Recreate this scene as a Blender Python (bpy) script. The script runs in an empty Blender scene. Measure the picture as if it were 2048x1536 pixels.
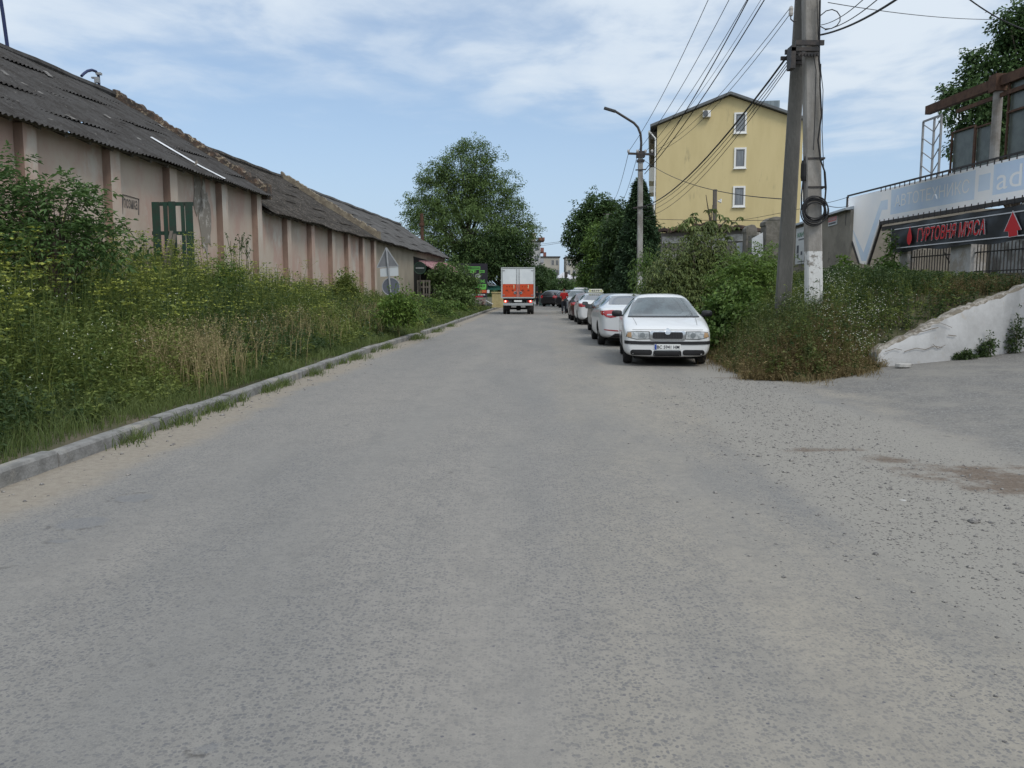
import bpy, bmesh, math, random
import numpy as np
from mathutils import Vector, Matrix
from mathutils.bvhtree import BVHTree

R = math.radians
scene = bpy.context.scene
COL = scene.collection
random.seed(7)
RNG = np.random.default_rng(11)

# ------------------------------------------------------------------ camera
F_PX, CX, CY, HZ, EYE = 1650.0, 1024.0, 768.0, 584.0, 1.5
PITCH = math.atan((CY - HZ) / F_PX)
cam_data = bpy.data.cameras.new("camera")
cam_data.sensor_fit = 'HORIZONTAL'
cam_data.sensor_width = 36.0
cam_data.lens = 36.0 * F_PX / 2048.0
cam_data.clip_start = 0.05
cam_data.clip_end = 4000.0
cam = bpy.data.objects.new("camera", cam_data)
cam.location = (0, 0, EYE)
cam.rotation_euler = (math.pi / 2 - PITCH, 0, 0)
COL.objects.link(cam)
scene.camera = cam

# ------------------------------------------------------------------ world: Nishita sky with a thin sheet of altocumulus
SUN_EL, SUN_AZ = R(50), R(146)          # azimuth measured from +Y towards +X
world = bpy.data.worlds.new("World")
scene.world = world
world.use_nodes = True
WN, WL = world.node_tree.nodes, world.node_tree.links
WN.clear()


def wnode(t, **kw):
    n = WN.new(t)
    for k, v in kw.items():
        setattr(n, k, v)
    return n


def wmath(op, a, b=None, c=None, clamp=False):
    n = wnode('ShaderNodeMath', operation=op, use_clamp=clamp)
    for i, v in enumerate((a, b, c)):
        if v is None:
            continue
        if isinstance(v, (int, float)):
            n.inputs[i].default_value = v
        else:
            WL.new(v, n.inputs[i])
    return n.outputs[0]


sky = wnode('ShaderNodeTexSky', sky_type='NISHITA', sun_disc=False)
sky.sun_elevation, sky.sun_rotation = SUN_EL, SUN_AZ
sky.air_density, sky.dust_density, sky.ozone_density = 1.0, 1.2, 2.0
wtc = wnode('ShaderNodeTexCoord')
wsep = wnode('ShaderNodeSeparateXYZ')
WL.new(wtc.outputs['Generated'], wsep.inputs[0])
wz = wmath('MAXIMUM', wsep.outputs[2], 0.03)
wx = wmath('DIVIDE', wsep.outputs[0], wz)
wy = wmath('DIVIDE', wsep.outputs[1], wz)
wcomb = wnode('ShaderNodeCombineXYZ')
WL.new(wx, wcomb.inputs[0])
WL.new(wy, wcomb.inputs[1])


def wnoise(scale, detail, rough, loc, dist=0.0, sc=(1, 1, 1), rot=0.0):
    m = wnode('ShaderNodeMapping')
    m.inputs['Location'].default_value = loc
    m.inputs['Scale'].default_value = sc
    m.inputs['Rotation'].default_value = (0, 0, rot)
    WL.new(wcomb.outputs[0], m.inputs[0])
    n = wnode('ShaderNodeTexNoise')
    n.inputs['Scale'].default_value = scale
    n.inputs['Detail'].default_value = detail
    n.inputs['Roughness'].default_value = rough
    n.inputs['Distortion'].default_value = dist
    WL.new(m.outputs[0], n.inputs['Vector'])
    return n.outputs['Fac']


n_big = wnoise(0.45, 3, 0.5, (3.1, 1.7, 0), 0.4, (1.0, 0.75, 1), R(20))
n_fine = wnoise(1.9, 7, 0.55, (0.4, 5.2, 0), 0.25, (1.0, 0.75, 1), R(12))
# the sheet's front edge lies across the view: y/z below ylim is under the cloud
ylim = wmath('MULTIPLY_ADD', wx, 0.32, 4.75)
edge = wmath('SUBTRACT', ylim, wy)
edge = wmath('MULTIPLY_ADD', wmath('SUBTRACT', n_big, 0.5), 5.0, edge)
edge = wmath('MULTIPLY_ADD', wmath('SUBTRACT', n_fine, 0.5), 3.4, edge)
sheet = wnode('ShaderNodeMapRange', interpolation_type='SMOOTHSTEP')
sheet.inputs['From Min'].default_value = -0.9
sheet.inputs['From Max'].default_value = 2.2
WL.new(edge, sheet.inputs['Value'])
puffs = wnode('ShaderNodeMapRange', interpolation_type='SMOOTHSTEP')
puffs.inputs['From Min'].default_value = 0.33
puffs.inputs['From Max'].default_value = 0.57
puffs.inputs['To Min'].default_value = 0.42
puffs.inputs['To Max'].default_value = 0.82
WL.new(n_fine, puffs.inputs['Value'])
cloud = wmath('MULTIPLY', sheet.outputs[0], puffs.outputs[0])
hzn = wnode('ShaderNodeMapRange', interpolation_type='SMOOTHSTEP')    # milky air low over the horizon
hzn.inputs['From Min'].default_value = 0.0
hzn.inputs['From Max'].default_value = 0.30
hzn.inputs['To Min'].default_value = 0.80
hzn.inputs['To Max'].default_value = 0.33
WL.new(wsep.outputs[2], hzn.inputs['Value'])
SKY_STRENGTH = 0.094
sky_gain = wnode('ShaderNodeMix', data_type='RGBA', blend_type='MULTIPLY')
sky_gain.inputs['Factor'].default_value = 1.0
WL.new(sky.outputs[0], sky_gain.inputs['A'])
sky_gain.inputs['B'].default_value = (0.96, 1.0, 1.02, 1)
wmix = wnode('ShaderNodeMix', data_type='RGBA')
WL.new(cloud, wmix.inputs['Factor'])
# cloud overhead and towards the veiled sun is brighter than the sheet ahead
wdot = wnode('ShaderNodeVectorMath', operation='DOT_PRODUCT')
WL.new(wtc.outputs['Generated'], wdot.inputs[0])
wdot.inputs[1].default_value = (math.sin(SUN_AZ) * math.cos(SUN_EL), math.cos(SUN_AZ) * math.cos(SUN_EL), math.sin(SUN_EL))
glow = wmath('POWER', wmath('MAXIMUM', wdot.outputs['Value'], 0.0), 4.0)
gain = wmath('MULTIPLY_ADD', glow, 0.6, wmath('MULTIPLY_ADD', wmath('POWER', wz, 1.5), 0.55, 1.0))
whz = wnode('ShaderNodeMix', data_type='RGBA')
WL.new(hzn.outputs[0], whz.inputs['Factor'])
WL.new(sky_gain.outputs['Result'], whz.inputs['A'])
whz.inputs['B'].default_value = (3.5, 4.55, 6.0, 1)
WL.new(whz.outputs['Result'], wmix.inputs['A'])
wcl = wnode('ShaderNodeVectorMath', operation='SCALE')
wcl.inputs[0].default_value = (5.45, 5.95, 6.4)
WL.new(gain, wcl.inputs['Scale'])
WL.new(wcl.outputs['Vector'], wmix.inputs['B'])
wbg = wnode('ShaderNodeBackground')
wbg.inputs['Strength'].default_value = SKY_STRENGTH
WL.new(wmix.outputs['Result'], wbg.inputs['Color'])
wout = wnode('ShaderNodeOutputWorld')
WL.new(wbg.outputs[0], wout.inputs['Surface'])

# ------------------------------------------------------------------ sun, veiled by the cloud
sun_data = bpy.data.lights.new("sun", 'SUN')
sun_data.energy = 1.1
sun_data.angle = R(20)
sun_data.color = (1.0, 0.93, 0.83)
sun = bpy.data.objects.new("sun", sun_data)
SUN_DIR = Vector((math.sin(SUN_AZ) * math.cos(SUN_EL), math.cos(SUN_AZ) * math.cos(SUN_EL), math.sin(SUN_EL)))
sun.rotation_euler = SUN_DIR.to_track_quat('Z', 'Y').to_euler()
sun.location = (20, 30, 60)
COL.objects.link(sun)

scene.view_settings.view_transform = 'Standard'
scene.view_settings.look = 'None'
scene.view_settings.gamma = 1.0
scene.view_settings.use_curve_mapping = False
scene.view_settings.exposure = 0.56
try:
    scene.render.engine = 'CYCLES'
    scene.cycles.use_denoising = True
    scene.cycles.denoising_input_passes = 'RGB_ALBEDO_NORMAL'
    scene.cycles.denoising_prefilter = 'NONE'
    scene.cycles.max_bounces = 6
    scene.cycles.diffuse_bounces = 3
    scene.cycles.glossy_bounces = 3
    scene.cycles.transmission_bounces = 3
    scene.cycles.transparent_max_bounces = 6
except Exception:
    pass

# ------------------------------------------------------------------ helpers: pixel of the photograph -> point of the place
CP, SP = math.cos(PITCH), math.sin(PITCH)


def ray(px, py):
    u, v = (px - CX) / F_PX, (CY - py) / F_PX
    return Vector((u, CP + v * SP, -SP + v * CP))


def at(px, py, Y):
    r = ray(px, py)
    return Vector((r.x * Y / r.y, Y, EYE + r.z * Y / r.y))


def gp(px, py, z=0.0):
    r = ray(px, py)
    t = (z - EYE) / r.z
    return Vector((r.x * t, r.y * t, z))


def on_plane(px, py, p0, n):
    r = ray(px, py)
    o = Vector((0, 0, EYE))
    return o + r * ((p0 - o).dot(n) / r.dot(n))


# ------------------------------------------------------------------ helpers: objects
def tag(o, label=None, cat=None, group=None, kind=None):
    if label: o['label'] = label
    if cat: o['category'] = cat
    if group: o['group'] = group
    if kind: o['kind'] = kind
    return o


def thing(name, label, cat, loc=(0, 0, 0), rotz=0.0, group=None):
    o = bpy.data.objects.new(name, None)
    o.empty_display_size = 0.3
    COL.objects.link(o)
    o.location = loc
    o.rotation_euler = (0, 0, rotz)
    return tag(o, label, cat, group)


def wpos(o):
    v = Vector((0, 0, 0))
    while o is not None:
        v += Vector(o.location)
        o = o.parent
    return v


def link_mesh(name, me, parent=None, world=True, origin=None):
    o = bpy.data.objects.new(name, me)
    COL.objects.link(o)
    if parent is not None:
        o.parent = parent
        if world:
            o.location = -wpos(parent)
    elif origin is not None:
        me.transform(Matrix.Translation(-Vector(origin)))
        o.location = origin
    return o


class MB:
    """collects shapes, then links them as one mesh object"""

    def __init__(self):
        self.v, self.f, self.m = [], [], []

    def add(self, verts, faces, mi=0):
        b = len(self.v)
        self.v += [tuple(p) for p in verts]
        self.f += [tuple(b + i for i in f) for f in faces]
        self.m += [mi] * len(faces)
        return self

    def hexa(self, p, mi=0):       # p: 4 bottom (ccw) + 4 top
        return self.add(p, [(3, 2, 1, 0), (4, 5, 6, 7), (0, 1, 5, 4), (1, 2, 6, 5), (2, 3, 7, 6), (3, 0, 4, 7)], mi)

    def box(self, c, s, rot=None, mi=0):
        hx, hy, hz = s[0] / 2, s[1] / 2, s[2] / 2
        p = [Vector((x, y, z)) for z in (-hz, hz) for x, y in ((-hx, -hy), (hx, -hy), (hx, hy), (-hx, hy))]
        if rot is not None:
            p = [rot @ q for q in p]
        c = Vector(c)
        return self.hexa([c + q for q in p], mi)

    def obox(self, o, ex, ey, ez, mi=0):     # corner o, three edge vectors
        o, ex, ey, ez = Vector(o), Vector(ex), Vector(ey), Vector(ez)
        return self.hexa([o, o + ex, o + ex + ey, o + ey, o + ez, o + ex + ez, o + ex + ey + ez, o + ey + ez], mi)

    def bar(self, a, b, w, d=None, mi=0, up=(0, 0, 1)):
        a, b = Vector(a), Vector(b)
        d = d or w
        t = (b - a).normalized()
        u = Vector(up)
        if abs(t.dot(u)) > 0.97:
            u = Vector((1, 0, 0))
        s = t.cross(u).normalized()
        u = s.cross(t).normalized()
        p = [a + s * x * w / 2 + u * y * d / 2 for x, y in ((-1, -1), (1, -1), (1, 1), (-1, 1))]
        q = [b + s * x * w / 2 + u * y * d / 2 for x, y in ((-1, -1), (1, -1), (1, 1), (-1, 1))]
        return self.hexa(p + q, mi)

    def tube(self, pts, rad, n=8, mi=0, caps=True):
        pts = [Vector(p) for p in pts]
        if not hasattr(rad, '__len__'):
            rad = [rad] * len(pts)
        base = len(self.v)
        prev = None
        for i, p in enumerate(pts):
            t = (pts[min(i + 1, len(pts) - 1)] - pts[max(i - 1, 0)])
            t = t.normalized() if t.length > 1e-9 else Vector((0, 0, 1))
            if prev is None:
                u = Vector((0, 0, 1)) if abs(t.z) < 0.9 else Vector((1, 0, 0))
                s = t.cross(u).normalized()
            else:
                s = (prev - t * prev.dot(t))
                s = s.normalized() if s.length > 1e-6 else t.orthogonal().normalized()
            prev = s
            w = t.cross(s)
            for k in range(n):
                a = 2 * math.pi * k / n
                self.v.append(tuple(p + (s * math.cos(a) + w * math.sin(a)) * rad[i]))
        for i in range(len(pts) - 1):
            for k in range(n):
                k2 = (k + 1) % n
                self.f.append((base + i * n + k, base + i * n + k2, base + (i + 1) * n + k2, base + (i + 1) * n + k))
                self.m.append(mi)
        if caps:
            self.f.append(tuple(base + k for k in reversed(range(n))))
            self.f.append(tuple(base + (len(pts) - 1) * n + k for k in range(n)))
            self.m += [mi, mi]
        return self

    def prism(self, outline, depth_vec, mi=0, mi_side=None):     # planar outline of 3-D points, extruded
        n = len(outline)
        d = Vector(depth_vec)
        a = [Vector(p) for p in outline]
        b = len(self.v)
        self.v += [tuple(p) for p in a] + [tuple(p + d) for p in a]
        self.f += [tuple(b + i for i in range(n)), tuple(b + n + i for i in reversed(range(n)))]
        self.m += [mi, mi]
        for i in range(n):
            j = (i + 1) % n
            self.f.append((b + j, b + i, b + n + i, b + n + j))
            self.m.append(mi if mi_side is None else mi_side)
        return self

    def lathe(self, prof, c, axis='x', n=24, mi=0):      # prof: (radius, along)
        b = len(self.v)
        c = Vector(c)
        for r, h in prof:
            for k in range(n):
                a = 2 * math.pi * k / n
                x, y = r * math.cos(a), r * math.sin(a)
                self.v.append(tuple(c + (Vector((h, x, y)) if axis == 'x' else Vector((x, y, h)) if axis == 'z' else Vector((x, h, y)))))
        for i in range(len(prof) - 1):
            for k in range(n):
                k2 = (k + 1) % n
                self.f.append((b + i * n + k, b + i * n + k2, b + (i + 1) * n + k2, b + (i + 1) * n + k))
                self.m.append(mi)
        return self

    def build(self, name, mats, parent=None, world=True, origin=None, smooth=None, bevel=0.0):
        me = bpy.data.meshes.new(name)
        me.from_pydata(self.v, [], self.f)
        mats = mats if isinstance(mats, (list, tuple)) else [mats]
        for m in mats:
            me.materials.append(m)
        if any(self.m):
            me.polygons.foreach_set('material_index', self.m)
        bm = bmesh.new()
        bm.from_mesh(me)
        bmesh.ops.recalc_face_normals(bm, faces=bm.faces)
        if bevel > 0:
            es = [e for e in bm.edges if len(e.link_faces) == 2 and e.calc_face_angle(0) > R(35)]
            bmesh.ops.bevel(bm, geom=es, offset=bevel, segments=2, profile=0.6, affect='EDGES', clamp_overlap=True)
        bm.to_mesh(me)
        bm.free()
        if smooth is not None:
            me.shade_smooth()
            me.set_sharp_from_angle(angle=R(smooth))
        me.update()
        return link_mesh(name, me, parent, world, origin)


def np_mesh(name, V, Q, mats, tint=None, attrs=None, parent=None, world=True, origin=None, smooth=False, mi=None):
    """fast mesh of quads from arrays"""
    V = np.asarray(V, np.float32)
    Q = np.asarray(Q, np.int32)
    me = bpy.data.meshes.new(name)
    me.vertices.add(len(V))
    me.vertices.foreach_set('co', V.ravel())
    k = Q.shape[1]
    me.loops.add(Q.size)
    me.loops.foreach_set('vertex_index', Q.ravel())
    me.polygons.add(len(Q))
    me.polygons.foreach_set('loop_start', np.arange(0, Q.size, k, dtype=np.int32))
    if smooth:
        me.polygons.foreach_set('use_smooth', np.ones(len(Q), bool))
    for m in (mats if isinstance(mats, (list, tuple)) else [mats]):
        me.materials.append(m)
    if mi is not None:
        me.polygons.foreach_set('material_index', np.asarray(mi, np.int32))
    me.update(calc_edges=True)
    for nm, arr in ([('tint', tint)] if tint is not None else []) + list((attrs or {}).items()):
        a = me.attributes.new(nm, 'FLOAT', 'POINT')
        a.data.foreach_set('value', np.asarray(arr, np.float32))
    return link_mesh(name, me, parent, world, origin)


def copy_tree(o, parent=None):
    c = o.copy()
    COL.objects.link(c)
    c.parent = parent
    for ch in list(o.children):
        copy_tree(ch, c)
    return c


def text_mesh(s, mat, origin, right, up, width, height, parent=None, name='lettering', world=True, bold=0.0, depth=0.004, shear=0.0, center=False):
    """lettering as a flat mesh whose bounding box is fitted to width x height on the plane (right, up) at origin (lower left)"""
    cu = bpy.data.curves.new('t', 'FONT')
    cu.body = s
    cu.offset = bold
    cu.shear = shear
    cu.resolution_u = 3
    to = bpy.data.objects.new('t', cu)
    COL.objects.link(to)
    dg = bpy.context.evaluated_depsgraph_get()
    me = bpy.data.meshes.new_from_object(to.evaluated_get(dg))
    bpy.data.objects.remove(to)
    bpy.data.curves.remove(cu)
    n = len(me.vertices)
    co = np.zeros(n * 3, np.float32)
    me.vertices.foreach_get('co', co)
    co = co.reshape(-1, 3)
    mn, mx = co.min(0), co.max(0)
    sc = (mx - mn)
    u = (co[:, 0] - mn[0]) / max(sc[0], 1e-6) * width
    w = (co[:, 1] - mn[1]) / max(sc[1], 1e-6) * height
    o, r, p = np.array(origin), np.array(Vector(right).normalized()), np.array(Vector(up).normalized())
    nrm = np.cross(r, p)
    out = o + u[:, None] * r + w[:, None] * p + nrm * depth
    me.vertices.foreach_set('co', out.astype(np.float32).ravel())
    me.materials.clear()
    me.materials.append(mat)
    me.update()
    me.name = name
    return link_mesh(name, me, parent, world)


# ------------------------------------------------------------------ materials
def mat(name, col, rough=0.8, col2=None, scale=2.0, contrast=(0.35, 0.65), detail=5, stretch=(1, 1, 1), bump=0.0, bscale=20.0,
        spec=0.3, metal=0.0, coat=0.0, col3=None, scale3=0.5, contrast3=(0.5, 0.7), emit=0.0, rough_n=0.65):
    m = bpy.data.materials.new(name)
    m.use_nodes = True
    N, L = m.node_tree.nodes, m.node_tree.links
    b = N['Principled BSDF']
    b.inputs['Base Color'].default_value = (*col, 1)
    b.inputs['Roughness'].default_value = rough
    b.inputs['Specular IOR Level'].default_value = spec
    b.inputs['Metallic'].default_value = metal
    b.inputs['Coat Weight'].default_value = coat
    b.inputs['Coat Roughness'].default_value = 0.06
    if emit:
        b.inputs['Emission Color'].default_value = (*col, 1)
        b.inputs['Emission Strength'].default_value = emit
    if col2 is None and not bump:
        return m
    geo = N.new('ShaderNodeNewGeometry')
    mp = N.new('ShaderNodeMapping')
    mp.inputs['Scale'].default_value = stretch
    L.new(geo.outputs['Position'], mp.inputs[0])

    def noise(sc, cr, det):
        n = N.new('ShaderNodeTexNoise')
        n.inputs['Scale'].default_value = sc
        n.inputs['Detail'].default_value = det
        n.inputs['Roughness'].default_value = rough_n
        L.new(mp.outputs[0], n.inputs['Vector'])
        r = N.new('ShaderNodeMapRange')
        r.interpolation_type = 'SMOOTHSTEP'
        r.inputs['From Min'].default_value, r.inputs['From Max'].default_value = cr
        L.new(n.outputs['Fac'], r.inputs['Value'])
        return n.outputs['Fac'], r.outputs[0]

    cur = None
    if col2 is not None:
        f, r = noise(scale, contrast, detail)
        x = N.new('ShaderNodeMix')
        x.data_type = 'RGBA'
        x.inputs['A'].default_value = (*col, 1)
        x.inputs['B'].default_value = (*col2, 1)
        L.new(r, x.inputs['Factor'])
        cur = x.outputs['Result']
    if col3 is not None:
        f, r = noise(scale3, contrast3, 6)
        x = N.new('ShaderNodeMix')
        x.data_type = 'RGBA'
        L.new(cur, x.inputs['A'])
        x.inputs['B'].default_value = (*col3, 1)
        L.new(r, x.inputs['Factor'])
        cur = x.outputs['Result']
    if cur is not None:
        L.new(cur, b.inputs['Base Color'])
    if bump:
        n = N.new('ShaderNodeTexNoise')
        n.inputs['Scale'].default_value = bscale
        n.inputs['Detail'].default_value = 6
        L.new(mp.outputs[0], n.inputs['Vector'])
        bp = N.new('ShaderNodeBump')
        bp.inputs['Strength'].default_value = bump
        bp.inputs['Distance'].default_value = 0.03
        L.new(n.outputs['Fac'], bp.inputs['Height'])
        L.new(bp.outputs[0], b.inputs['Normal'])
    return m


def leaf_mat(name, dark, light, tip=None, trans=0.25, rough=0.55, gain=1.5):
    """leaves: every leaf its own shade, every plant its own tint"""
    dark, light = tuple(c * gain for c in dark), tuple(c * gain for c in light)
    m = bpy.data.materials.new(name)
    m.use_nodes = True
    N, L = m.node_tree.nodes, m.node_tree.links
    b = N['Principled BSDF']
    out = N['Material Output']
    geo = N.new('ShaderNodeNewGeometry')
    at_ = N.new('ShaderNodeAttribute')
    at_.attribute_name = 'tint'
    mx = N.new('ShaderNodeMath')
    mx.operation = 'MULTIPLY_ADD'
    L.new(geo.outputs['Random Per Island'], mx.inputs[0])
    mx.inputs[1].default_value = 0.5
    sc = N.new('ShaderNodeMath')
    sc.operation = 'MULTIPLY'
    L.new(at_.outputs['Fac'], sc.inputs[0])
    sc.inputs[1].default_value = 0.5
    L.new(sc.outputs[0], mx.inputs[2])
    cr = N.new('ShaderNodeValToRGB')
    e = cr.color_ramp.elements
    e[0].position, e[0].color = 0.1, (*dark, 1)
    e[1].position, e[1].color = 0.85, (*light, 1)
    if tip is not None:
        k = e.new(0.97)
        k.color = (*tip, 1)
    L.new(mx.outputs[0], cr.inputs[0])
    L.new(cr.outputs[0], b.inputs['Base Color'])
    b.inputs['Roughness'].default_value = rough
    b.inputs['Specular IOR Level'].default_value = 0.25
    tr = N.new('ShaderNodeBsdfTranslucent')
    L.new(cr.outputs[0], tr.inputs['Color'])
    mixs = N.new('ShaderNodeMixShader')
    mixs.inputs[0].default_value = trans
    L.new(b.outputs[0], mixs.inputs[1])
    L.new(tr.outputs[0], mixs.inputs[2])
    L.new(mixs.outputs[0], out.inputs['Surface'])
    return m


M = dict(
    black=mat('black_paint', (0.012, 0.012, 0.013), 0.5),
    rubber=mat('rubber', (0.022, 0.022, 0.023), 0.85, (0.045, 0.043, 0.04), 6),
    darkmetal=mat('dark_metal', (0.03, 0.03, 0.032), 0.6, (0.06, 0.05, 0.045), 8),
    rust=mat('rusty_steel', (0.06, 0.032, 0.022), 0.85, (0.10, 0.055, 0.035), 5, bump=0.2),
    steel=mat('galvanised_steel', (0.33, 0.34, 0.35), 0.5, (0.25, 0.26, 0.27), 3, metal=0.4),
    concrete=mat('concrete', (0.27, 0.26, 0.24), 0.9, (0.20, 0.195, 0.185), 3, bump=0.25, bscale=30, col3=(0.15, 0.145, 0.14), scale3=1.1, contrast3=(0.55, 0.75)),
    darkconcrete=mat('weathered_concrete', (0.085, 0.085, 0.08), 0.92, (0.125, 0.12, 0.11), 4, stretch=(1, 1, 0.3), bump=0.3, bscale=35),
    wood=mat('grey_wood', (0.15, 0.135, 0.115), 0.9, (0.09, 0.08, 0.07), 5, stretch=(1, 1, 0.15)),
    white=mat('white_sheet', (0.66, 0.68, 0.70), 0.6, (0.55, 0.57, 0.60), 1.2),
    cable=mat('cable', (0.02, 0.02, 0.022), 0.6),
    wire=mat('aluminium_wire', (0.07, 0.07, 0.075), 0.5),
    bark=mat('bark', (0.07, 0.055, 0.042), 0.95, (0.12, 0.10, 0.08), 6, stretch=(1, 1, 0.3), bump=0.4, bscale=14),
    stem=mat('green_stem', (0.08, 0.10, 0.035), 0.8, (0.13, 0.12, 0.05), 3),
    glass=mat('dark_glass', (0.05, 0.06, 0.065), 0.06, spec=0.7),
)
# ------------------------------------------------------------------ terrain, road, kerb
def sstep(a, b, x):
    t = np.clip((x - a) / (b - a), 0, 1)
    return t * t * (3 - 2 * t)


_kpx = [(0, 975), (115, 935), (190, 907), (307, 862), (511, 791), (600, 759), (655, 737), (731, 707), (845, 672), (907, 649), (983, 621)]
_kp = sorted([(gp(a, b).y, gp(a, b).x) for a, b in _kpx])
KY = np.array([-10] + [p[0] for p in _kp] + [90, 140, 300])
KX = np.array([_kp[0][1] - 0.15] + [p[1] for p in _kp] + [-0.6, 1.5, 8])
_ky = np.arange(-10, 300, 1.0)
_kx = np.interp(_ky, KY, KX)
_ks = np.convolve(np.pad(_kx, 4, mode='edge'), np.ones(9) / 9, 'valid')


def xk(y):                                   # road-side foot of the kerb
    return np.interp(y, _ky, _ks)


def xr(y):                                   # foot of the bank on the right
    return np.interp(y, [0, 13.5, 15, 18, 24, 38, 60, 90, 140], [4.3, 4.25, 4.3, 4.5, 5.0, 5.7, 6.6, 8.0, 11.0])


def south(x):                                # front edge of the bank, then the retaining wall
    return np.interp(x, [4.2, 5.0, 6.0, 6.9, 10.4, 14, 40], [14.3, 13.9, 14.35, 15.35, 16.7, 18.0, 27.5])


def walltop(x):
    return np.interp(x, [6.6, 6.9, 8.0, 9.0, 10.4, 12, 14], [0.34, 0.47, 0.92, 1.25, 1.68, 1.95, 2.1])


def road_z(x, y):
    return 0.055 * np.maximum(0, x - 5.0) * sstep(0, 10, y) + 0.012 * np.sin(x * 1.3 + y * 0.4) * sstep(2.5, 5, x)


def wall_x(y):                               # face line of the warehouses
    return -12.3 + 0.082 * y


def terrain(x, y):
    x, y = np.asarray(x, float), np.asarray(y, float)
    z = road_z(x, y) - 0.06
    a = xk(y) - 0.2 - x
    v = np.interp(y, [4, 28, 38, 80], [0.85, 0.85, 0.42, 0.35])
    zl = 0.10 + (v - 0.10) * sstep(0.3, 8.0, a) + 0.03 * np.sin(x * 2.1 + y * 1.3)
    z = np.where(a > 0, zl, z)
    b = x - xr(y)
    hm = np.interp(y, [14, 45, 70, 110], [1.9, 1.9, 0.5, 0.2]) - 0.45 * sstep(6.4, 8.5, x) * sstep(34, 30, y)
    h = np.minimum(hm, 0.52 * b)
    s = y - south(x)
    h = np.where(x < 6.9, np.minimum(h, 0.55 * s), np.minimum(h, walltop(x) - 0.14 + 0.35 * np.maximum(s - 0.25, 0)))
    h = h + 0.05 * np.sin(x * 1.7) * np.sin(y * 1.4)
    on = (b > 0) & np.where(x < 6.9, s > 0, s > 0.2)
    return np.where(on, np.maximum(h, z), z)


def grid(xs, ys, zf):
    X, Y = np.meshgrid(xs, ys)
    V = np.stack([X, Y, zf(X, Y)], -1).reshape(-1, 3)
    nx, ny = len(xs), len(ys)
    i = np.arange(nx - 1)[None, :] + nx * np.arange(ny - 1)[:, None]
    Q = np.stack([i, i + 1, i + nx + 1, i + nx], -1).reshape(-1, 4)
    return V, Q


ground_m = mat('soil_and_grass', (0.085, 0.075, 0.05), 1.0, (0.05, 0.06, 0.022), 1.5, bump=0.4, bscale=8, col3=(0.12, 0.10, 0.07), scale3=0.4)
gx = np.concatenate([-np.geomspace(1500, 17, 24), np.arange(-16, 16.01, 0.22), np.geomspace(17, 1500, 24)])
gy = np.concatenate([[-60, -30, -15, -8], np.arange(-4, 34, 0.25), np.arange(34, 110, 1.0), np.geomspace(112, 3000, 24)])
V, Q = grid(gx, gy, terrain)
tag(np_mesh('ground', V, Q, ground_m, smooth=True), 'earth ground of the verge and bank under the weeds', 'ground', kind='structure')


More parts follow.
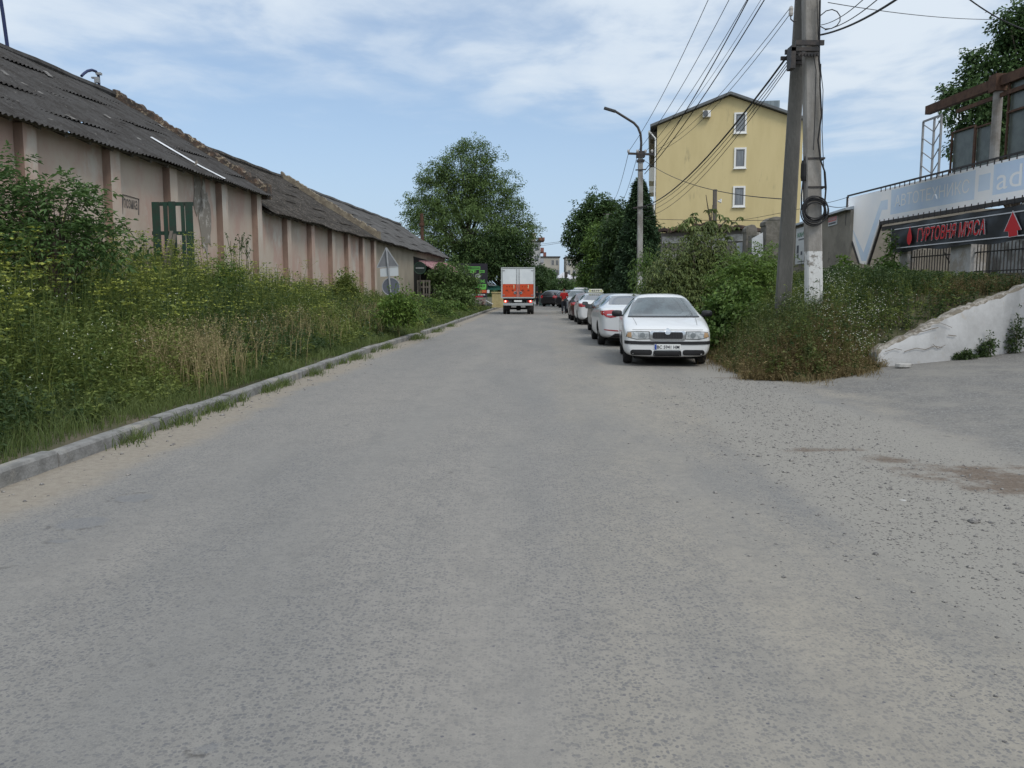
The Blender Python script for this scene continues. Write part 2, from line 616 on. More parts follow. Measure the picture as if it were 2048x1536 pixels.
# road: one sheet, its dirt and gravel as stains with shapes of their own
def road_material():
    m = bpy.data.materials.new('old_asphalt')
    m.use_nodes = True
    N, L = m.node_tree.nodes, m.node_tree.links
    b = N['Principled BSDF']
    b.inputs['Roughness'].default_value = 0.93
    b.inputs['Specular IOR Level'].default_value = 0.25
    geo = N.new('ShaderNodeNewGeometry')
    pos = geo.outputs['Position']

    def nz(scale, det=4, rough=0.6, st=(1, 1, 1)):
        mp = N.new('ShaderNodeMapping')
        mp.inputs['Scale'].default_value = st
        L.new(pos, mp.inputs[0])
        n = N.new('ShaderNodeTexNoise')
        n.inputs['Scale'].default_value, n.inputs['Detail'].default_value, n.inputs['Roughness'].default_value = scale, det, rough
        L.new(mp.outputs[0], n.inputs['Vector'])
        return n.outputs['Fac']

    def rng(f, a, c, lo=0.0, hi=1.0):
        r = N.new('ShaderNodeMapRange')
        r.interpolation_type = 'SMOOTHSTEP'
        for k, v in (('From Min', a), ('From Max', c), ('To Min', lo), ('To Max', hi)):
            r.inputs[k].default_value = v
        L.new(f, r.inputs['Value'])
        return r.outputs[0]

    def mix(f, A, B, mode='MIX'):
        x = N.new('ShaderNodeMix')
        x.data_type, x.blend_type = 'RGBA', mode
        for k, v in (('A', A), ('B', B)):
            if isinstance(v, tuple): x.inputs[k].default_value = (*v, 1)
            else: L.new(v, x.inputs[k])
        if isinstance(f, float): x.inputs['Factor'].default_value = f
        else: L.new(f, x.inputs['Factor'])
        return x.outputs['Result']

    def mth(op, a, c):
        n = N.new('ShaderNodeMath')
        n.operation = op
        for i, v in enumerate((a, c)):
            if isinstance(v, float): n.inputs[i].default_value = v
            else: L.new(v, n.inputs[i])
        return n.outputs[0]

    def attr(nm):
        a = N.new('ShaderNodeAttribute')
        a.attribute_name = nm
        return a.outputs['Fac']

    def vor(scale):
        v = N.new('ShaderNodeTexVoronoi')
        v.inputs['Scale'].default_value = scale
        v.inputs['Randomness'].default_value = 1.0
        dn = N.new('ShaderNodeVectorMath')
        dn.operation = 'MULTIPLY'
        L.new(pos, dn.inputs[0])
        dn.inputs[1].default_value = (1, 1, 0.2)
        L.new(dn.outputs[0], v.inputs['Vector'])
        s = N.new('ShaderNodeSeparateColor')
        L.new(v.outputs['Color'], s.inputs[0])
        return v.outputs['Distance'], s.outputs[0], s.outputs[1]

    # binder: grey left of the middle, dustier and warmer to the right
    warm = mth('ADD', attr('warm'), mth('MULTIPLY', mth('SUBTRACT', nz(0.6, 4), 0.5), 0.9))
    base = mix(rng(warm, 0.25, 0.8), (0.244, 0.229, 0.208), (0.284, 0.257, 0.212))
    base = mix(rng(nz(0.35, 5, 0.6, (1.6, 0.35, 1)), 0.35, 0.7), base, (0.178, 0.175, 0.168))
    base = mix(rng(nz(150.0, 2, 0.5), 0.3, 0.7, 0.0, 0.35), base, (0.30, 0.285, 0.26))
    base = mix(rng(nz(11.0, 6, 0.75), 0.40, 0.64, 0.0, 0.30), base, (0.15, 0.146, 0.14))
    base = mix(rng(nz(2.6, 6, 0.7, (1, .6, 1)), 0.45, 0.68, 0.0, 0.28), base, (0.155, 0.150, 0.142))
    # aggregate showing through
    d, r1, r2 = vor(58.0)
    stone = mth('MULTIPLY', rng(d, 0.52, 0.36), rng(r1, 0.42, 0.56))
    d5, t1_, t2_ = vor(37.0)
    stone = mth('MAXIMUM', stone, mth('MULTIPLY', mth('MULTIPLY', rng(d5, 0.46, 0.32), rng(t1_, 0.76, 0.82)), 0.9))
    d6, u1_, u2_ = vor(95.0)
    stone = mth('MAXIMUM', stone, mth('MULTIPLY', mth('MULTIPLY', rng(d6, 0.5, 0.3), rng(u1_, 0.5, 0.6)), 0.7))
    worn = rng(nz(0.5, 3, 0.5, (2.2, 0.3, 1)), 0.30, 0.52, 0.45, 1.0)
    worn = mth('MULTIPLY', worn, mth('SUBTRACT', 1.0, attr('smoothed')))
    stone = mth('MULTIPLY', stone, worn)
    scol = mix(r2, (0.098, 0.102, 0.115), (0.16, 0.155, 0.15))
    base = mix(mth('MULTIPLY', stone, 0.72), base, scol)
    d2, q1, q2 = vor(38.0)
    big = mth('MULTIPLY', rng(d2, 0.30, 0.22), rng(q1, 0.975, 0.98))
    base = mix(mth('MULTIPLY', big, 0.8), base, (0.095, 0.095, 0.11))
    # side road: bluer, coarser
    sd = rng(mth('ADD', attr('side'), mth('MULTIPLY', mth('SUBTRACT', nz(1.1, 7, 0.7), 0.5), 1.9)), 0.25, 0.8)
    d3, s1, s2 = vor(40.0)
    sidec = mix(rng(d3, 0.55, 0.3), (0.165, 0.159, 0.150), mix(s1, (0.052, 0.051, 0.052), (0.31, 0.305, 0.29)))
    sidec = mix(rng(nz(14.0, 5, .7), .45, .65, 0, .5), sidec, (0.092, 0.089, 0.087))
    sidec = mix(rng(nz(0.9, 6, .7), .42, .7), sidec, (0.215, 0.205, 0.185))
    base = mix(mth('MULTIPLY', sd, 0.9), base, sidec)
    # gravelly strip where the two meet
    gv = rng(mth('ADD', attr('gravel'), mth('MULTIPLY', mth('SUBTRACT', nz(2.2, 6, 0.7), 0.5), 1.2)), 0.35, 0.8)
    d4, g1, g2 = vor(42.0)
    grc = mix(mth('MULTIPLY', rng(d4, 0.38, 0.28), rng(g1, 0.5, 0.6)), (0.245, 0.232, 0.208), mix(g2, (0.07, 0.068, 0.07), (0.17, 0.16, 0.15)))
    base = mix(mth('MULTIPLY', gv, 0.9), base, grc)
    # sand swept to the kerb
    du = rng(mth('ADD', attr('dust'), mth('MULTIPLY', mth('SUBTRACT', nz(1.6, 6, 0.65), 0.5), 0.75)), 0.3, 0.75)
    sand = mix(rng(nz(14.0, 5, 0.7), 0.35, 0.7), (0.27, 0.24, 0.195), (0.215, 0.185, 0.15))
    base = mix(mth('MULTIPLY', du, 0.88), base, sand)
    # brown earth
    ea = rng(mth('ADD', attr('earth'), mth('MULTIPLY', mth('SUBTRACT', nz(3.5, 8, 0.8), 0.5), 1.7)), 0.48, 0.90)
    base = mix(mth('MULTIPLY', ea, 0.85), base, mix(rng(nz(30.0, 4), 0.3, 0.7), (0.085, 0.060, 0.044), (0.145, 0.108, 0.08)))
    # filled potholes
    pa = attr('patch')
    st1 = mth('MULTIPLY', rng(nz(1.7, 5, 0.7), 0.66, 0.74), 0.30)
    base = mix(st1, base, (0.10, 0.098, 0.092))
    st2 = mth('MULTIPLY', rng(nz(4.5, 3, 0.5), 0.70, 0.76), 0.45)
    base = mix(st2, base, (0.075, 0.073, 0.07))
    base = mix(mth('MULTIPLY', rng(pa, 0.45, 0.62), 0.45), base, (0.15, 0.155, 0.165))
    rim = mth('MULTIPLY', rng(pa, 0.30, 0.45), rng(pa, 0.62, 0.48))
    base = mix(mth('MULTIPLY', mth('MULTIPLY', rim, rng(nz(9.0, 5, .7), 0.50, 0.62)), 0.7), base, (0.075, 0.07, 0.065))
    L.new(base, b.inputs['Base Color'])
    bp = N.new('ShaderNodeBump')
    bp.inputs['Strength'].default_value = 0.5
    bp.inputs['Distance'].default_value = 0.006
    hgt = mth('ADD', mth('MULTIPLY', stone, 0.6), mth('ADD', nz(90.0, 4, 0.7), mth('MULTIPLY', gv, nz(25.0, 4, 0.8))))
    L.new(hgt, bp.inputs['Height'])
    L.new(bp.outputs[0], b.inputs['Normal'])
    return m


rx = np.concatenate([[-7, -6, -5.2], np.arange(-4.9, 12, 0.1), np.arange(12, 45, 1.5)])
ry = np.concatenate([np.arange(-8, 1.5, 1.0), np.arange(1.5, 20, 0.12), np.arange(20, 60, 0.6), np.arange(60, 301, 6)])
V, Q = grid(rx, ry, road_z)
X, Y = V[:, 0], V[:, 1]
_wig = 0.12 * np.sin(Y * 0.9) + 0.08 * np.sin(Y * 2.3 + 1)
dust = np.clip(1.0 - (X - xk(Y)) / (np.interp(Y, [0, 6, 15, 40, 80], [1.25, 1.15, 0.95, 0.9, 0.8]) + _wig), 0, 1) * 1.15
_gcurve = sorted([(gp(a, b).y, gp(a, b).x) for a, b in ((1385, 735), (1410, 800), (1500, 890), (1590, 950), (1700, 1030), (1850, 1130), (2048, 1230))])
_gy, _gx = np.array([p[0] for p in _gcurve]), np.array([p[1] for p in _gcurve])
gd = X - np.interp(Y, _gy, _gx)
gravel = np.where((Y > 2.0) & (Y < 19), np.clip(np.where(gd < 0, 1 + gd / 0.5, 1 - (gd - np.interp(Y, [4, 8, 14], [1.4, 1.8, 0.6])) / 1.2), 0, 1), 0) * 0.9
_s0, _s1 = gp(1640, 770), gp(2048, 930)
side = np.clip(((X - _s0.x) * (_s1.y - _s0.y) - (Y - _s0.y) * (_s1.x - _s0.x)) * -1 / math.hypot(_s1.x - _s0.x, _s1.y - _s0.y) / 2.4 + 0.5, 0, 1)
side = np.where((X > 3.5) & (Y < 19), side, 0)


def blobs(lst):
    o = np.zeros_like(X)
    for px, py, a, b_ in lst:
        c = gp(px, py)
        o = np.maximum(o, 1 - np.sqrt(((X - c.x) / a) ** 2 + ((Y - c.y) / b_) ** 2) * 0.5)
    return np.clip(o, 0, 1)


earth = blobs([(1775, 920, 0.28, 0.2), (1960, 950, 0.75, 0.46), (2045, 975, 0.6, 0.42), (1640, 900, 0.5, 0.12), (1490, 755, 0.7, 0.18), (1690, 752, 0.6, 0.15)])
patch = blobs([(165, 1046, 0.17, 0.17), (268, 996, 0.15, 0.14), (400, 1498, 0.055, 0.05), (120, 1082, 0.08, 0.06)])
warm = sstep(-0.25, 0.35, X - 0.045 * Y) * 0.5 + sstep(.3, 2.5, X - .045 * Y) * .3 + 0.1
smoothed = np.exp(-((X - 0.02 - 0.043 * (Y - 2)) / 0.10) ** 2) * sstep(4.2, 2.2, Y)
_l = X - 0.043 * Y
smoothed = np.clip(smoothed + (.45 * np.exp(-((_l + 1.55) / .22) ** 2) + .45 * np.exp(-((_l - 1.15) / .26) ** 2) + .3 * np.exp(-((_l + .35) / .2) ** 2)) * sstep(1.5, 3, Y), 0, 1)
tag(np_mesh('road', V, Q, road_material(), attrs=dict(dust=dust, gravel=gravel, side=side, earth=earth, patch=patch, warm=warm, smoothed=smoothed), smooth=True),
    'grey worn asphalt road running away to the trees', 'road', kind='structure')

kerb_m = mat('kerb_concrete', (0.235, 0.232, 0.225), 0.9, (0.15, 0.148, 0.142), 5, bump=0.35, bscale=40, col3=(0.30, 0.28, 0.24), scale3=1.5)
kb = MB()
y = 2.0
while y < 92:
    ln = 1.0
    x0, x1 = float(xk(y)), float(xk(y + ln))
    j, jz = random.uniform(-0.010, 0.010), random.uniform(-0.010, 0.008)
    if 27.0 < y < 28.4:                     # a broken stone
        jz -= 0.09
    h0, h1 = 0.132 + jz, 0.132 + jz + random.uniform(-0.008, 0.008)
    t = 0.14
    prof = lambda x, yy, h: [(x - t + j, yy, -0.1), (x + j, yy, -0.1), (x + j - 0.004, yy, h - 0.022), (x + j - 0.02, yy, h), (x - t + j, yy, h)]
    a, b = prof(x0, y + 0.009, h0), prof(x1 + random.uniform(-.012, .012), y + ln - 0.009, h1)
    kb.add(a + b, [(0, 1, 2, 3, 4), (9, 8, 7, 6, 5)] + [(i, (i + 1) % 5 + 0, (i + 1) % 5 + 5, i + 5) for i in range(5)])
    y += ln
tag(kb.build('kerb', kerb_m), 'grey concrete kerb along the weedy verge', 'kerb', kind='structure')
# ------------------------------------------------------------------ the row of warehouses on the left
WE = Vector((0.082, 1.0, 0)).normalized()          # along the wall, away from the camera
WN_ = Vector((WE.y, -WE.x, 0))                      # out of the wall, towards the road
W0 = Vector((-12.3, 0, 0))


def W(s, out=0.0, z=0.0):                           # s along, out from the face, z up
    return W0 + WE * s + WN_ * out + Vector((0, 0, z))


plaster = mat('pinkish_plaster', (0.46, 0.385, 0.32), 0.92, (0.43, 0.305, 0.255), 0.55, (0.42, 0.62), stretch=(1, 1, 0.55), bump=0.15, bscale=9,
              col3=(0.49, 0.445, 0.39), scale3=0.9, contrast3=(0.50, 0.66))
plaster_plain = mat('beige_plaster', (0.34, 0.30, 0.24), 0.92, (0.27, 0.235, 0.19), 0.8, (0.4, 0.65), stretch=(1, 1, 0.4), bump=0.15, bscale=9)
red_paint = mat('faded_red_plaster', (0.315, 0.22, 0.178), 0.92, (0.225, 0.16, 0.13), 1.5, stretch=(1, 1, 0.5), bump=0.1)
roof_m = mat('lichened_roof_sheet', (0.058, 0.056, 0.055), 0.95, (0.034, 0.031, 0.029), 1.6, (0.42, 0.60), detail=10, bump=0.4, bscale=25, col3=(0.17, 0.16, 0.145), scale3=6.5, contrast3=(0.60, 0.70), rough_n=.78)
roof_moss = mat('mossy_roof_sheet', (0.066, 0.059, 0.053), 0.95, (0.030, 0.026, 0.022), 2.4, (0.42, 0.52), detail=9, bump=0.5, bscale=18, col3=(0.20, 0.17, 0.135), scale3=8.0, contrast3=(0.57, 0.65), rough_n=0.75)
roof_grey = mat('grey_roof_sheet', (0.10, 0.098, 0.097), 0.95, (0.065, 0.063, 0.061), 0.7, (0.4, 0.62), detail=8, bump=0.3, bscale=25)
brick_m = mat('crumbling_brick', (0.115, 0.077, 0.056), 0.95, (0.055, 0.046, 0.04), 3.5, (0.40, 0.55), detail=8, bump=1.0, bscale=9, col3=(0.33, 0.27, 0.19), scale3=4.5, contrast3=(0.54, 0.62), rough_n=.75)
stone_m = mat('weathered_gable', (0.24, 0.205, 0.15), 0.95, (0.15, 0.125, 0.095), 3, (0.35, 0.6), bump=0.6, bscale=12)


def corrugated(name, a, b, up, rows, mate, parent, pitch=0.177, amp=0.026, seed=0):
    """sheet roof: a..b is the eaves line, up the vector from eaves to ridge; waves run up the slope, rows of sheets overlap"""
    rng = np.random.default_rng(seed)
    a, b, up = np.array(a), np.array(b), np.array(up)
    L = np.linalg.norm(b - a)
    e = (b - a) / L
    n = np.cross(e, up)
    n /= np.linalg.norm(n)
    if n[2] < 0: n = -n
    k = 5
    ns = int(L / pitch * k)
    s = np.linspace(0, L, ns + 1)
    wave = amp * np.sin(s / pitch * 2 * math.pi)
    sheet = (s / 1.05).astype(int)
    Vs, Qs, base = [], [], 0
    ul = np.linalg.norm(up)
    for r in range(rows):
        jit = rng.uniform(-0.05, 0.05, sheet.max() + 1)[sheet]
        lift = rng.uniform(0, 0.007, sheet.max() + 1)[sheet]
        sag = 0.03 * np.sin(s * 0.5 + r) + 0.02 * np.sin(s * 1.37 + 2 * r)
        for t, dz in ((r / rows - 0.02, 0.014), (r / rows + 0.5 / rows, 0.007), ((r + 1) / rows, 0.0)):
            tt = t + (jit / ul if dz > 0.01 else 0)
            tt = np.broadcast_to(tt, s.shape)
            Vs.append(a + e * s[:, None] + up * tt[:, None] + n * (wave + dz + lift + sag)[:, None])
        i = np.arange(ns)
        for q in range(2):
            o = base + q * (ns + 1)
            Qs.append(np.stack([o + i, o + i + 1, o + ns + 2 + i, o + ns + 1 + i], -1))
        base += 3 * (ns + 1)
    return np_mesh(name, np.concatenate(Vs), np.concatenate(Qs), mate, parent=parent, smooth=True)


def warehouse(name, label, s0, s1, ez, rz, w, pil, wallmat, roofmat, overhang=0.45, seed=1):
    t = thing(name, label, 'warehouse', W((s0 + s1) / 2, -w), group='old warehouses along the verge')
    b = MB()                                         # walls: front, back, two gables
    th = 0.4
    b.obox(W(s0, -th, -0.3), WE * (s1 - s0), WN_ * th, Vector((0, 0, ez + 0.25)))
    b.obox(W(s0, -2 * w, -0.3), WE * (s1 - s0), WN_ * th, Vector((0, 0, ez + 0.25)))
    for s in (s0, s1 - th):
        b.prism([W(s, -th - 0.01, -0.3), W(s, -2 * w + th + 0.01, -0.3), W(s, -2 * w + th + 0.01, ez - 0.1), W(s, -w, rz - 0.35), W(s, -th - 0.01, ez - 0.1)], WE * th)
    b.build('wall', wallmat, t)
    for s in pil:
        p = MB()
        q, wd = 0.22, 0.45
        p.obox(W(s, 0.002, -0.3), WE * wd, WN_ * q, Vector((0, 0, ez + 0.12)))
        p.m = [1, 1, 1, 1, 1, 1]
        for i, f in enumerate(p.f):                  # the broad face keeps the wash of the wall, the cheeks are red
            c = sum((Vector(p.v[k]) for k in f), Vector()) / 4
            if (c - W(s, q, 0)).dot(WN_) > -0.01:
                p.m[i] = 0
        p.build('pilaster', [wallmat, red_paint], t)
    rise = rz - ez
    upv = -WN_ * (w + overhang) + Vector((0, 0, rise))
    corrugated('roof', W(s0 - 0.1, overhang, ez - 0.12), W(s1 + 0.05, overhang, ez - 0.12), upv, 6, roofmat, t, seed=seed)
    bb = MB()
    o2 = WN_ * (w + overhang) + Vector((0, 0, rise))
    bb.add([W(s0, -2 * w - overhang, ez - 0.12), W(s1, -2 * w - overhang, ez - 0.12), W(s1, -w, rz - 0.12), W(s0, -w, rz - 0.12)], [(0, 1, 2, 3)])
    bb.build('rear_roof', roofmat, t)
    ev = MB()                                        # rafter ends and the batten under the sheets
    s = s0 + 0.3
    while s < s1:
        ev.bar(W(s, -0.1, ez + 0.02), W(s, overhang - 0.08, ez - 0.20 + 0.0), 0.09, 0.13)
        s += 0.95
    ev.bar(W(s0, overhang - 0.1, ez - 0.165), W(s1, overhang - 0.1, ez - 0.165), 0.06, 0.05)
    ev.build('rafter_ends', M['wood'], t)
    rg = MB()
    rg.tube([W(s0 - 0.1 + i * (s1 - s0 + 0.2) / 24, -w - .02, rz - 0.09 + 0.02 * math.sin(i * 1.7)) for i in range(25)], 0.17, 7)
    rg.build('ridge_cap', roofmat, t)
    return t


def firewall(parent, s, th, w, ez, rz, over, mate, foot=0.55, seed=3, name='parapet'):
    """brick gable that stands up through the roof, with a crumbled crest"""
    rng = random.Random(seed)
    n = 70
    crest, low = [], []
    for i in range(n + 1):
        f = i / n
        out = 0.22 - f * (w + 0.22)
        zt = ez - 0.05 + (rz - ez) * max(0, (0.45 - out)) / (w + 0.45)
        crest.append((out, zt + over + rng.uniform(-0.07, 0.06)))
    b = MB()
    base = len(b.v)
    for o, z in crest:
        b.v += [tuple(W(s, o, z)), tuple(W(s + th, o, z + rng.uniform(-0.05, 0.05))), tuple(W(s, o, z - over - 0.35)), tuple(W(s + th, o, z - over - 0.35))]
    for i in range(n):
        k, l = base + 4 * i, base + 4 * i + 4
        for f in ((k, k + 1, l + 1, l), (k, l, l + 2, k + 2), (k + 1, k + 3, l + 3, l + 1)):
            b.f.append(f); b.m.append(0)
    b.f += [(base, base + 2, base + 3, base + 1)]
    b.m += [0]
    o, z = crest[0]                                   # corbelled foot over the wall corner
    b.box(W(s + th / 2, 0.20, z - 0.28), (th + 0.06, 0.5, foot), Matrix.Rotation(-0.082, 3, 'Z') @ Matrix.Rotation(math.pi / 2, 3, 'Z'))
    return b.build(name, mate, parent)


EZ1, RZ1, WW1 = 5.32, 9.0, 5.46
wh1 = warehouse('warehouse', 'nearest pink plastered warehouse with red pilasters, dark corrugated roof and painted word', 9.0, 32.15, EZ1, RZ1, WW1,
                (11.7, 15.1, 18.4, 21.75, 24.85, 28.4, 31.45), plaster, roof_m, seed=1)
firewall(wh1, 31.95, 0.38, WW1, EZ1, RZ1, 0.2, brick_m, seed=3)
EZ2, RZ2, WW2 = 4.68, 8.3, 5.39
wh2 = warehouse('warehouse', 'middle pink warehouse with six red pilasters under a mossy roof', 32.4, 49.8, EZ2, RZ2, WW2,
                (34.6, 37.7, 40.8, 43.6, 46.5, 49.1), plaster, roof_moss, seed=2)
firewall(wh2, 49.4, 0.40, WW2, EZ2, RZ2, 0.32, stone_m, foot=0.45, seed=5)
EZ3, RZ3, WW3 = 4.66, 7.65, 4.1
wh3 = warehouse('warehouse', 'farthest beige warehouse without pilasters, with a dark doorway and grey roof', 50.05, 76.0, EZ3, RZ3, WW3, (), plaster_plain, roof_grey, seed=4)

# first warehouse: white flashing on the roof, small pale patches, the painted word
rn = (Vector((0, 0, WW1 + 0.45)) + WN_ * (RZ1 - EZ1)).normalized()
rp0 = W(20, 0.45, EZ1 - 0.12)
fl = MB()
pa = [on_plane(x, y, rp0, rn) for x, y in ((301, 279), (345, 305), (398, 336), (449, 362))]
fl.add([tuple(p + rn * (0.07 + h) + WE * o) for p in pa for o, h in ((-0.09, 0), (0.0, 0.03), (0.09, 0))],
       [(3 * i + j, 3 * i + j + 1, 3 * i + j + 4, 3 * i + j + 3) for i in range(3) for j in range(2)])
tag(fl.build('flashing', M['white'], wh1), 'white metal flashing strip')
chip_m = mat('bare_sheet', (0.20, 0.19, 0.18), 0.9, (.10, .095, .09), 6)
for (x0, y0), (x1, y1), wd in [((0, 145), (14, 156), .06), ((128, 234), (148, 244), .05), ((206, 233), (219, 241), .05), ((237, 249), (250, 253), .06), ((74, 188), (82, 193), .05), ((87, 146), (99, 157), .10),
                               ((94, 243), (102, 246), .05), ((272, 280), (279, 284), .05), ((286, 229), (296, 236), .10), ((316, 252), (324, 258), .08), ((40, 170), (52, 176), .05)]:
    p, q = on_plane(x0, y0, rp0, rn), on_plane(x1, y1, rp0, rn)
    ch = MB()
    ch.add([tuple(v + rn * (0.07 + k)) for v, k in ((p - WE * wd, 0), (q - WE * wd, 0), (q + WE * wd, 0.02), (p + WE * wd, 0.02))], [(0, 1, 2, 3)])
    ch.build('chipped_patch', chip_m, wh1)


grf = mat('faded_black_paint', (0.11, 0.10, 0.095), 0.9)
gpl = lambda x, y: on_plane(x, y, W(0, 0.004), WN_)
g0, g1 = gpl(249, 413), gpl(276, 412)
text_mesh('позика', grf, gpl(248, 415), WE, (0, 0, 1), (g1 - g0).length * 0.98, 0.25, wh1, 'painted_word', bold=0.012)
gb = MB()
ga, gb_, gc, gd_ = gpl(245, 428), gpl(245.5, 389), gpl(277.5, 398), gpl(277.5, 430)
for p, q in ((ga, gb_), (gb_, gc), (gc, gd_)):
    gb.bar(p, q, 0.05, 0.006)
gb.build('painted_frame', grf, wh1)
# worn patches where plaster has come away
ps = MB()
rng = random.Random(4)
for px, py, hw, hh in ((395, 380, .38, .95), (410, 440, .5, 1.4)):
    c = gpl(px, py) + WN_ * 0.012
    n = 26
    ps.prism([c + WE * math.cos(a) * hw * k + Vector((0, 0, math.sin(a) * hh * k)) for a, k in ((2 * math.pi * i / n, rng.uniform(.6, 1.05)) for i in range(n))], WN_ * 0.003)
tag(ps.build('bare_patch', mat('bare_render', (0.23, 0.205, 0.175), .95, (0.44, 0.41, 0.37), 2.2, (.52, .60), detail=8, rough_n=.75), wh1), 'grey bare render with white flakes')

# third warehouse: doorway, awning, notice
dw = MB()
pd = W(0, 0.0)
d0, d1 = on_plane(828, 600, pd, WN_), on_plane(868, 600, pd, WN_)
dw.obox(Vector((d0.x, d0.y, 0.2)) + WN_ * 0.006, (d1 - d0), WN_ * 0.02, Vector((0, 0, 3.9)))
dw.build('doorway', mat('painted_doorway_shade', (0.010, 0.010, 0.009), 0.9), wh3)  # flat near-black slab on the wall, painted as the shade inside the doorway
aw = MB()
awn = mat('striped_awning', (0.42, 0.25, 0.26), 0.8, (0.20, 0.09, 0.10), 9, (0.45, 0.5), detail=0)
a0, a1 = on_plane(836, 533, pd, WN_), on_plane(885, 533, pd, WN_)
za = 3.55
aw.prism([Vector((a0.x, a0.y, za + .35)) + WN_ * .03, Vector((a0.x, a0.y, za - .55)) + WN_ * 1.7, Vector((a0.x, a0.y, za - .62)) + WN_ * 1.7, Vector((a0.x, a0.y, za + .25)) + WN_ * .03], a1 - a0)
aw.build('awning', awn, wh3)
nt = MB()
n0, n1 = on_plane(863, 542, pd, WN_), on_plane(873, 542, pd, WN_)
nt.obox(Vector((n0.x, n0.y, n0.z - .1)) + WN_ * .03, n1 - n0, WN_ * .03, Vector((0, 0, .75)))
nt.build('notice_board', M['white'], wh3)

# pipes on the first roof
blue = mat('dark_blue_paint', (0.02, 0.03, 0.09), 0.5)
rl = lambda px, py: on_plane(px, py, W(0, -WW1), WN_)
p0, p1 = rl(19, 112), rl(-8, -60)
tag(MB().tube([p0 - Vector((0, 0, .3)), p0.lerp(p1, .5), p1], 0.055, 8).build('roof_mast', blue, origin=p0), 'tall thin blue mast standing on the warehouse ridge', 'mast')
pp = [rl(198, 190), rl(198, 165), rl(197, 152), rl(192, 143), rl(184, 140), rl(175, 142), rl(168, 147), rl(163, 152)]
pp[0].z -= 0.3
hk = thing('bent_pipe', 'short blue pipe bent into a hook on the warehouse ridge', 'pipe', pp[0])
MB().tube(pp, 0.05, 8).build('pipe', blue, hk)
cl = MB()
c = rl(194, 160)
cl.box(c, (.16, .12, .20)).box(c + Vector((-.12, 0, .08)), (.14, .1, .05)).box(c + Vector((.08, 0, .22)), (.18, .14, .08))
cl.build('bracket', M['steel'], hk)
ck = at(845, 452, 84)
cm = thing('chimney', 'rusty brown pipe chimney in front of the big tree', 'chimney', (ck.x, ck.y, 0))
MB().tube([(ck.x, ck.y, 0), at(843.5, 427, 84)], 0.17, 10).build('pipe', M['rust'], cm)
MB().tube([at(843.7, 452, 84), at(843.7, 446, 84)], 0.26, 10).build('collar', M['rust'], cm)

# ------------------------------------------------------------------ yellow house
BE = Vector((math.sin(R(9.6)), math.cos(R(9.6)), 0))       # away
BR = Vector((BE.y, -BE.x, 0))                               # to the right along the gable
B0 = at(1311, 440, 67)
B0.z = 0
yel = mat('yellow_render', (0.58, 0.48, 0.26), 0.9, (0.53, 0.435, 0.23), 0.9, (0.35, 0.7), detail=8, bump=0.08, bscale=14, stretch=(1, 1, .22), col3=(0.40, 0.335, 0.19), scale3=1.6, contrast3=(.60, .74))
trimw = mat('white_trim', (0.72, 0.72, 0.70), 0.6)
yh = thing('apartment_house', 'yellow rendered four storey house with a plain gable and three windows', 'house', B0)
by = lambda px, py: on_plane(px, py, B0, BE)
bl, brr, bap = by(1311, 250), by(1607, 240), by(1459, 192)
GW = (Vector((brr.x, brr.y, 0)) - B0).length
ezb = (bl.z + by(1607, 244).z) / 2
apz = bap.z
g = MB()
LEN = 24
Bp = lambda r, a, z: B0 + BR * r + BE * a + Vector((0, 0, z))
g.prism([Bp(0, 0, -.5), Bp(GW, 0, -.5), Bp(GW, 0, ezb), Bp(GW / 2, 0, apz), Bp(0, 0, ezb)], BE * LEN)
g.build('wall', yel, yh)
rf = MB()
sl = (apz - ezb) / (GW / 2)
for sgn in (0, 1):
    e0, m0 = (-.55, GW / 2) if sgn == 0 else (GW + .55, GW / 2)
    ze = ezb - .55 * sl
    rf.prism([Bp(e0, -.45, ze + .06), Bp(m0, -.45, apz + .06), Bp(m0, -.45, apz + .26), Bp(e0, -.45, ze + .26)], BE * (LEN + .9))
rf.build('roof', mat('grey_sheet_roof', (0.13, 0.14, 0.145), 0.6, (0.10, 0.105, 0.11), 2), yh)
gt = MB()
gt.tube([Bp(-.62, -.2, ezb - .45), Bp(-.62, LEN, ezb - .45)], .08, 6).tube([Bp(-.55, -.12, ezb - .5), Bp(-.12, -.12, ezb - 1.0), Bp(-.12, -.12, 2)], .065, 6)
gt.build('gutter', trimw, yh)
cur_m = mat('curtained_pane', (0.13, 0.145, 0.16), 0.12, (0.20, 0.215, 0.23), 3.2, (.4, .6), stretch=(3, 3, .2), spec=0.6)
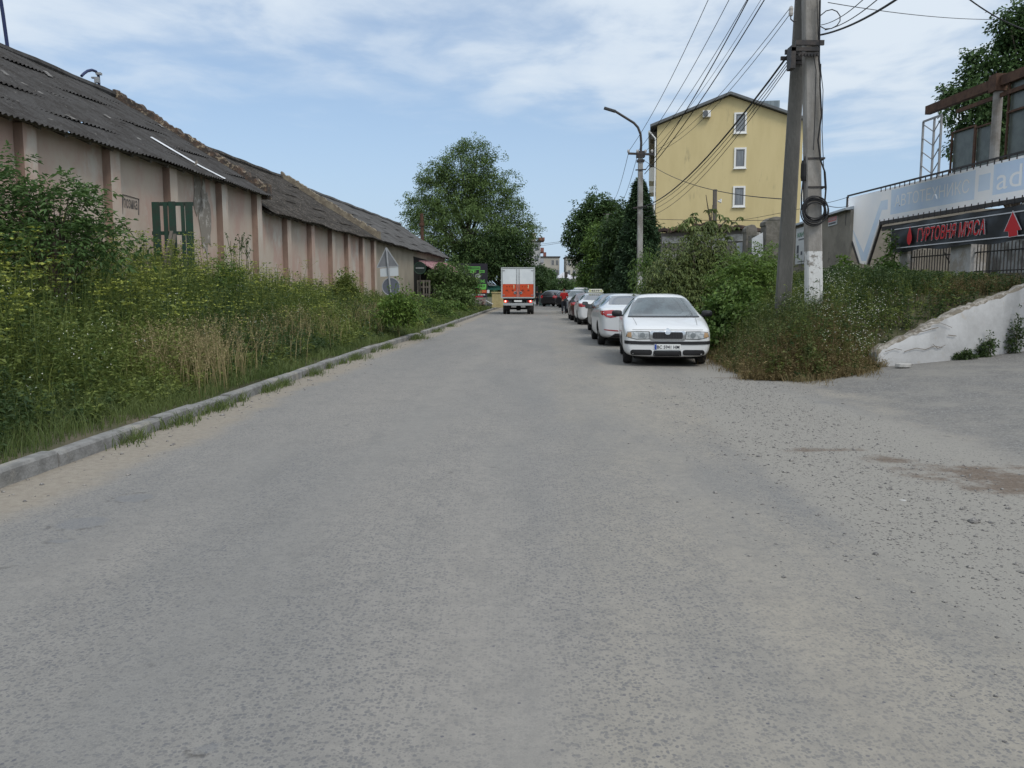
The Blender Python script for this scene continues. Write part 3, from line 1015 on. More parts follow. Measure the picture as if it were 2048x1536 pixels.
for x0, y0, x1, y1 in ((1467.5, 224.5, 1494, 267), (1467.5, 295, 1493, 337), (1465, 372, 1491, 414)):
    a, b = by(x0, y1), by(x1, y0)
    wdt, hh = (Vector((b.x, b.y, 0)) - Vector((a.x, a.y, 0))).length, b.z - a.z
    f = MB()
    r0 = (a - B0).dot(BR)
    fw, dp = .135, .09
    for q in ((0, 0, wdt, fw), (0, hh - fw, wdt, fw), (0, fw, fw, hh - 2 * fw), (wdt - fw, fw, fw, hh - 2 * fw)):
        f.obox(Bp(r0 + q[0], -dp, a.z + q[1]), BR * q[2], BE * (dp - .002), Vector((0, 0, q[3])))
    f.obox(Bp(r0 - .05, -dp - .08, a.z - .07), BR * (wdt + .1), BE * .14, Vector((0, 0, .06)))
    fo = f.build('window', trimw, yh)
    p = MB()
    p.obox(Bp(r0 + fw, -.03, a.z + fw), BR * (wdt - 2 * fw), BE * .028, Vector((0, 0, hh - 2 * fw)))
    p.build('pane', cur_m, fo)
    s = MB()
    for q in ((0, 0, wdt - 2 * fw, .07), (0, hh - 2 * fw - .07, wdt - 2 * fw, .07), (0, .07, .07, hh - 2 * fw - .14), (wdt - 2 * fw - .07, .07, .07, hh - 2 * fw - .14)):
        s.obox(Bp(r0 + fw + q[0], -.055, a.z + fw + q[1]), BR * q[2], BE * .024, Vector((0, 0, q[3])))
    s.build('sash', mat('grey_sash', (0.16, 0.16, 0.165), .5), fo)
ac = thing('air_conditioner', 'white air conditioner unit mounted high on the yellow gable', 'air conditioner', by(1412, 236) - BE * .4)
a, b = by(1405, 236), by(1421, 222.5)
r0 = (a - B0).dot(BR)
wdt, hh = (b - a).dot(BR), b.z - a.z
MB().obox(Bp(r0, -.42, a.z), BR * wdt, BE * .34, Vector((0, 0, hh))).build('housing', trimw, ac, bevel=.02)
MB().lathe([(0, -.012), (.21, -.012), (.24, 0), (.0, .01)], Bp(r0 + wdt * .40, -.432, a.z + hh * .5), axis='y', n=20).build('fan_grille', mat('fan', (.10, .11, .12), .6), ac)
for e_ in (.06, wdt - .1):
    MB().obox(Bp(r0 + e_, -.38, a.z - .05), BR * .05, BE * .4, Vector((0, 0, .05))).build('bracket', M['steel'], ac)
# box on the roof and the pale mast beside the far eave
hbm = mat('ribbed_grey_sheet', (0.20, 0.24, 0.26), 0.5, (0.155, 0.19, 0.21), 7, (.45, .55), detail=0, stretch=(1, 1, 0.02))
h0, h1 = by(1515, 228), by(1569, 195)
rr = (h0 - B0).dot(BR)
hb = MB()
hb.obox(Bp(rr, 3.0, ezb + .5), BR * ((h1 - h0).dot(BR) * 1.04), BE * 3.0, Vector((0, 0, h1.z + .45 - ezb - .5)))
hb.build('rooftop_box', hbm, yh)
mw = MB()
for px in (1607, 1612):
    q = at(px, 200, 70)
    mw.bar((q.x, 70, 9), (q.x, 70, q.z), .07)
for k in range(8):
    z = 10 + k * .95
    mw.bar((at(1607, 200, 70).x, 70, z), (at(1612, 200, 70).x, 70, z + .2), .05)
q = at(1609, 200, 70)
tag(mw.build('ladder', trimw, origin=(q.x, 70, 9)), 'pale narrow ladder mast rising behind the yellow house eave', 'ladder')
# flank: balconies with dark undersides
for k in range(4):
    z = 4.6 + k * 3.0
    for j in (2.5, 10.5):
        bc = MB()
        bc.obox(Bp(-.6, j, z), BR * .59, BE * 3.4, Vector((0, 0, .16)))
        bc.obox(Bp(-.6, j, z + .16), BR * .06, BE * 3.4, Vector((0, 0, .95)))
        bc.obox(Bp(-.54, j, z + .16), BR * .53, BE * .06, Vector((0, 0, .95)))
        bc.build('balcony', mat('balcony_panel', (0.30, 0.27, 0.24), .8) if k % 2 else trimw, yh)
MB().prism([Bp(-.55, .6, ezb - .9), Bp(-.02, .6, ezb - .9), Bp(-.02, .6, ezb - .35), Bp(-.55, .6, ezb - .35)], BE * (LEN - 2)).build('eave_soffit', M['wood'], yh)

# ------------------------------------------------------------------ ruined shed, posts and boards in front of the yellow house
sh0, sh1 = at(1322, 470, 38), at(1500, 462, 36)
sd = (Vector((sh1.x, sh1.y, 0)) - Vector((sh0.x, sh0.y, 0)))
sn = Vector((-sd.y, sd.x, 0)).normalized()
shed = thing('shed', 'low ruined shed with a pale band under a broken brown roof edge', 'shed', (sh0.x, sh0.y, 1.5))
zt = at(1400, 456, 37).z
sb = MB()
S = lambda f, o, z: Vector((sh0.x, sh0.y, 0)) + sd * f + sn * o + Vector((0, 0, z))
sb.obox(S(0, 0, .8), sd, sn * 4, Vector((0, 0, zt - .95)))
sb.build('wall', mat('peeling_wall', (0.20, 0.185, 0.165), .95, (0.44, 0.43, 0.41), .9, (.5, .6), detail=8, bump=.3), shed)
bd = MB().obox(S(.02, -.06, zt - .62), sd * .96, sn * .055, Vector((0, 0, .30)))
bd.build('pale_band', mat('chalky_band', (0.46, 0.45, 0.43), .95, (0.25, 0.235, 0.21), 1.8, (.5, .62), detail=8), shed)
rf = MB()
n = 20
for i in range(n):
    f0, f1 = i / n, (i + 1) / n
    za, zb = zt + .06 * math.sin(i * 1.9) + (.18 if 7 < i < 14 else 0), zt + .06 * math.sin(i * 1.9 + .9) + (.18 if 7 < i < 13 else 0)
    rf.hexa([S(f0, -.35, za - .12), S(f1, -.35, zb - .12), S(f1, 4.2, zb + .0), S(f0, 4.2, za + .0), S(f0, -.35, za), S(f1, -.35, zb), S(f1, 4.2, zb + .12), S(f0, 4.2, za + .12)])
rf.build('roof', mat('brown_broken_roof', (0.10, 0.06, 0.045), .95, (0.06, 0.045, 0.04), 4, bump=.5), shed)

post_m = mat('mossy_concrete_post', (0.20, 0.185, 0.165), .95, (0.12, 0.115, 0.095), 3, bump=.5, bscale=12)
for lab, x0, x1, yt, Y, dp, hump in (('squat concrete post with a rounded crumbling top, left of the two beside the ruined shed', 1493, 1514, 455, 32.5, .5, .12),
                               ('wide concrete post with a rounded crumbling top behind the leaning pole', 1533, 1572, 441, 31.0, .7, .15)):
    a, b = at(x0, yt, Y), at(x1, yt, Y)
    m_ = MB()
    wd = b.x - a.x
    prof = [(0, 1.2), (wd, 1.2), (wd, a.z - .2), (wd * 1.06, a.z - .16), (wd * 1.03, a.z - .02), (wd * .8, a.z + hump * .8), (wd * .5, a.z + hump), (wd * .2, a.z + hump * .7), (-wd * .05, a.z - .04), (-wd * .06, a.z - .17), (0, a.z - .2)]
    m_.prism([(a.x + x, Y, z) for x, z in prof], (0, dp, 0))
    tag(m_.build('concrete_post', post_m, origin=(a.x + wd / 2, Y, 1.2), bevel=.02), lab, 'post', 'concrete posts of the old gateway')
fw_ = MB()
a, b = at(1505, 470, 31.6), at(1585, 462, 30.6)
fw_.obox((a.x, a.y + .35, 1.2), Vector((b.x - a.x, b.y - a.y, 0)), (0, .2, 0), (0, 0, a.z - 1.2))
tag(fw_.build('garden_wall', post_m, origin=(a.x, a.y, 1.2)), 'mossy grey wall linking the two concrete posts', 'wall')
for lab, q, Y in (('white board leaning between the concrete posts', ((1504, 477), (1526, 465), (1526, 530), (1504, 530)), 31.0),
                  ('pale bluish board standing left of the white board', ((1474, 486), (1491, 483), (1491, 535), (1474, 540)), 33.0)):
    m_ = MB()
    pts = [at(px, py, Y) for px, py in q]
    m_.prism(pts, (0, .04, 0))
    tag(m_.build('board', mat('pale_board', (0.58, 0.60, 0.62), .7, (0.48, 0.50, 0.52), 2), origin=(pts[3].x, Y, pts[3].z)), lab, 'board')
q0, q1 = at(1431, 452, 37.0), at(1430, 379, 37.0)
st = thing('wooden_post', 'short grey post standing above the ruined shed', 'post', (q0.x, q0.y, 1.8))
MB().bar((q0.x, q0.y, 1.8), q1, .15, .15).build('shaft', M['wood'], st)
MB().tube([q1 - Vector((-.12, .1, .5)), q1 - Vector((-.24, .1, .56)), q1 - Vector((-.24, .1, .42))], .05, 6).build('insulator', trimw, st)

# ------------------------------------------------------------------ concrete garage with its notices
G1, G0 = at(1702, 420, 27.2), at(1584, 455, 34.8)
gdv = Vector((G0.x - G1.x, G0.y - G1.y, 0))
gn = Vector((gdv.y, -gdv.x, 0)).normalized()
if gn.x > 0: gn = -gn
gz = 4.15
gar = thing('garage', 'stained concrete garage with a pale sheet roof and two notices', 'garage', (G1.x, G1.y, 1.5))
gb = MB()
gb.obox((G1.x, G1.y, .8), gdv, -gn * 6, (0, 0, gz - .8))
gb.build('wall', mat('stained_concrete', (0.27, 0.245, 0.205), .95, (0.20, 0.18, 0.15), 1.1, (.38, .62), detail=8, bump=.35, bscale=12, col3=(0.14, 0.125, 0.105), scale3=2.8, contrast3=(.60, .72)), gar)
rb = MB()
rb.hexa([Vector((G1.x, G1.y, gz)) + gn * .18, Vector((G0.x, G0.y, gz)) + gn * .18, Vector((G0.x, G0.y, gz + .5)) - gn * 6, Vector((G1.x, G1.y, gz + .5)) - gn * 6,
         Vector((G1.x, G1.y, gz + .07)) + gn * .18, Vector((G0.x, G0.y, gz + .07)) + gn * .18, Vector((G0.x, G0.y, gz + 1.3)) - gn * 6, Vector((G1.x, G1.y, gz + 1.3)) - gn * 6])
rb.build('roof', mat('zinc_sheet', (0.52, 0.56, 0.60), .5, (0.42, 0.46, 0.50), 1.5), gar)
gq = lambda px, py: on_plane(px, py, Vector((G1.x, G1.y, 0)) + gn * .03, gn)
GR = gdv.normalized() * -1
pale = mat('notice_white', (0.60, 0.62, 0.62), .6)


def notice(name, label, x0, y0, x1, y1, pm):
    a, b = gq(x0, y1), gq(x1, y0)
    w_, h_ = (b - a).dot(GR), b.z - a.z
    t = thing(name, label, 'sign', a)
    MB().obox(a - gn * .025, GR * w_, gn * .025, (0, 0, h_)).build('panel', pm, t)
    return t, a + gn * .003, w_, h_


t, o, w_, h_ = notice('rental_notice', 'small red and white rental notice high on the garage wall', 1656, 431, 1674, 453, pale)
MB().obox(o + Vector((0, 0, h_ * .46)) + GR * .03, GR * (w_ - .06), gn * .004, (0, 0, h_ * .5)).build('red_field', mat('faded_red', (0.62, 0.20, 0.20), .6), t)
text_mesh('ОРЕНДА', pale, o + GR * w_ * .08 + Vector((0, 0, h_ * .56)) + gn * .006, GR, (0, 0, 1), w_ * .84, h_ * .3, t, bold=.02)
dk = mat('dark_print', (0.08, 0.09, 0.11), .6)
pb = MB()
for i in range(9):
    pb.obox(o + GR * (w_ * (.10 + i * .09)) + Vector((0, 0, h_ * .14)) + gn * .001, GR * w_ * .06, gn * .004, (0, 0, h_ * .2))
pb.build('print', dk, t)
t, o, w_, h_ = notice('shop_sign', 'tall white sign with green letters beside the whitewashed pole', 1590, 450, 1619, 529, pale)
grn = mat('green_print', (0.05, 0.20, 0.10), .6)
text_mesh('КАНТС', grn, o + GR * w_ * .12 + Vector((0, 0, h_ * .74)), GR, (0, 0, 1), w_ * .80, h_ * .13, t, bold=.03, shear=.1)
pb = MB()
for i in range(8):
    pb.obox(o + GR * w_ * (.22 + i * .085) + Vector((0, 0, h_ * .655)), GR * w_ * .06, gn * .004, (0, 0, h_ * .035))
pb.build('print', dk, t)
for i, (f, zz, ww, hh) in enumerate(((.10, .30, .16, .22), (.13, .17, .14, .10), (.42, .24, .12, .10), (.72, .36, .14, .16), (.20, .05, .5, .02))):
    MB().obox(o + GR * w_ * f + Vector((0, 0, h_ * zz)), GR * w_ * ww, gn * .004, (0, 0, h_ * hh)).build('print', dk, t)

# ------------------------------------------------------------------ the banner front: white sheet, black sheet, railings
NX = lambda d: 12.55 - 0.054 * d
PW0 = Vector((NX(0), 0, 0))
PE = Vector((-0.054, 1, 0)).normalized()
PN = Vector((-PE.y, PE.x, 0))                              # towards the road (left)
bq = lambda px, py, o=0.0: on_plane(px, py, PW0 + PN * o, PN)
PR = -PE                                                    # reading direction on the sheet: towards the camera
ban_white = mat('faded_banner', (0.86, 0.87, 0.88), .55, (0.80, 0.83, 0.86), 0.8, (.4, .65), bump=.15, bscale=3)
ban_blue = mat('faded_blue_print', (0.54, 0.67, 0.84), .55, (0.62, 0.73, 0.86), 1.0)
ban_pale = mat('faded_letter', (0.82, 0.84, 0.86), .55)
NEAR = 14.0
for m_ in (ban_white, ban_blue, ban_pale):               # thin vinyl lets light through
    N_, L_ = m_.node_tree.nodes, m_.node_tree.links
    tr_ = N_.new('ShaderNodeBsdfTranslucent')
    bs_ = N_['Principled BSDF']
    if bs_.inputs['Base Color'].links: L_.new(bs_.inputs['Base Color'].links[0].from_socket, tr_.inputs['Color'])
    else: tr_.inputs['Color'].default_value = bs_.inputs['Base Color'].default_value
    mx_ = N_.new('ShaderNodeMixShader')
    mx_.inputs[0].default_value = .8
    L_.new(bs_.outputs[0], mx_.inputs[1]); L_.new(tr_.outputs[0], mx_.inputs[2])
    L_.new(mx_.outputs[0], N_['Material Output'].inputs['Surface'])
end = lambda px, py: (bq(px, py).z)


def at_d(d, z, o=0.0):
    return Vector((NX(d), d, z)) + PN * o


fr = thing('banner_front', 'faded white advertising sheet with pale blue letters stretched on a rusty frame', 'banner', at_d(24, 1.9))
zt0, zb0 = bq(1697, 394).z, bq(1790, 438).z
cTL, cTip, cTip2, cV = bq(1697, 394), bq(1720, 527), bq(1733, 529), bq(1760, 443)
ZT, ZB = zt0 - .04, zb0
dL, dV = cTL.y, cV.y
h = ZT - ZB
AFF = lambda u, z: at_d(dL - u, z)                           # the sheet's plane: u runs in reading direction
UV = lambda p: (dL - p.y, p.z)


def inlay(name, loops, m, parent, text=None, off=0.0):
    """flat sheet with holes cut exactly for the pieces printed into it; text = (string, u0, z0, width, height)"""
    cu = None
    if text:
        fc = bpy.data.curves.new('t', 'FONT')
        fc.body, fc.offset, fc.resolution_u = text[0], .015, 3
        fo = bpy.data.objects.new('t', fc)
        COL.objects.link(fo)
        dg = bpy.context.evaluated_depsgraph_get()
        tm = bpy.data.meshes.new_from_object(fo.evaluated_get(dg))
        co = np.array([v.co[:2] for v in tm.vertices])
        mn, mx = co.min(0), co.max(0)
        bpy.data.meshes.remove(tm)
        src = fo.evaluated_get(dg).to_curve(dg)
        cu = bpy.data.curves.new('c', 'CURVE')
        cu.resolution_u = 3
        for s_ in src.splines:                                # copied spline by spline, so that all glyphs fill together
            d_ = cu.splines.new('BEZIER')
            d_.bezier_points.add(len(s_.bezier_points) - 1)
            for a_, b_ in zip(s_.bezier_points, d_.bezier_points):
                b_.handle_left_type = b_.handle_right_type = 'FREE'
                b_.co, b_.handle_left, b_.handle_right = a_.co, a_.handle_left, a_.handle_right
            d_.use_cyclic_u = True
            d_.resolution_u = 3
        bpy.data.objects.remove(fo)
        fu = lambda u: mn[0] + (u - text[1]) / text[3] * (mx[0] - mn[0])
        fz = lambda z: mn[1] + (z - text[2]) / text[4] * (mx[1] - mn[1])
        iu = lambda x: text[1] + (x - mn[0]) / (mx[0] - mn[0]) * text[3]
        iz = lambda y: text[2] + (y - mn[1]) / (mx[1] - mn[1]) * text[4]
    else:
        cu = bpy.data.curves.new('c', 'CURVE')
        fu = fz = iu = iz = lambda v: v
    cu.dimensions, cu.fill_mode = '2D', 'BOTH'
    cu.extrude = 0
    for lp in loops:
        sp = cu.splines.new('POLY')
        sp.points.add(len(lp) - 1)
        for k, (u, z) in enumerate(lp):
            sp.points[k].co = (fu(u), fz(z), 0, 1)
        sp.use_cyclic_u = True
    o = bpy.data.objects.new('c', cu)
    COL.objects.link(o)
    dg = bpy.context.evaluated_depsgraph_get()
    me = bpy.data.meshes.new_from_object(o.evaluated_get(dg))
    bpy.data.objects.remove(o)
    for v in me.vertices:
        v.co = AFF(iu(v.co.x), iz(v.co.y)) + PN * off
    me.materials.clear()
    me.materials.append(m)
    for p in me.polygons: p.material_index = 0
    me.name = name
    return link_mesh(name, me, parent)


rect = lambda u0, z0, u1, z1: [(u0, z0), (u1, z0), (u1, z1), (u0, z1)]
outer = [UV(p) for p in (at_d(dL, ZT), at_d(NEAR, ZT), at_d(NEAR, ZB), at_d(dV, ZB), at_d(cTip2.y, cTip2.z), at_d(cTip.y, cTip.z), at_d(dL, bq(1697, 447).z))]
dA, dB, dC, dD, dE = (bq(x, 400).y for x in (1782, 1948, 1955, 1978, 1984))
vee = [UV(bq(x, y)) for x, y in ((1703, 452), (1727, 505), (1762, 402), (1776, 399), (1775, 419), (1764, 420), (1732, 522), (1723, 522))]
r1 = rect(dL - dA, ZB + h * .16, dL - dB, ZB + h * .92)
r2 = rect(dL - dC, ZB + h * .34, dL - dD, ZB + h * .76)
r3 = rect(dL - dE, ZB + h * .18, dL - NEAR - .05, ZB + h * .94)
t1 = ('АВТОТЕХНИКС', dL - dA + .22, ZB + h * .36, dA - dB - .44, h * .38)
t3 = ('adl', dL - dE + .12, ZB + h * .27, dE - .12 - bq(2058, 350).y, h * .56)
inlay('sheet', [outer, vee, r1, r2, r3], ban_white, fr)
for lp, tx_ in ((vee, None), (r1, t1), (r2, None), (r3, t3)):
    inlay('blue_print', [lp], ban_blue, fr, tx_)
for tx_ in (t1, t3):
    inlay('lettering', [], ban_pale, fr, tx_, .002)
frm = MB()
frm.bar(at_d(dL + .05, ZT + .08), at_d(NEAR, ZT + .08), .045, .045)
frm.bar(at_d(dL + .06, ZT + .06), at_d(dL + .06, bq(1697, 447).z), .06)
frm.bar(at_d(dL + .06, bq(1697, 447).z), at_d(cTip.y + .05, cTip.z), .06)
frm.bar(at_d(cTip2.y, cTip2.z, -.06), at_d(dV, ZB - .02, -.06), .06)
frm.bar(at_d(dV, ZB - .05, -.03), at_d(NEAR, ZB - .05, -.03), .09, .10)
frm.bar(at_d(dV, ZB - .22, -.10), at_d(NEAR, ZB - .22, -.10), .08, .12)
d = dV
while d > NEAR:
    frm.bar(at_d(d, ZT + .07, .01), at_d(d, ZT - .05, .015), .02)
    frm.bar(at_d(d, ZB + .05, .01), at_d(d, ZB - .12, .015), .018)
    d -= .27
frm.build('frame', M['darkmetal'], fr)

bb0, bb1 = bq(1783, 452, .12), bq(1783, 505, .12)
bz1, bz0 = bb0.z + .0, bb1.z
dK = bb0.y
bk = thing('meat_banner', 'black banner with red lettering and a red arrow below the white sheet', 'banner', at_d(dK, bz0))
bm_ = MB()
nS = 48
sheet = []
for i in range(nS + 1):
    d = dK + (NEAR - dK) * i / nS
    for j in range(5):
        z = bz0 + (bz1 - bz0) * j / 4
        rip = (.018 * math.sin(d * 5 + z * 7) + .012 * math.sin(d * 13 - z * 5)) * (1 if 0 < j < 4 else .4)
        sheet.append(at_d(d, z + (.03 * math.sin(d * 3.1) if j in (0, 4) else 0), .12 + rip))
bm_.add(sheet, [(5 * i + j, 5 * i + 5 + j, 5 * i + 6 + j, 5 * i + 1 + j) for i in range(nS) for j in range(4)])
bm_.build('sheet', mat('black_vinyl', (0.018, 0.019, 0.022), .38, (0.03, 0.031, 0.035), 1.5, bump=.4, bscale=2.2, spec=.5), bk, smooth=60)
redp = mat('red_print', (0.55, 0.025, 0.03), .5)
redl = mat('red_outline', (0.60, 0.06, 0.07), .5)
wl = mat('white_line', (0.62, 0.62, 0.64), .5)
H = bz1 - bz0
O = .165
ln = MB()
for f in (.14, .84):
    ln.bar(at_d(dK - .25, bz0 + H * f, O), at_d(NEAR, bz0 + H * f, O), .025, .003, up=PN)
ln.bar(at_d(dK - .08, bz0 + H * .08, O), at_d(dK - .08, bz0 + H * .9, O), .012, .003, up=PN)
ln.build('white_line', wl, bk)
kq = lambda px, py: on_plane(px, py, PW0 + PN * O, PN)
t0, t1 = kq(1833, 491), kq(1969, 470)
text_mesh('ГУРТОВНЯ М\'ЯСА', wl, at_d(t0.y + .02, bz0 + H * .275, O - .008), PR, (0, 0, 1), t0.y - t1.y + .04, H * .50, bk, 'letter_outline', bold=.028, shear=.12)
text_mesh('ГУРТОВНЯ М\'ЯСА', redp, at_d(t0.y, bz0 + H * .29, O), PR, (0, 0, 1), t0.y - t1.y, H * .47, bk, bold=.012, shear=.12)
ar = MB()
a = [(2026, 424), (2042, 459), (2034.5, 461), (2035.5, 471), (2018, 474), (2017, 463), (2009, 463)]
pts = [kq(x, y) for x, y in a]
cc = sum(pts, Vector()) / len(pts)
ar.prism([cc + (p - cc) * 1.1 for p in pts], PN * .002, mi=1)
ar.prism([p + PN * .006 for p in pts], PN * .002, mi=0)
ar.build('arrow', [redp, wl], bk)
dr = MB()
c = kq(1819, 473)
dr.prism([c + PR * x * .21 + Vector((0, 0, y * .24)) for x, y in ((0, 1.25), (.25, .7), (.55, .1), (.6, -.35), (.42, -.75), (0, -1), (-.42, -.75), (-.6, -.35), (-.55, .1), (-.25, .7))], PN * .003)
dr.build('drop_mark', redp, bk)

# pillars and railings under the black banner
ZF = 1.98
pil_m = mat('plastered_brick_pier', (0.30, 0.27, 0.23), .95, (0.42, 0.41, 0.40), 1.2, (.45, .6), detail=8, bump=.4, bscale=14)
for lab, px0, px1 in (('dusty brown pier at the far end under the black banner', 1796, 1812), ('broad grey pier with peeling plaster under the black banner', 1897, 1938)):
    d1_, d0_ = bq(px0, 530).y, bq(px1, 530).y
    m_ = MB()
    m_.obox(at_d(d0_, ZF - .6, -.02), PE * (d1_ - d0_), -PN * .45, (0, 0, bz0 - ZF + .75))
    tag(m_.build('pier', pil_m, origin=at_d(d0_, ZF - .6), bevel=.03), lab, 'pier', 'piers under the black banner')
for lab, px0, px1 in (('black iron railing between the far pier and the broad pier', 1812, 1897), ('black iron railing right of the broad pier', 1938, 2120)):
    d1_, d0_ = bq(px0, 530).y, max(bq(px1, 530).y, 15)
    r_ = MB()
    d = d0_
    k = 0
    while d < d1_:
        r_.bar(at_d(d, ZF - .1, -.15), at_d(d, bz0 + .05 - (.04 if k % 2 else 0), -.15), .02)
        d += .13
        k += 1
    for z in (ZF + .03, bz0 - .17):
        r_.bar(at_d(d0_, z, -.15), at_d(d1_, z, -.15), .035, .03)
    tag(r_.build('railing', M['darkmetal'], origin=at_d((d0_ + d1_) / 2, ZF)), lab, 'railing', 'iron railings under the black banner')
bs = MB()
bs.obox(at_d(15, .6, -.05), PE * (bq(1790, 550).y - 15), -PN * .4, (0, 0, ZF - .64))
tag(bs.build('low_wall', mat('dark_stone_base', (0.13, 0.12, 0.105), .95, (0.09, 0.085, 0.07), 3, bump=.5), origin=at_d(20, .6)), 'low dark base wall under the railings', 'wall')
yd = MB()                                                    # what stands behind the railings
yd.obox(at_d(16, 1.6, -3.4), PE * 4.2, -PN * .2, (0, 0, 2.0)).obox(at_d(21.5, 1.6, -4.2), PE * 5, -PN * .2, (0, 0, 2.2))
tag(yd.build('yard_screen', mat('pale_sheeting', (0.36, 0.38, 0.39), .8, (0.16, 0.16, 0.15), 1.2, (.45, .6), detail=6), origin=at_d(20, 1.6, -4)), 'pale sheeting screen in the yard behind the railings', 'screen')
sk = MB().bar(at_d(bq(1846, 520).y, 2.65, -.6), at_d(bq(1880, 548).y, 1.95, -.5), .1, .05)
tag(sk.build('plank', M['wood'], origin=at_d(22, 2, -.5)), 'pale plank leaning behind the iron railing', 'plank')

# roof of the building behind the white sheet and the steel skeleton of a terrace on it
rb = MB()
rb.hexa([at_d(17, ZT - .3, -4.9), at_d(26, ZT - .3, -4.9), at_d(26, ZT - .3, -9), at_d(17, ZT - .3, -9), at_d(17, ZT + .4, -4.9), at_d(26, ZT + .4, -4.9), at_d(24, ZT + 1.3, -7), at_d(17, ZT + 1.3, -7)])
bh = thing('rusty_terrace', 'skeleton of a roof terrace with a rusty beam above the white sheet', 'terrace', at_d(20, ZT - .3, -1))
rb.build('roof', roof_m, bh)
bs = MB().obox(at_d(14, 1.9, -4.8), PE * 12, -PN * 4, (0, 0, ZT - 2.2))
bs.build('wall', pil_m, bh)
OB = -1.0
tq = lambda px, py: on_plane(px, py, PW0 + PN * OB, PN)
beam = MB()
b0, b1 = tq(1857, 229), tq(2048, 135)
zb_ = (b0.z + b1.z) / 2
# the beam runs on over the posts
b1d = min(b1.y, 17.0)
beam.bar(Vector((NX(b0.y), b0.y, zb_)) + PN * OB, Vector((NX(14.5), 14.5, zb_)) + PN * OB, .16, .24)
beam.bar(Vector((NX(b0.y - 1.5), b0.y - 1.5, zb_ - .34)) + PN * OB, Vector((NX(14.5), 14.5, zb_ - .34)) + PN * OB, .06, .10)
beam.build('beam', M['rust'], bh)
dc = tq(1995, 250).y
MB().tube([at_d(dc, ZT - .2, OB), at_d(dc, zb_ - .12, OB)], .115, 14).build('column', mat('pale_column', (0.27, 0.26, 0.245), .8, (0.17, 0.15, 0.13), 2.5, bump=.15), bh)
MB().box(at_d(dc, zb_ - .02, OB + .02), (.30, .34, .42)).build('column_head', M['rust'], bh)
lat = MB()
dl0, dl1 = tq(1848, 260).y, tq(1884, 260).y
zz0, zz1 = ZT - .1, tq(1848, 243).z
for d, zt_ in ((dl0, zz1), (dl1 + (dl0 - dl1) * .38, zz1 + .0), (dl1, zz1)):
    lat.bar(at_d(d, zz0, OB), at_d(d, zt_, OB), .05)
lat.bar(at_d(dl0, zz1, OB), at_d(dl1, zz1, OB), .05)
dm = dl1 + (dl0 - dl1) * .38
for k in range(5):
    z = zz1 - .08 - k * (zz1 - zz0) / 5.2
    lat.bar(at_d(dl0, z, OB), at_d(dm, z - .32, OB), .022)
    lat.bar(at_d(dl1, z, OB), at_d(dm, z - .32, OB), .022)
lat.build('lattice_frame', mat('pale_metal_frame', (0.25, 0.255, 0.26), .6), bh)
wired = mat('dusty_wired_glass', (0.10, 0.115, 0.10), .35, (0.065, 0.075, 0.065), 2.5, bump=.1, spec=.5)
for px0, px1, py0, o_ in ((1905, 1950, 268, -.05), (1952, 1984, 258, -.05), (2014, 2060, 165, -.05)):
    d1_, d0_ = tq(px0, 300).y, max(tq(px1, 300).y, 14.6)
    zt_ = tq(px0, py0).z
    gl = MB().obox(at_d(d0_, ZT - .1, OB + o_), PE * (d1_ - d0_), -PN * .02, (0, 0, zt_ - ZT + .1)).build('glass_panel', wired, bh)
    f_ = MB()
    for d in (d0_, d1_):
        f_.bar(at_d(d, ZT - .1, OB), at_d(d, zt_ + .04, OB), .045)
    f_.bar(at_d(d0_, zt_ + .03, OB), at_d(d1_, zt_ + .03, OB), .045)
    f_.build('panel_frame', M['rust'], gl)
MB().bar(tq(2014, 226), at_d(14.6, tq(2030, 220).z, OB + .05), .05).build('rail', M['rust'], bh)

# ------------------------------------------------------------------ whitewashed retaining wall of the side road
rw = MB()
xs = np.concatenate([np.linspace(6.72, 11, 46), np.linspace(11.3, 18, 20)])
rng = random.Random(9)
ring = []
for i, x in enumerate(xs):
    ys = float(south(x)) - (.0 if x > 6.9 else .02)
    zt_ = float(walltop(x)) + .02 * math.sin(x * 3) + rng.uniform(-.012, .012)
    zg = float(road_z(np.array(x), np.array(ys))) - .25
    t_ = .26
    ring.append([(x, ys, zg), (x, ys - .012 * rng.random(), (zg + zt_) / 2), (x, ys + .01, zt_ - .06 + rng.uniform(-.02, .02)), (x - .01, ys + .04 + .03 * rng.random(), zt_), (x - .05, ys + t_, zt_ - .02 + rng.uniform(-.03, .03)), (x - .05, ys + t_, zg)])
pts = [p for r in ring for p in r]
fs = []
for i in range(len(xs) - 1):
    for j in range(5):
        fs.append((6 * i + j, 6 * i + 6 + j, 6 * i + 7 + j, 6 * i + 1 + j))
fs += [(0, 1, 2, 3, 4, 5), tuple(6 * (len(xs) - 1) + j for j in reversed(range(6)))]
rw.add(pts, fs)
for i, f in enumerate(rw.f):
    if len(f) == 4 and (i % 5) in (2, 3): rw.m[i] = 1
ww = mat('old_whitewash', (0.43, 0.433, 0.435), .92, (0.35, 0.35, 0.35), 1.3, (.38, .66), detail=8, bump=.45, bscale=6, col3=(0.36, 0.34, 0.31), scale3=3.4, contrast3=(.60, .68), rough_n=.72)
rwo = rw.build('retaining_wall', [ww, mat('broken_coping', (0.17, 0.15, 0.12), .95, (0.33, 0.31, 0.28), 7, (.45, .6), bump=.8)], origin=(8.5, 15.9, 0), smooth=40)
tag(rwo, 'whitewashed retaining wall rising beside the side road with cracked render', 'wall')
crk = MB()
wq = lambda px, py: on_plane(px, py, Vector((6.9, 15.325, 0)), Vector((-1.35, 3.5, 0)).normalized())
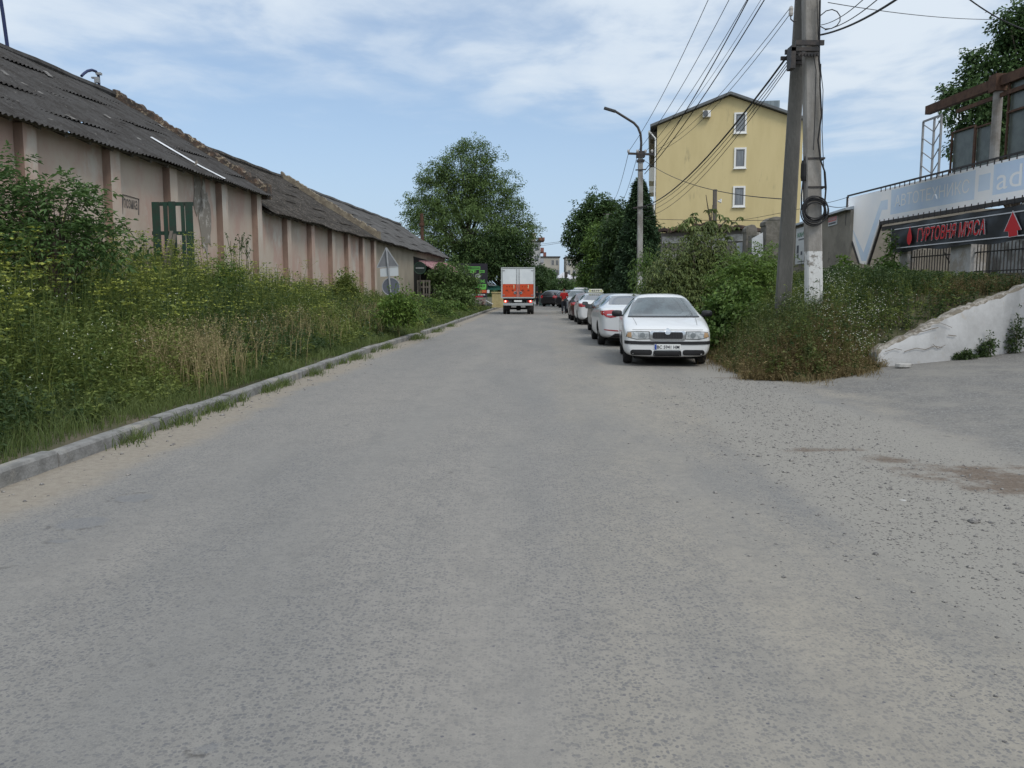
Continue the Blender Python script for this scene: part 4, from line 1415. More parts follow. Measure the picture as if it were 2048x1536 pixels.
for poly, wd in (([(1832, 648), (1850, 650), (1862, 647), (1880, 646), (1892, 650), (1903, 655)], .007), ([(1815, 660), (1830, 664), (1845, 663), (1862, 658), (1876, 655)], .014), ([(1770, 703), (1790, 697), (1803, 700)], .010),
                 ([(1808, 703), (1832, 696), (1850, 699), (1868, 692), (1884, 695)], .011), ([(1896, 670), (1912, 672)], .014), ([(1865, 688), (1875, 697), (1890, 690)], .007)):
    pts = [wq(x, y) + Vector((0, -.012, 0)) for x, y in poly]
    for p, q in zip(pts, pts[1:]):
        crk.bar(p, q, wd, .006, up=(0, -1, 0))
tag(crk.build('crack', mat('bare_crack', (0.16, 0.135, 0.11), .95), rwo, world=False), 'open brown crack')
rwo.children[0].location = -Vector(rwo.location)
# ------------------------------------------------------------------ poles, lamps, wires
def pole_material(name, zlo, zhi, base=(0.30, 0.285, 0.265)):
    """concrete pole with flaking whitewash up to a height"""
    m = mat(name, base, .92, (0.22, 0.205, 0.185), 2.2, (.38, .62), detail=8, stretch=(1, 1, .5), bump=.3, bscale=30)
    N, L = m.node_tree.nodes, m.node_tree.links
    b = N['Principled BSDF']
    src = b.inputs['Base Color'].links[0].from_socket
    geo = N.new('ShaderNodeNewGeometry')
    sp = N.new('ShaderNodeSeparateXYZ')
    L.new(geo.outputs['Position'], sp.inputs[0])
    n = N.new('ShaderNodeTexNoise')
    n.inputs['Scale'].default_value, n.inputs['Detail'].default_value, n.inputs['Roughness'].default_value = 9, 8, .75
    L.new(geo.outputs['Position'], n.inputs['Vector'])
    r = N.new('ShaderNodeMapRange')
    r.inputs['From Min'].default_value, r.inputs['From Max'].default_value = zlo, zhi
    r.inputs['To Min'].default_value, r.inputs['To Max'].default_value = .42, .14
    L.new(sp.outputs[2], r.inputs['Value'])
    s = N.new('ShaderNodeMath'); s.operation = 'ADD'
    L.new(n.outputs['Fac'], s.inputs[0]); L.new(r.outputs[0], s.inputs[1])
    t = N.new('ShaderNodeMapRange'); t.interpolation_type = 'SMOOTHSTEP'
    t.inputs['From Min'].default_value, t.inputs['From Max'].default_value = .60, .66
    L.new(s.outputs[0], t.inputs['Value'])
    lt = N.new('ShaderNodeMath'); lt.operation = 'LESS_THAN'
    L.new(sp.outputs[2], lt.inputs[0]); lt.inputs[1].default_value = zhi
    mu = N.new('ShaderNodeMath'); mu.operation = 'MULTIPLY'
    L.new(t.outputs[0], mu.inputs[0]); L.new(lt.outputs[0], mu.inputs[1])
    x = N.new('ShaderNodeMix'); x.data_type = 'RGBA'
    L.new(mu.outputs[0], x.inputs['Factor']); L.new(src, x.inputs['A']); x.inputs['B'].default_value = (.58, .58, .57, 1)
    L.new(x.outputs['Result'], b.inputs['Base Color'])
    return m


def square_pole(name, a, b, w0, w1, mate, parent, rot=0.0):
    """tapered concrete mast with chamfered edges"""
    m = MB()
    a, b = Vector(a), Vector(b)
    rings = []
    for p, w in ((a, w0), (b, w1)):
        h, c = w / 2, w * .09
        for x, y in ((-h + c, -h), (h - c, -h), (h, -h + c), (h, h - c), (h - c, h), (-h + c, h), (-h, h - c), (-h, -h + c)):
            q = Matrix.Rotation(rot, 3, 'Z') @ Vector((x, y, 0))
            rings.append(p + q)
    m.add(rings, [(i, (i + 1) % 8, (i + 1) % 8 + 8, i + 8) for i in range(8)] + [tuple(range(8)), tuple(range(15, 7, -1))])
    return m.build(name, mate, parent)


PY = 16.6
pa, pb = at(1630, 655, PY), at(1619, -140, PY)
up = thing('utility_pole', 'upright concrete utility pole with flaking whitewash on its foot and a coil of black cable', 'utility pole', (pa.x, PY, .4), group='paired concrete poles')
zt_ = at(1630, 503, PY).z
square_pole('mast', (pa.x + .01, PY, .2), pb, .30, .275, pole_material('whitewashed_pole', .6, zt_), up, R(-6))
la, lb = at(1564, 640, 17.9), at(1610, -120, PY + .22)
lp = thing('utility_pole', 'dark leaning concrete brace pole beside the whitewashed pole', 'utility pole', (la.x, la.y, .4), group='paired concrete poles')
square_pole('mast', la, lb, .325, .225, pole_material('weathered_brace_pole', .2, 1.9, (0.115, 0.115, 0.105)), lp, R(-14))
lp.children[0].data.materials[0] = (lambda m: m)(mat('dark_brace_concrete', (0.12, 0.118, 0.11), .92, (0.165, 0.16, 0.148), 3, (.4, .65), detail=8, stretch=(1, 1, .3), bump=.35, bscale=30))
clp = MB()                                              # clamp where the two poles meet
c = at(1610, 92, PY - .22)
for dz, x0, x1, t_ in ((.06, -.18, .36, .09), (-.06, -.26, .26, .07), (-.15, -.10, .27, .05)):
    clp.bar(c + Vector((x0, 0, dz)), c + Vector((x1, 0, dz)), .05, t_)
    clp.bar(c + Vector((x0, .62, dz)), c + Vector((x1 - .1, .62, dz)), .05, t_)
for k in range(7):
    clp.box(c + Vector((-.12 + k * .06, -.03, -.17)), (.03, .04, .05))
clp.box(c + Vector((-.22, .1, -.2)), (.09, .25, .42))
clp.build('clamp', M['darkmetal'], up)
ins = at(1582, 22, PY)
io = MB().lathe([(0, -.09), (.035, -.09), (.045, -.05), (.04, 0), (.045, .04), (.03, .08), (0, .09)], ins, axis='z', n=12).build('insulator', mat('porcelain', (.40, .38, .36), .3), lp)
MB().tube([ins + Vector((0, 0, -.08)), ins + Vector((.0, 0, -.15)), ins + Vector((.06, 0, -.2)), ins + Vector((.12, .02, -.18))], .012, 6).build('hook', M['darkmetal'], io)
box = at(1608, 341, PY - .05)
jb = thing('splice_box', 'black cable splice box strapped to the left edge of the whitewashed pole', 'cable box', box)
MB().lathe([(0, -.20), (.05, -.20), (.065, -.12), (.065, .12), (.05, .19), (0, .19)], box, axis='z', n=10).build('case', M['black'], jb)
MB().tube([box + Vector((0, 0, .18)), box + Vector((.02, 0, .26)), box + Vector((.08, .02, .30))], .02, 6).tube([box + Vector((0, 0, -.19)), box + Vector((.0, -.05, -.6)), box + Vector((.03, -.12, -.75))], .014, 6).build('lead', M['cable'], jb)
co = at(1629, 420, PY - .24)
coil = thing('cable_coil', 'big coil of black cable hanging on the whitewashed pole', 'cable', co)
cm_ = MB()
rng = random.Random(2)
for k in range(9):
    r_, ex = .215 + rng.uniform(-.035, .035), rng.uniform(.92, 1.08)
    ox, oz, oy = rng.uniform(-.015, .02), rng.uniform(-.05, .03), rng.uniform(-.05, .03)
    cm_.tube([co + Vector((ox + r_ * math.cos(a), oy + .03 * math.sin(a + k), oz + r_ * ex * math.sin(a))) for a in np.linspace(0, 2 * math.pi, 33)], .0125, 6, caps=False)
cm_.build('loops', M['cable'], coil)
cm_ = MB()
cb = [at(x, y, PY - .24) for x, y in ((1641, 128), (1640, 170), (1643, 230), (1636, 280), (1641, 320), (1650, 345), (1652, 375), (1650, 400), (1650, 430))]
cm_.tube(cb, .016, 6)
cm_.tube([at(x, y, PY - .23) for x, y in ((1606, 362), (1603, 390), (1603, 420))], .014, 6)
cm_.tube([at(x, y, PY - .23) for x, y in ((1640, 0), (1639, 60), (1638, 120), (1641, 150))], .018, 6)
cm_.tube([at(x, y, PY - .235) for x, y in ((1634, 0), (1637, 100), (1646, 180), (1644, 260), (1647, 330), (1650, 380))], .008, 5)
cm_.tube([at(x, y, PY - .22) for x, y in ((1626, 105), (1632, 140), (1630, 220), (1627, 300))], .008, 5)
cm_.build('leads', M['cable'], coil)
for yy in (319, 376):
    st = MB()
    q = at(1629, yy, PY)
    st.box(q, (.325, .325, .035), Matrix.Rotation(R(-6), 3, 'Z'))
    st.build('strap', M['darkmetal'], up)


def wire(label, pts, r=.012, sag=0.0, m=None, name='overhead_cable', group='overhead cables'):
    pts = [Vector(p) for p in pts]
    out = []
    for i, (p, q) in enumerate(zip(pts, pts[1:])):
        n = 14
        for k in range(n + (i == len(pts) - 2)):
            t = k / n
            w = p.lerp(q, t)
            w.z -= sag * 4 * t * (1 - t) * (q - p).length / 20
            out.append(w)
    o = MB().tube(out, r, 5, caps=False).build(name, m or M['cable'], origin=pts[0])
    return tag(o, label, 'cable', group)


def extend(a, b, f):
    return Vector(a) + (Vector(b) - Vector(a)) * f


LY = 38.0
loop = [at(x, y, PY - .2) for x, y in ((1640, 32), (1652, 22), (1664, 19), (1674, 23), (1680, 32), (1680, 42), (1674, 51), (1663, 57), (1650, 58), (1641, 53))]
wire('loop of thin black cable beside the top of the whitewashed pole', loop, .010)
for i, (lab, (a, b), r_) in enumerate((('thick black cable rising right from the whitewashed pole', ((1640, 70), (1800, -6)), .018),
                                     ('thin wire rising right just above the thick cable', ((1642, 50), (1740, -14)), .007),
                                     ('second thin wire rising right between the thick cable and the loop', ((1650, 60), (1765, -10)), .008))):
    A, Bq = at(*a, PY), at(*b, PY - 5)
    wire(lab, [A, Bq, extend(A, Bq, 1.5)], r_, .3)
A, Bq = at(1656, 5, PY), at(1990, 39, 24)
wire('thin wire running right from the pole head to the maple', [A, Bq], .008, .15)
A, Bq = at(1930, -8, 19), at(2060, 62, 22)
wire('thick black cable sagging into the maple at the upper right', [A, Bq], .016, .4)

q0 = at(1279, 640, LY)
lpp = thing('street_lamp', 'concrete street lamp with a curved arm and a wire crossarm', 'street lamp', (q0.x, LY, .4))
square_pole('mast', (q0.x, LY, .2), at(1281, 303, LY), .26, .20, pole_material('lamp_pole_concrete', 1.0, 2.2, (0.33, 0.325, 0.31)), lpp)
arm = [at(x, y, LY) for x, y in ((1281.5, 306), (1282.5, 285), (1281, 268), (1276, 255), (1268, 246), (1252, 236), (1236, 226), (1228, 221))]
MB().tube(arm, .055, 8).build('arm', M['darkmetal'], lpp)
hd = MB()
h0, h1 = at(1231, 223, LY), at(1208, 216, LY)
hd.bar(h0, h1, .22, .10)
hd.build('lamp_head', mat('lamp_housing', (.05, .052, .055), .5), lpp, bevel=.02)
cr = MB()
c0, c1 = at(1256, 307, LY - .15), at(1309, 309, LY - .15)
cr.bar(c0, c1, .08, .09)
cr.build('crossarm', M['darkmetal'], lpp)
cr = MB()
l0, l1 = at(1266, 416, LY - .15), at(1292, 413, LY - .15)
cr.bar(l0, l1, .06, .06)
cr.build('crossarm', M['darkmetal'], lpp)
cr = MB()
cr.bar(at(1271, 340, LY - .12), at(1292, 339, LY - .12), .05, .05)
cr.build('crossarm', M['darkmetal'], lpp)
for px in (1257, 1275, 1291, 1304):
    p = at(px, 303, LY - .15)
    MB().lathe([(0, -.06), (.05, -.05), (.06, .02), (.04, .08), (0, .09)], p, axis='z', n=10).build('insulator', mat('porcelain', (.40, .38, .36), .3), lpp)
MB().box(at(1281.2, 309, LY), (.36, .36, .26)).box(at(1281, 322, LY), (.32, .32, .1)).build('collar', M['darkmetal'], lpp)
# wires fanning up from the lamp post over the camera's right shoulder
for lab, a, b, r_, Y1 in (('leftmost thin wire rising from the lamp post crossarm', (1257, 303), (1418, -4), .010, 24),
                          ('second thin wire rising from the lamp post crossarm', (1275, 303), (1460, -4), .010, 24),
                          ('third thin wire rising from the lamp post crossarm', (1291, 303), (1496, -4), .010, 24),
                          ('left one of the two thick black cables crossing the yellow gable', (1291, 339), (1498, -4), .017, 24),
                          ('faint wire between the two thick cables', (1304, 303), (1524, -4), .007, 24),
                          ('right one of the two thick black cables crossing the yellow gable', (1289, 348), (1532, -6), .017, 24)):
    A, Bq = at(*a, LY), at(*b, Y1)
    wire(lab, [A, Bq, extend(A, Bq, 1.5)], r_, .42)
for lab, a, b, r_, sg in (('thick cable bundle sloping from the pole clamp down to the lamp post', (1288, 413), (1582, 102), .022, .5),
                      ('lower thin wire of the bundle under the pole clamp', (1288, 418), (1580, 116), .009, .5),
                      ('middle thin wire of the bundle under the pole clamp', (1290, 424), (1580, 122), .008, .55),
                      ('lowest thin wire of the bundle under the pole clamp', (1289, 434), (1579, 130), .008, .6),
                      ('upper faint wire from the lamp post to the brace pole insulator', (1305, 303), (1583, 12), .007, .4),
                      ('lower faint wire from the lamp post to the brace pole insulator', (1306, 305), (1583, 24), .007, .5)):
    wire(lab, [at(*a, LY), at(*b, PY)], r_, sg)
wire('slack wire crossing the yellow gable from the lamp post to the brace pole', [at(1285, 318, LY), at(1566, 398, 18.2)], .011, .35)
wire('low straight wire along the foot of the yellow gable', [at(1285, 437, LY), at(1560, 440, 30)], .010, .1)
wire('thin wire rising from the brace pole foot towards the banner frame', [at(1478, 441, 36), at(1648, 407, 30), at(1697, 394, 27.2)], .009, .1)
wire('short level wire between the coil and the banner frame', [at(1650, 410, 17), at(1697, 411, 27)], .008, .1)
wire('leftmost wire falling behind the lamp post to the far pole', [at(1257, 306, LY), at(1222, 402, 84)], .012, .3)
wire('right wire falling behind the lamp post to the far pole', [at(1276, 306, LY), at(1236, 408, 84)], .012, .3)
wire('upper wire crossing the gap between the trees', [at(1050, 492, 95), at(1150, 479, 95)], .018, .1)
wire('lower wire crossing the gap between the trees', [at(1050, 496, 95), at(1150, 481, 95)], .018, .1)

fp = at(1216, 600, 80)
f1 = thing('utility_pole', 'far pale concrete pole rising between the dark trees', 'utility pole', (fp.x, 80, 0))
square_pole('mast', (fp.x, 80, -.2), at(1215, 428, 80), .32, .27, M['concrete'], f1)
MB().bar(at(1206, 429, 80), at(1224, 427, 80), .1, .1).build('crossarm', M['darkmetal'], f1)
for lab, px, yt, Y in (('thin dark pole in front of the white roofs', 1147, 545, 112), ('far post with a box at its head in front of the white house', 1132, 553, 118)):
    p = at(px, 600, Y)
    t = thing('street_post', lab, 'post', (p.x, Y, 0))
    MB().tube([(p.x, Y, -.2), at(px, yt, Y)], .13, 8).build('shaft', M['darkmetal'], t)
    if px == 1132:
        MB().box(at(px, 549, Y), (.45, .4, .75)).build('box', M['darkmetal'], t, bevel=.04)

# ------------------------------------------------------------------ things on the left verge
SY = 27.0
grey_back = mat('sign_back', (0.17, 0.175, 0.185), .55, (0.14, 0.145, 0.155), 3)
rim_m = mat('sign_rim', (0.30, 0.31, 0.32), .5)
rs = thing('road_sign', 'leaning road sign seen from behind, triangle, plate and disc on one post', 'road sign', (at(786, 640, SY).x, SY, .3))
T = [at(x, y, SY) for x, y in ((772.5, 495), (754, 535), (797, 532.5))]
m_ = MB().prism(T, (0, -.012, 0))
tr = m_.build('triangle_plate', grey_back, rs)
rm = MB()
for p, q in zip(T, T[1:] + T[:1]):
    rm.bar(p + Vector((0, -.012, 0)), q + Vector((0, -.012, 0)), .03, .025, up=(0, 1, 0))
rm.build('rim', rim_m, tr)
P4 = [at(x, y, SY) for x, y in ((760, 537.5), (796.5, 533.5), (797, 551.5), (761, 553.5))]
MB().prism(P4, (0, -.012, 0)).build('plate', mat('plate_back', (0.46, 0.49, 0.51), .5), rs)
c = at(782, 573.5, SY)
r_ = 17.3 / F_PX * SY
dk_ = MB().prism([c + Vector((r_ * math.cos(a), -.0, r_ * math.sin(a))) for a in np.linspace(0, 2 * math.pi, 33)[:-1]], (0, -.012, 0)).build('disc', mat('disc_back', (0.105, 0.115, 0.14), .55), rs)
MB().tube([c + Vector((r_ * math.cos(a), -.012, r_ * math.sin(a))) for a in np.linspace(0, 2 * math.pi, 33)], .016, 6, caps=False).build('rim', rim_m, dk_)
MB().tube([at(772.5, 498, SY - .05), at(787, 645, SY - .05)], .034, 10).build('post', M['steel'], rs)

gf = mat('dark_green_paint', (0.018, 0.055, 0.038), .6, (0.03, 0.045, 0.035), 5)
FY = 23.0
fr = thing('slatted_frame', 'dark green slatted wooden frame standing against the first warehouse', 'frame', (at(345, 600, FY).x, FY, .8))
m_ = MB()
for x0, x1, yt in ((303.5, 318.5, 404), (326, 334, 405), (337, 350, 403), (361, 368, 405), (370, 384, 404)):
    a, b = at(x0, yt, FY), at(x1, yt, FY)
    m_.box(((a.x + b.x) / 2, FY, (a.z + .6) / 2), (b.x - a.x, .05 if x1 - x0 > 10 else .03, a.z - .6))
m_.build('slats', gf, fr)
for yy in (407.5, 466, 520):
    m_ = MB()
    a, b = at(303, yy, FY), at(384.5, yy, FY)
    m_.box(((a.x + b.x) / 2, FY + .055, a.z), (b.x - a.x, .05, .10))
    m_.build('cross_rail', gf, fr)
for lab, a, b in (('grey weathered plank leaning left against the green slatted frame', (343, 462), (331, 520)), ('grey weathered plank leaning beside the other under the green frame', (350, 468), (340, 525))):
    p, q = at(*a, FY - .15), at(*b, FY - .5)
    q = q + (q - p) * 1.6
    tag(MB().bar(p, q, .09, .03).build('plank', M['wood'], origin=q), lab, 'plank', 'planks by the green frame')

QY = 60.0
pl = thing('pallet', 'grey wooden pallet standing upright at the doorway of the far warehouse', 'pallet', (at(847, 612, QY).x, QY, .4))
m_ = MB()
for x0, x1 in ((834, 837.5), (839, 841), (845.5, 849.5), (852, 854), (857, 861)):
    a, b = at(x0, 560.5, QY), at(x1, 613, QY)
    m_.box(((a.x + b.x) / 2, QY, (a.z + .3) / 2), (b.x - a.x, .03, a.z - .3))
m_.build('slats', mat('pale_wood', (.17, .155, .13), .9, (.11, .10, .085), 6), pl)
for yy in (562, 574, 589, 606):
    m_ = MB()
    a, b = at(834, yy, QY), at(861, yy, QY)
    m_.box(((a.x + b.x) / 2, QY + .045, a.z), (b.x - a.x, .04, .12))
    m_.build('cross_rail', M['wood'], pl)
rs2 = at(840, 536, QY - 1)
rd = thing('round_sign', 'round dark green sign with one white line of script at the far warehouse', 'sign', (rs2.x, QY - 1, .4))
r_ = 11.5 / F_PX * QY
dsc = MB().prism([rs2 + Vector((r_ * math.cos(a), 0, r_ * math.sin(a))) for a in np.linspace(0, 2 * math.pi, 33)[:-1]], (0, .08, 0)).build('disc', mat('dark_green_sign', (.012, .022, .018), .6), rd)
MB().tube([rs2 + Vector((r_ * math.cos(a), -.01, r_ * math.sin(a))) for a in np.linspace(0, 2 * math.pi, 33)], .02, 6, caps=False).build('rim', mat('green_rim', (.03, .075, .045), .5), dsc)
m_ = MB()
for i, (w_, h_) in enumerate(((.05, .08), (.05, .06), (.05, .07), (.05, .06), (.06, .07), (.05, .06), (.05, .08), (.05, .06), (.05, .06))):
    m_.box(rs2 + Vector((-.27 + i * .067, -.012, .0)), (w_, .006, h_))
m_.build('lettering', mat('pale_script', (.38, .40, .40), .5), dsc)
MB().tube([rs2 + Vector((0, .05, -r_)), (rs2.x, QY - .95, .2)], .03, 8).build('post', M['darkmetal'], rd)

HY = 72.0
b0, b1 = at(916, 600, HY), at(975, 527, HY)
hb = thing('billboard', 'tall black shop board with bright green lettering beyond the shrub', 'billboard', (b1.x - .8, HY, .3))
m_ = MB()
m_.obox((b0.x, HY, at(950, 583, HY).z), (b1.x - b0.x, 0, 0), (0, .1, 0), (0, 0, b1.z - at(950, 583, HY).z))
m_.build('panel', mat('black_board', (.022, .020, .028), .6), hb)
gs = mat('bright_green_print', (.13, .42, .08), .5)
hq = lambda x, y, o=.0: at(x, y, HY - .012 - o)


def hbox(x0, y0, x1, y1, m, o=.0, nm='print', par=hb):
    a, b = hq(x0, y1, o), hq(x1, y0, o)
    k = MB()
    k.obox((a.x, a.y, a.z), (b.x - a.x, 0, 0), (0, .006, 0), (0, 0, b.z - a.z))
    return k.build(nm, m, par)


hbox(930, 533, 960.5, 539.5, gs)
hbox(932, 534.2, 959.5, 538.3, mat('green_dark_field', (.05, .15, .04), .5), .006, 'green_field')
hbox(940, 540.5, 952, 545.5, gs)
hbox(958.5, 540.5, 969, 545.5, gs)
hbox(960, 541.6, 967.6, 544.4, mat('green_dark_field', (.05, .15, .04), .5), .006, 'green_field')
text_mesh('LINE', gs, hq(958, 565.5), (1, 0, 0), (0, 0, 1), 12 / F_PX * HY, 6 / F_PX * HY, hb, bold=.02)
hbox(945, 568, 972.5, 576, gs)
hbox(962, 576, 972, 579, gs)
for k in range(5):
    hbox(948 + k * 4.6, 570, 951.3 + k * 4.6, 574, mat('green_dark_field', (.05, .15, .04), .5), .006, 'green_field')
m_ = MB()
cc = hq(956, 552)
m_.prism([cc + Vector((.22 * math.cos(a) * (1.2 if math.cos(a) < 0 else 1), 0, .19 * math.sin(a))) for a in np.linspace(0, 2 * math.pi, 21)[:-1]], (0, .008, 0))
m_.build('emblem', mat('emblem_grey', (.36, .38, .38), .5), hb)
b2 = thing('shop_board', 'low red and black shop board with white print under the green one', 'billboard', (b1.x - .8, HY, .3))
a = hq(935, 595)
bb_ = MB().obox((a.x, HY, a.z), (at(973, 590, HY).x - a.x, 0, 0), (0, .08, 0), (0, 0, at(950, 578.5, HY).z - a.z)).build('panel', mat('black_board', (.022, .020, .028), .6), b2)
hbox(942, 580, 973, 586, mat('orange_red_print', (.55, .05, .025), .5), .0, 'red_field', b2)
text_mesh('ШТОРИ', mat('orange_letter', (.62, .28, .10), .5), hq(957, 585.3, .008), (1, 0, 0), (0, 0, 1), 14 / F_PX * HY, 4.4 / F_PX * HY, b2, bold=.02)
m_ = MB()
for k in range(9):
    p = hq(945 + k * 3, 589.5, .0)
    m_.box(p, (.085, .006, .11))
m_.build('print', pale, b2)
hbox(948, 591.5, 966, 594.5, mat('red_print_small', (.40, .03, .05), .5), .0, 'red_strip', b2)

# market stall, yellow fence, bricks beyond the boards
ty = 84.0
s0, s1 = at(972, 580, ty), at(1020, 585, ty)
ts = thing('market_tent', 'dark green market tent with a pale ridge beyond the shop boards', 'tent', ((s0.x + s1.x) / 2, ty, 0))
pk = at(980, 565, ty)
MB().add([(s0.x - .2, ty, s0.z), (s1.x, ty, s0.z), (s1.x, ty + 3, s0.z), (s0.x - .2, ty + 3, s0.z), (pk.x, ty + 1.5, pk.z)], [(0, 1, 4), (1, 2, 4), (2, 3, 4), (3, 0, 4)]).build('canopy', mat('teal_cloth', (.02, .085, .07), .7), ts)
MB().prism([(pk.x - .45, ty + .3, pk.z + .1), (pk.x - .1, ty + .3, pk.z - .32), (pk.x + .75, ty + .3, pk.z - .34)], (0, .1, 0)).build('gable_cloth', mat('grey_cloth', (.30, .31, .33), .7), ts)
m_ = MB()
for x in (s0.x, s1.x - .2):
    for yy in (ty + .05, ty + 2.9):
        m_.tube([(x, yy, 0), (x, yy, s0.z + .1)], .04, 6)
m_.build('poles', M['steel'], ts)
yf = MB()
f0, f1_ = at(985, 612, 70), at(1012, 612, 70)
n = 12
for k in range(n):
    x = f0.x + (f1_.x - f0.x) * k / n
    yf.box((x, 70 + .012 * (k % 2), at(985, 585, 70).z / 2 + .1), ((f1_.x - f0.x) / n * .93, .03, at(985, 585, 70).z - .2))
yf.bar((f0.x - .1, 69.97, at(985, 586, 70).z + .05), (f1_.x, 69.97, at(985, 586, 70).z + .05), .1, .09)
tag(yf.build('board_fence', mat('pale_yellow_paint', (.44, .37, .19), .8, (.34, .28, .14), 2), origin=(f0.x, 70, 0)), 'pale yellow board fence just left of the truck', 'fence')
wb_ = MB().obox((at(974, 600, 71).x, 71, at(974, 586, 71).z), (.22, 0, 0), (0, .03, 0), (0, 0, .26))
tag(wb_.build('notice', pale, origin=(at(974, 600, 71).x, 71, 1.4)), 'small white notice between the shop board and the yellow fence', 'sign')
lean = MB().bar(at(972, 601, 69), at(986, 608, 69), .3, .04)
tag(lean.build('panel', M['white'], origin=at(986, 608, 69)), 'pale panel leaning at the foot of the yellow fence', 'panel')
brk = MB()
rng = random.Random(5)
for k in range(34):
    p = at(945 + rng.random() * 24, 606, 70)
    z = .35 + rng.random() * .55
    brk.box((p.x, 70.2 + rng.random() * .8, z), (.26, .13, .10), Matrix.Rotation(rng.random() * 3, 3, 'Z'))
tag(brk.build('rubble', mat('rubble_brick', (.22, .13, .115), .9, (.30, .28, .27), 3), origin=(at(955, 606, 70).x, 70, .2)), 'heap of broken bricks under the shop boards', 'rubble', kind='stuff')
gfn = MB()
f0, f1_ = at(1079, 608, 92), at(1102, 608, 92)
for k in range(10):
    gfn.box((f0.x + (f1_.x - f0.x) * k / 10, 92, .6), ((f1_.x - f0.x) / 10 * .96, .03, 1.2))
tag(gfn.build('sheet_fence', mat('grey_teal_sheet', (.11, .16, .15), .7), origin=(f0.x, 92, 0)), 'grey green sheet fence behind the truck, right of it', 'fence')

# ------------------------------------------------------------------ buildings far down the road
win_d = mat('far_window', (.05, .06, .07), .2, spec=.6)
win_w = mat('far_white_frame', (.5, .5, .5), .6)


def block(name, label, px0, px1, yt, Y, depth, wallm, rows, cols, skip=(), y0=575, grp='apartment blocks far down the road', pale_rows=()):
    a, b = at(px0, yt, Y), at(px1, yt, Y)
    t = thing(name, label, 'apartment block', ((a.x + b.x) / 2, Y, 0), group=grp)
    MB().obox((a.x, Y, -.5), (b.x - a.x, 0, 0), (0, depth, 0), (0, 0, a.z + .5)).build('wall', wallm, t)
    MB().obox((a.x - .25, Y - .25, a.z + .003), (b.x - a.x + .5, 0, 0), (0, depth + .5, 0), (0, 0, .35)).build('roof_edge', M['darkmetal'], t)
    fh = 2.9
    cw = (b.x - a.x) / cols
    for r in range(rows):
        z = a.z - 2.1 - r * fh
        for c in range(cols):
            if (r, c) in skip: continue
            x = a.x + cw * (c + .5)
            w = MB().obox((x - cw * .30, Y - .06, z - .15), (cw * .6, 0, 0), (0, .058, 0), (0, 0, 1.45)).build('window', win_d, t)
            f = MB()
            for q in (-.30, -.03, .24):
                f.obox((x + cw * q, Y - .09, z - .15), (cw * .06, 0, 0), (0, .028, 0), (0, 0, 1.45))
            f.build('frame', win_w, w)
    return t, a, b


bw = mat('far_cream_panel', (.42, .40, .35), .9, (.36, .345, .31), .3)
bt, a, b = block('apartment_block', 'pale tower block with red topped balconies behind the big tree', 1052, 1081, 484, 230, 14, mat('far_white_panel', (.42, .42, .41), .9, (.36, .36, .355), .3), 4, 2)
rdm = mat('far_red_panel', (.20, .085, .07), .8)
for r in range(4):
    z = a.z - 2.6 - r * 2.9
    x = b.x
    bl_ = MB()
    bl_.obox((x + .002, 229, z - .2), (.9, 0, 0), (0, 8, 0), (0, 0, .2)).obox((x + .84, 229, z), (.06, 0, 0), (0, 8, 0), (0, 0, 1.0)).obox((x + .002, 228.94, z), (.83, 0, 0), (0, .06, 0), (0, 0, 1.0))
    bl_.build('balcony', rdm if r == 0 else mat('far_balcony', (.30, .31, .33), .8), bt)
MB().obox((b.x - .5, 228.8, a.z + .36), (1.6, 0, 0), (0, 9, 0), (0, 0, .8)).build('red_canopy', rdm, bt)
MB().obox((a.x + 1.2, 232, a.z + .36), (1.6, 0, 0), (0, 3, 0), (0, 0, 2.2)).build('lift_house', bw, bt)
t, a, b = block('apartment_block', 'cream block with a flat dark roof edge in the gap between the trees', 1083, 1119, 515, 250, 12, bw, 3, 4, ((0, 0), (0, 1)))
MB().obox((a.x + .6, 252, a.z + .36), (.9, 0, 0), (0, 1, 0), (0, 0, 1.3)).build('chimney', rdm, t)
block('apartment_block', 'cream block half hidden by the dark maple on the right', 1133, 1164, 515, 245, 12, bw, 3, 3)
for lab, x0, x1, xa, yt, ye, Y in (('white gabled roof of a house beyond the parked cars', 1117, 1146, 1128, 544, 556, 150), ('lower white roof joined to the gabled one on its right', 1138, 1162, 1150, 551, 558, 146), ('small white roof just right of the truck', 1079, 1093, 1086, 553, 557, 160)):
    a, b, k = at(x0, ye, Y), at(x1, ye, Y), at(xa, yt, Y)
    t = thing('house', lab, 'house', (k.x, Y, 0), group='white roofed houses down the road')
    MB().obox((a.x + .3, Y + .3, -.3), (b.x - a.x - .6, 0, 0), (0, 7, 0), (0, 0, a.z + .2)).build('wall', bw, t)
    MB().prism([(a.x, Y, a.z), (b.x, Y, b.z), (b.x, Y, b.z + .25), (k.x, Y, k.z), (a.x, Y, a.z + .25)], (0, 8, 0)).build('roof', mat('white_roof', (.66, .66, .70), .6), t)
# ------------------------------------------------------------------ vehicles
def paint(name, c, rough=.32, coat=.6):
    return mat(name, c, rough, spec=.45, coat=coat)


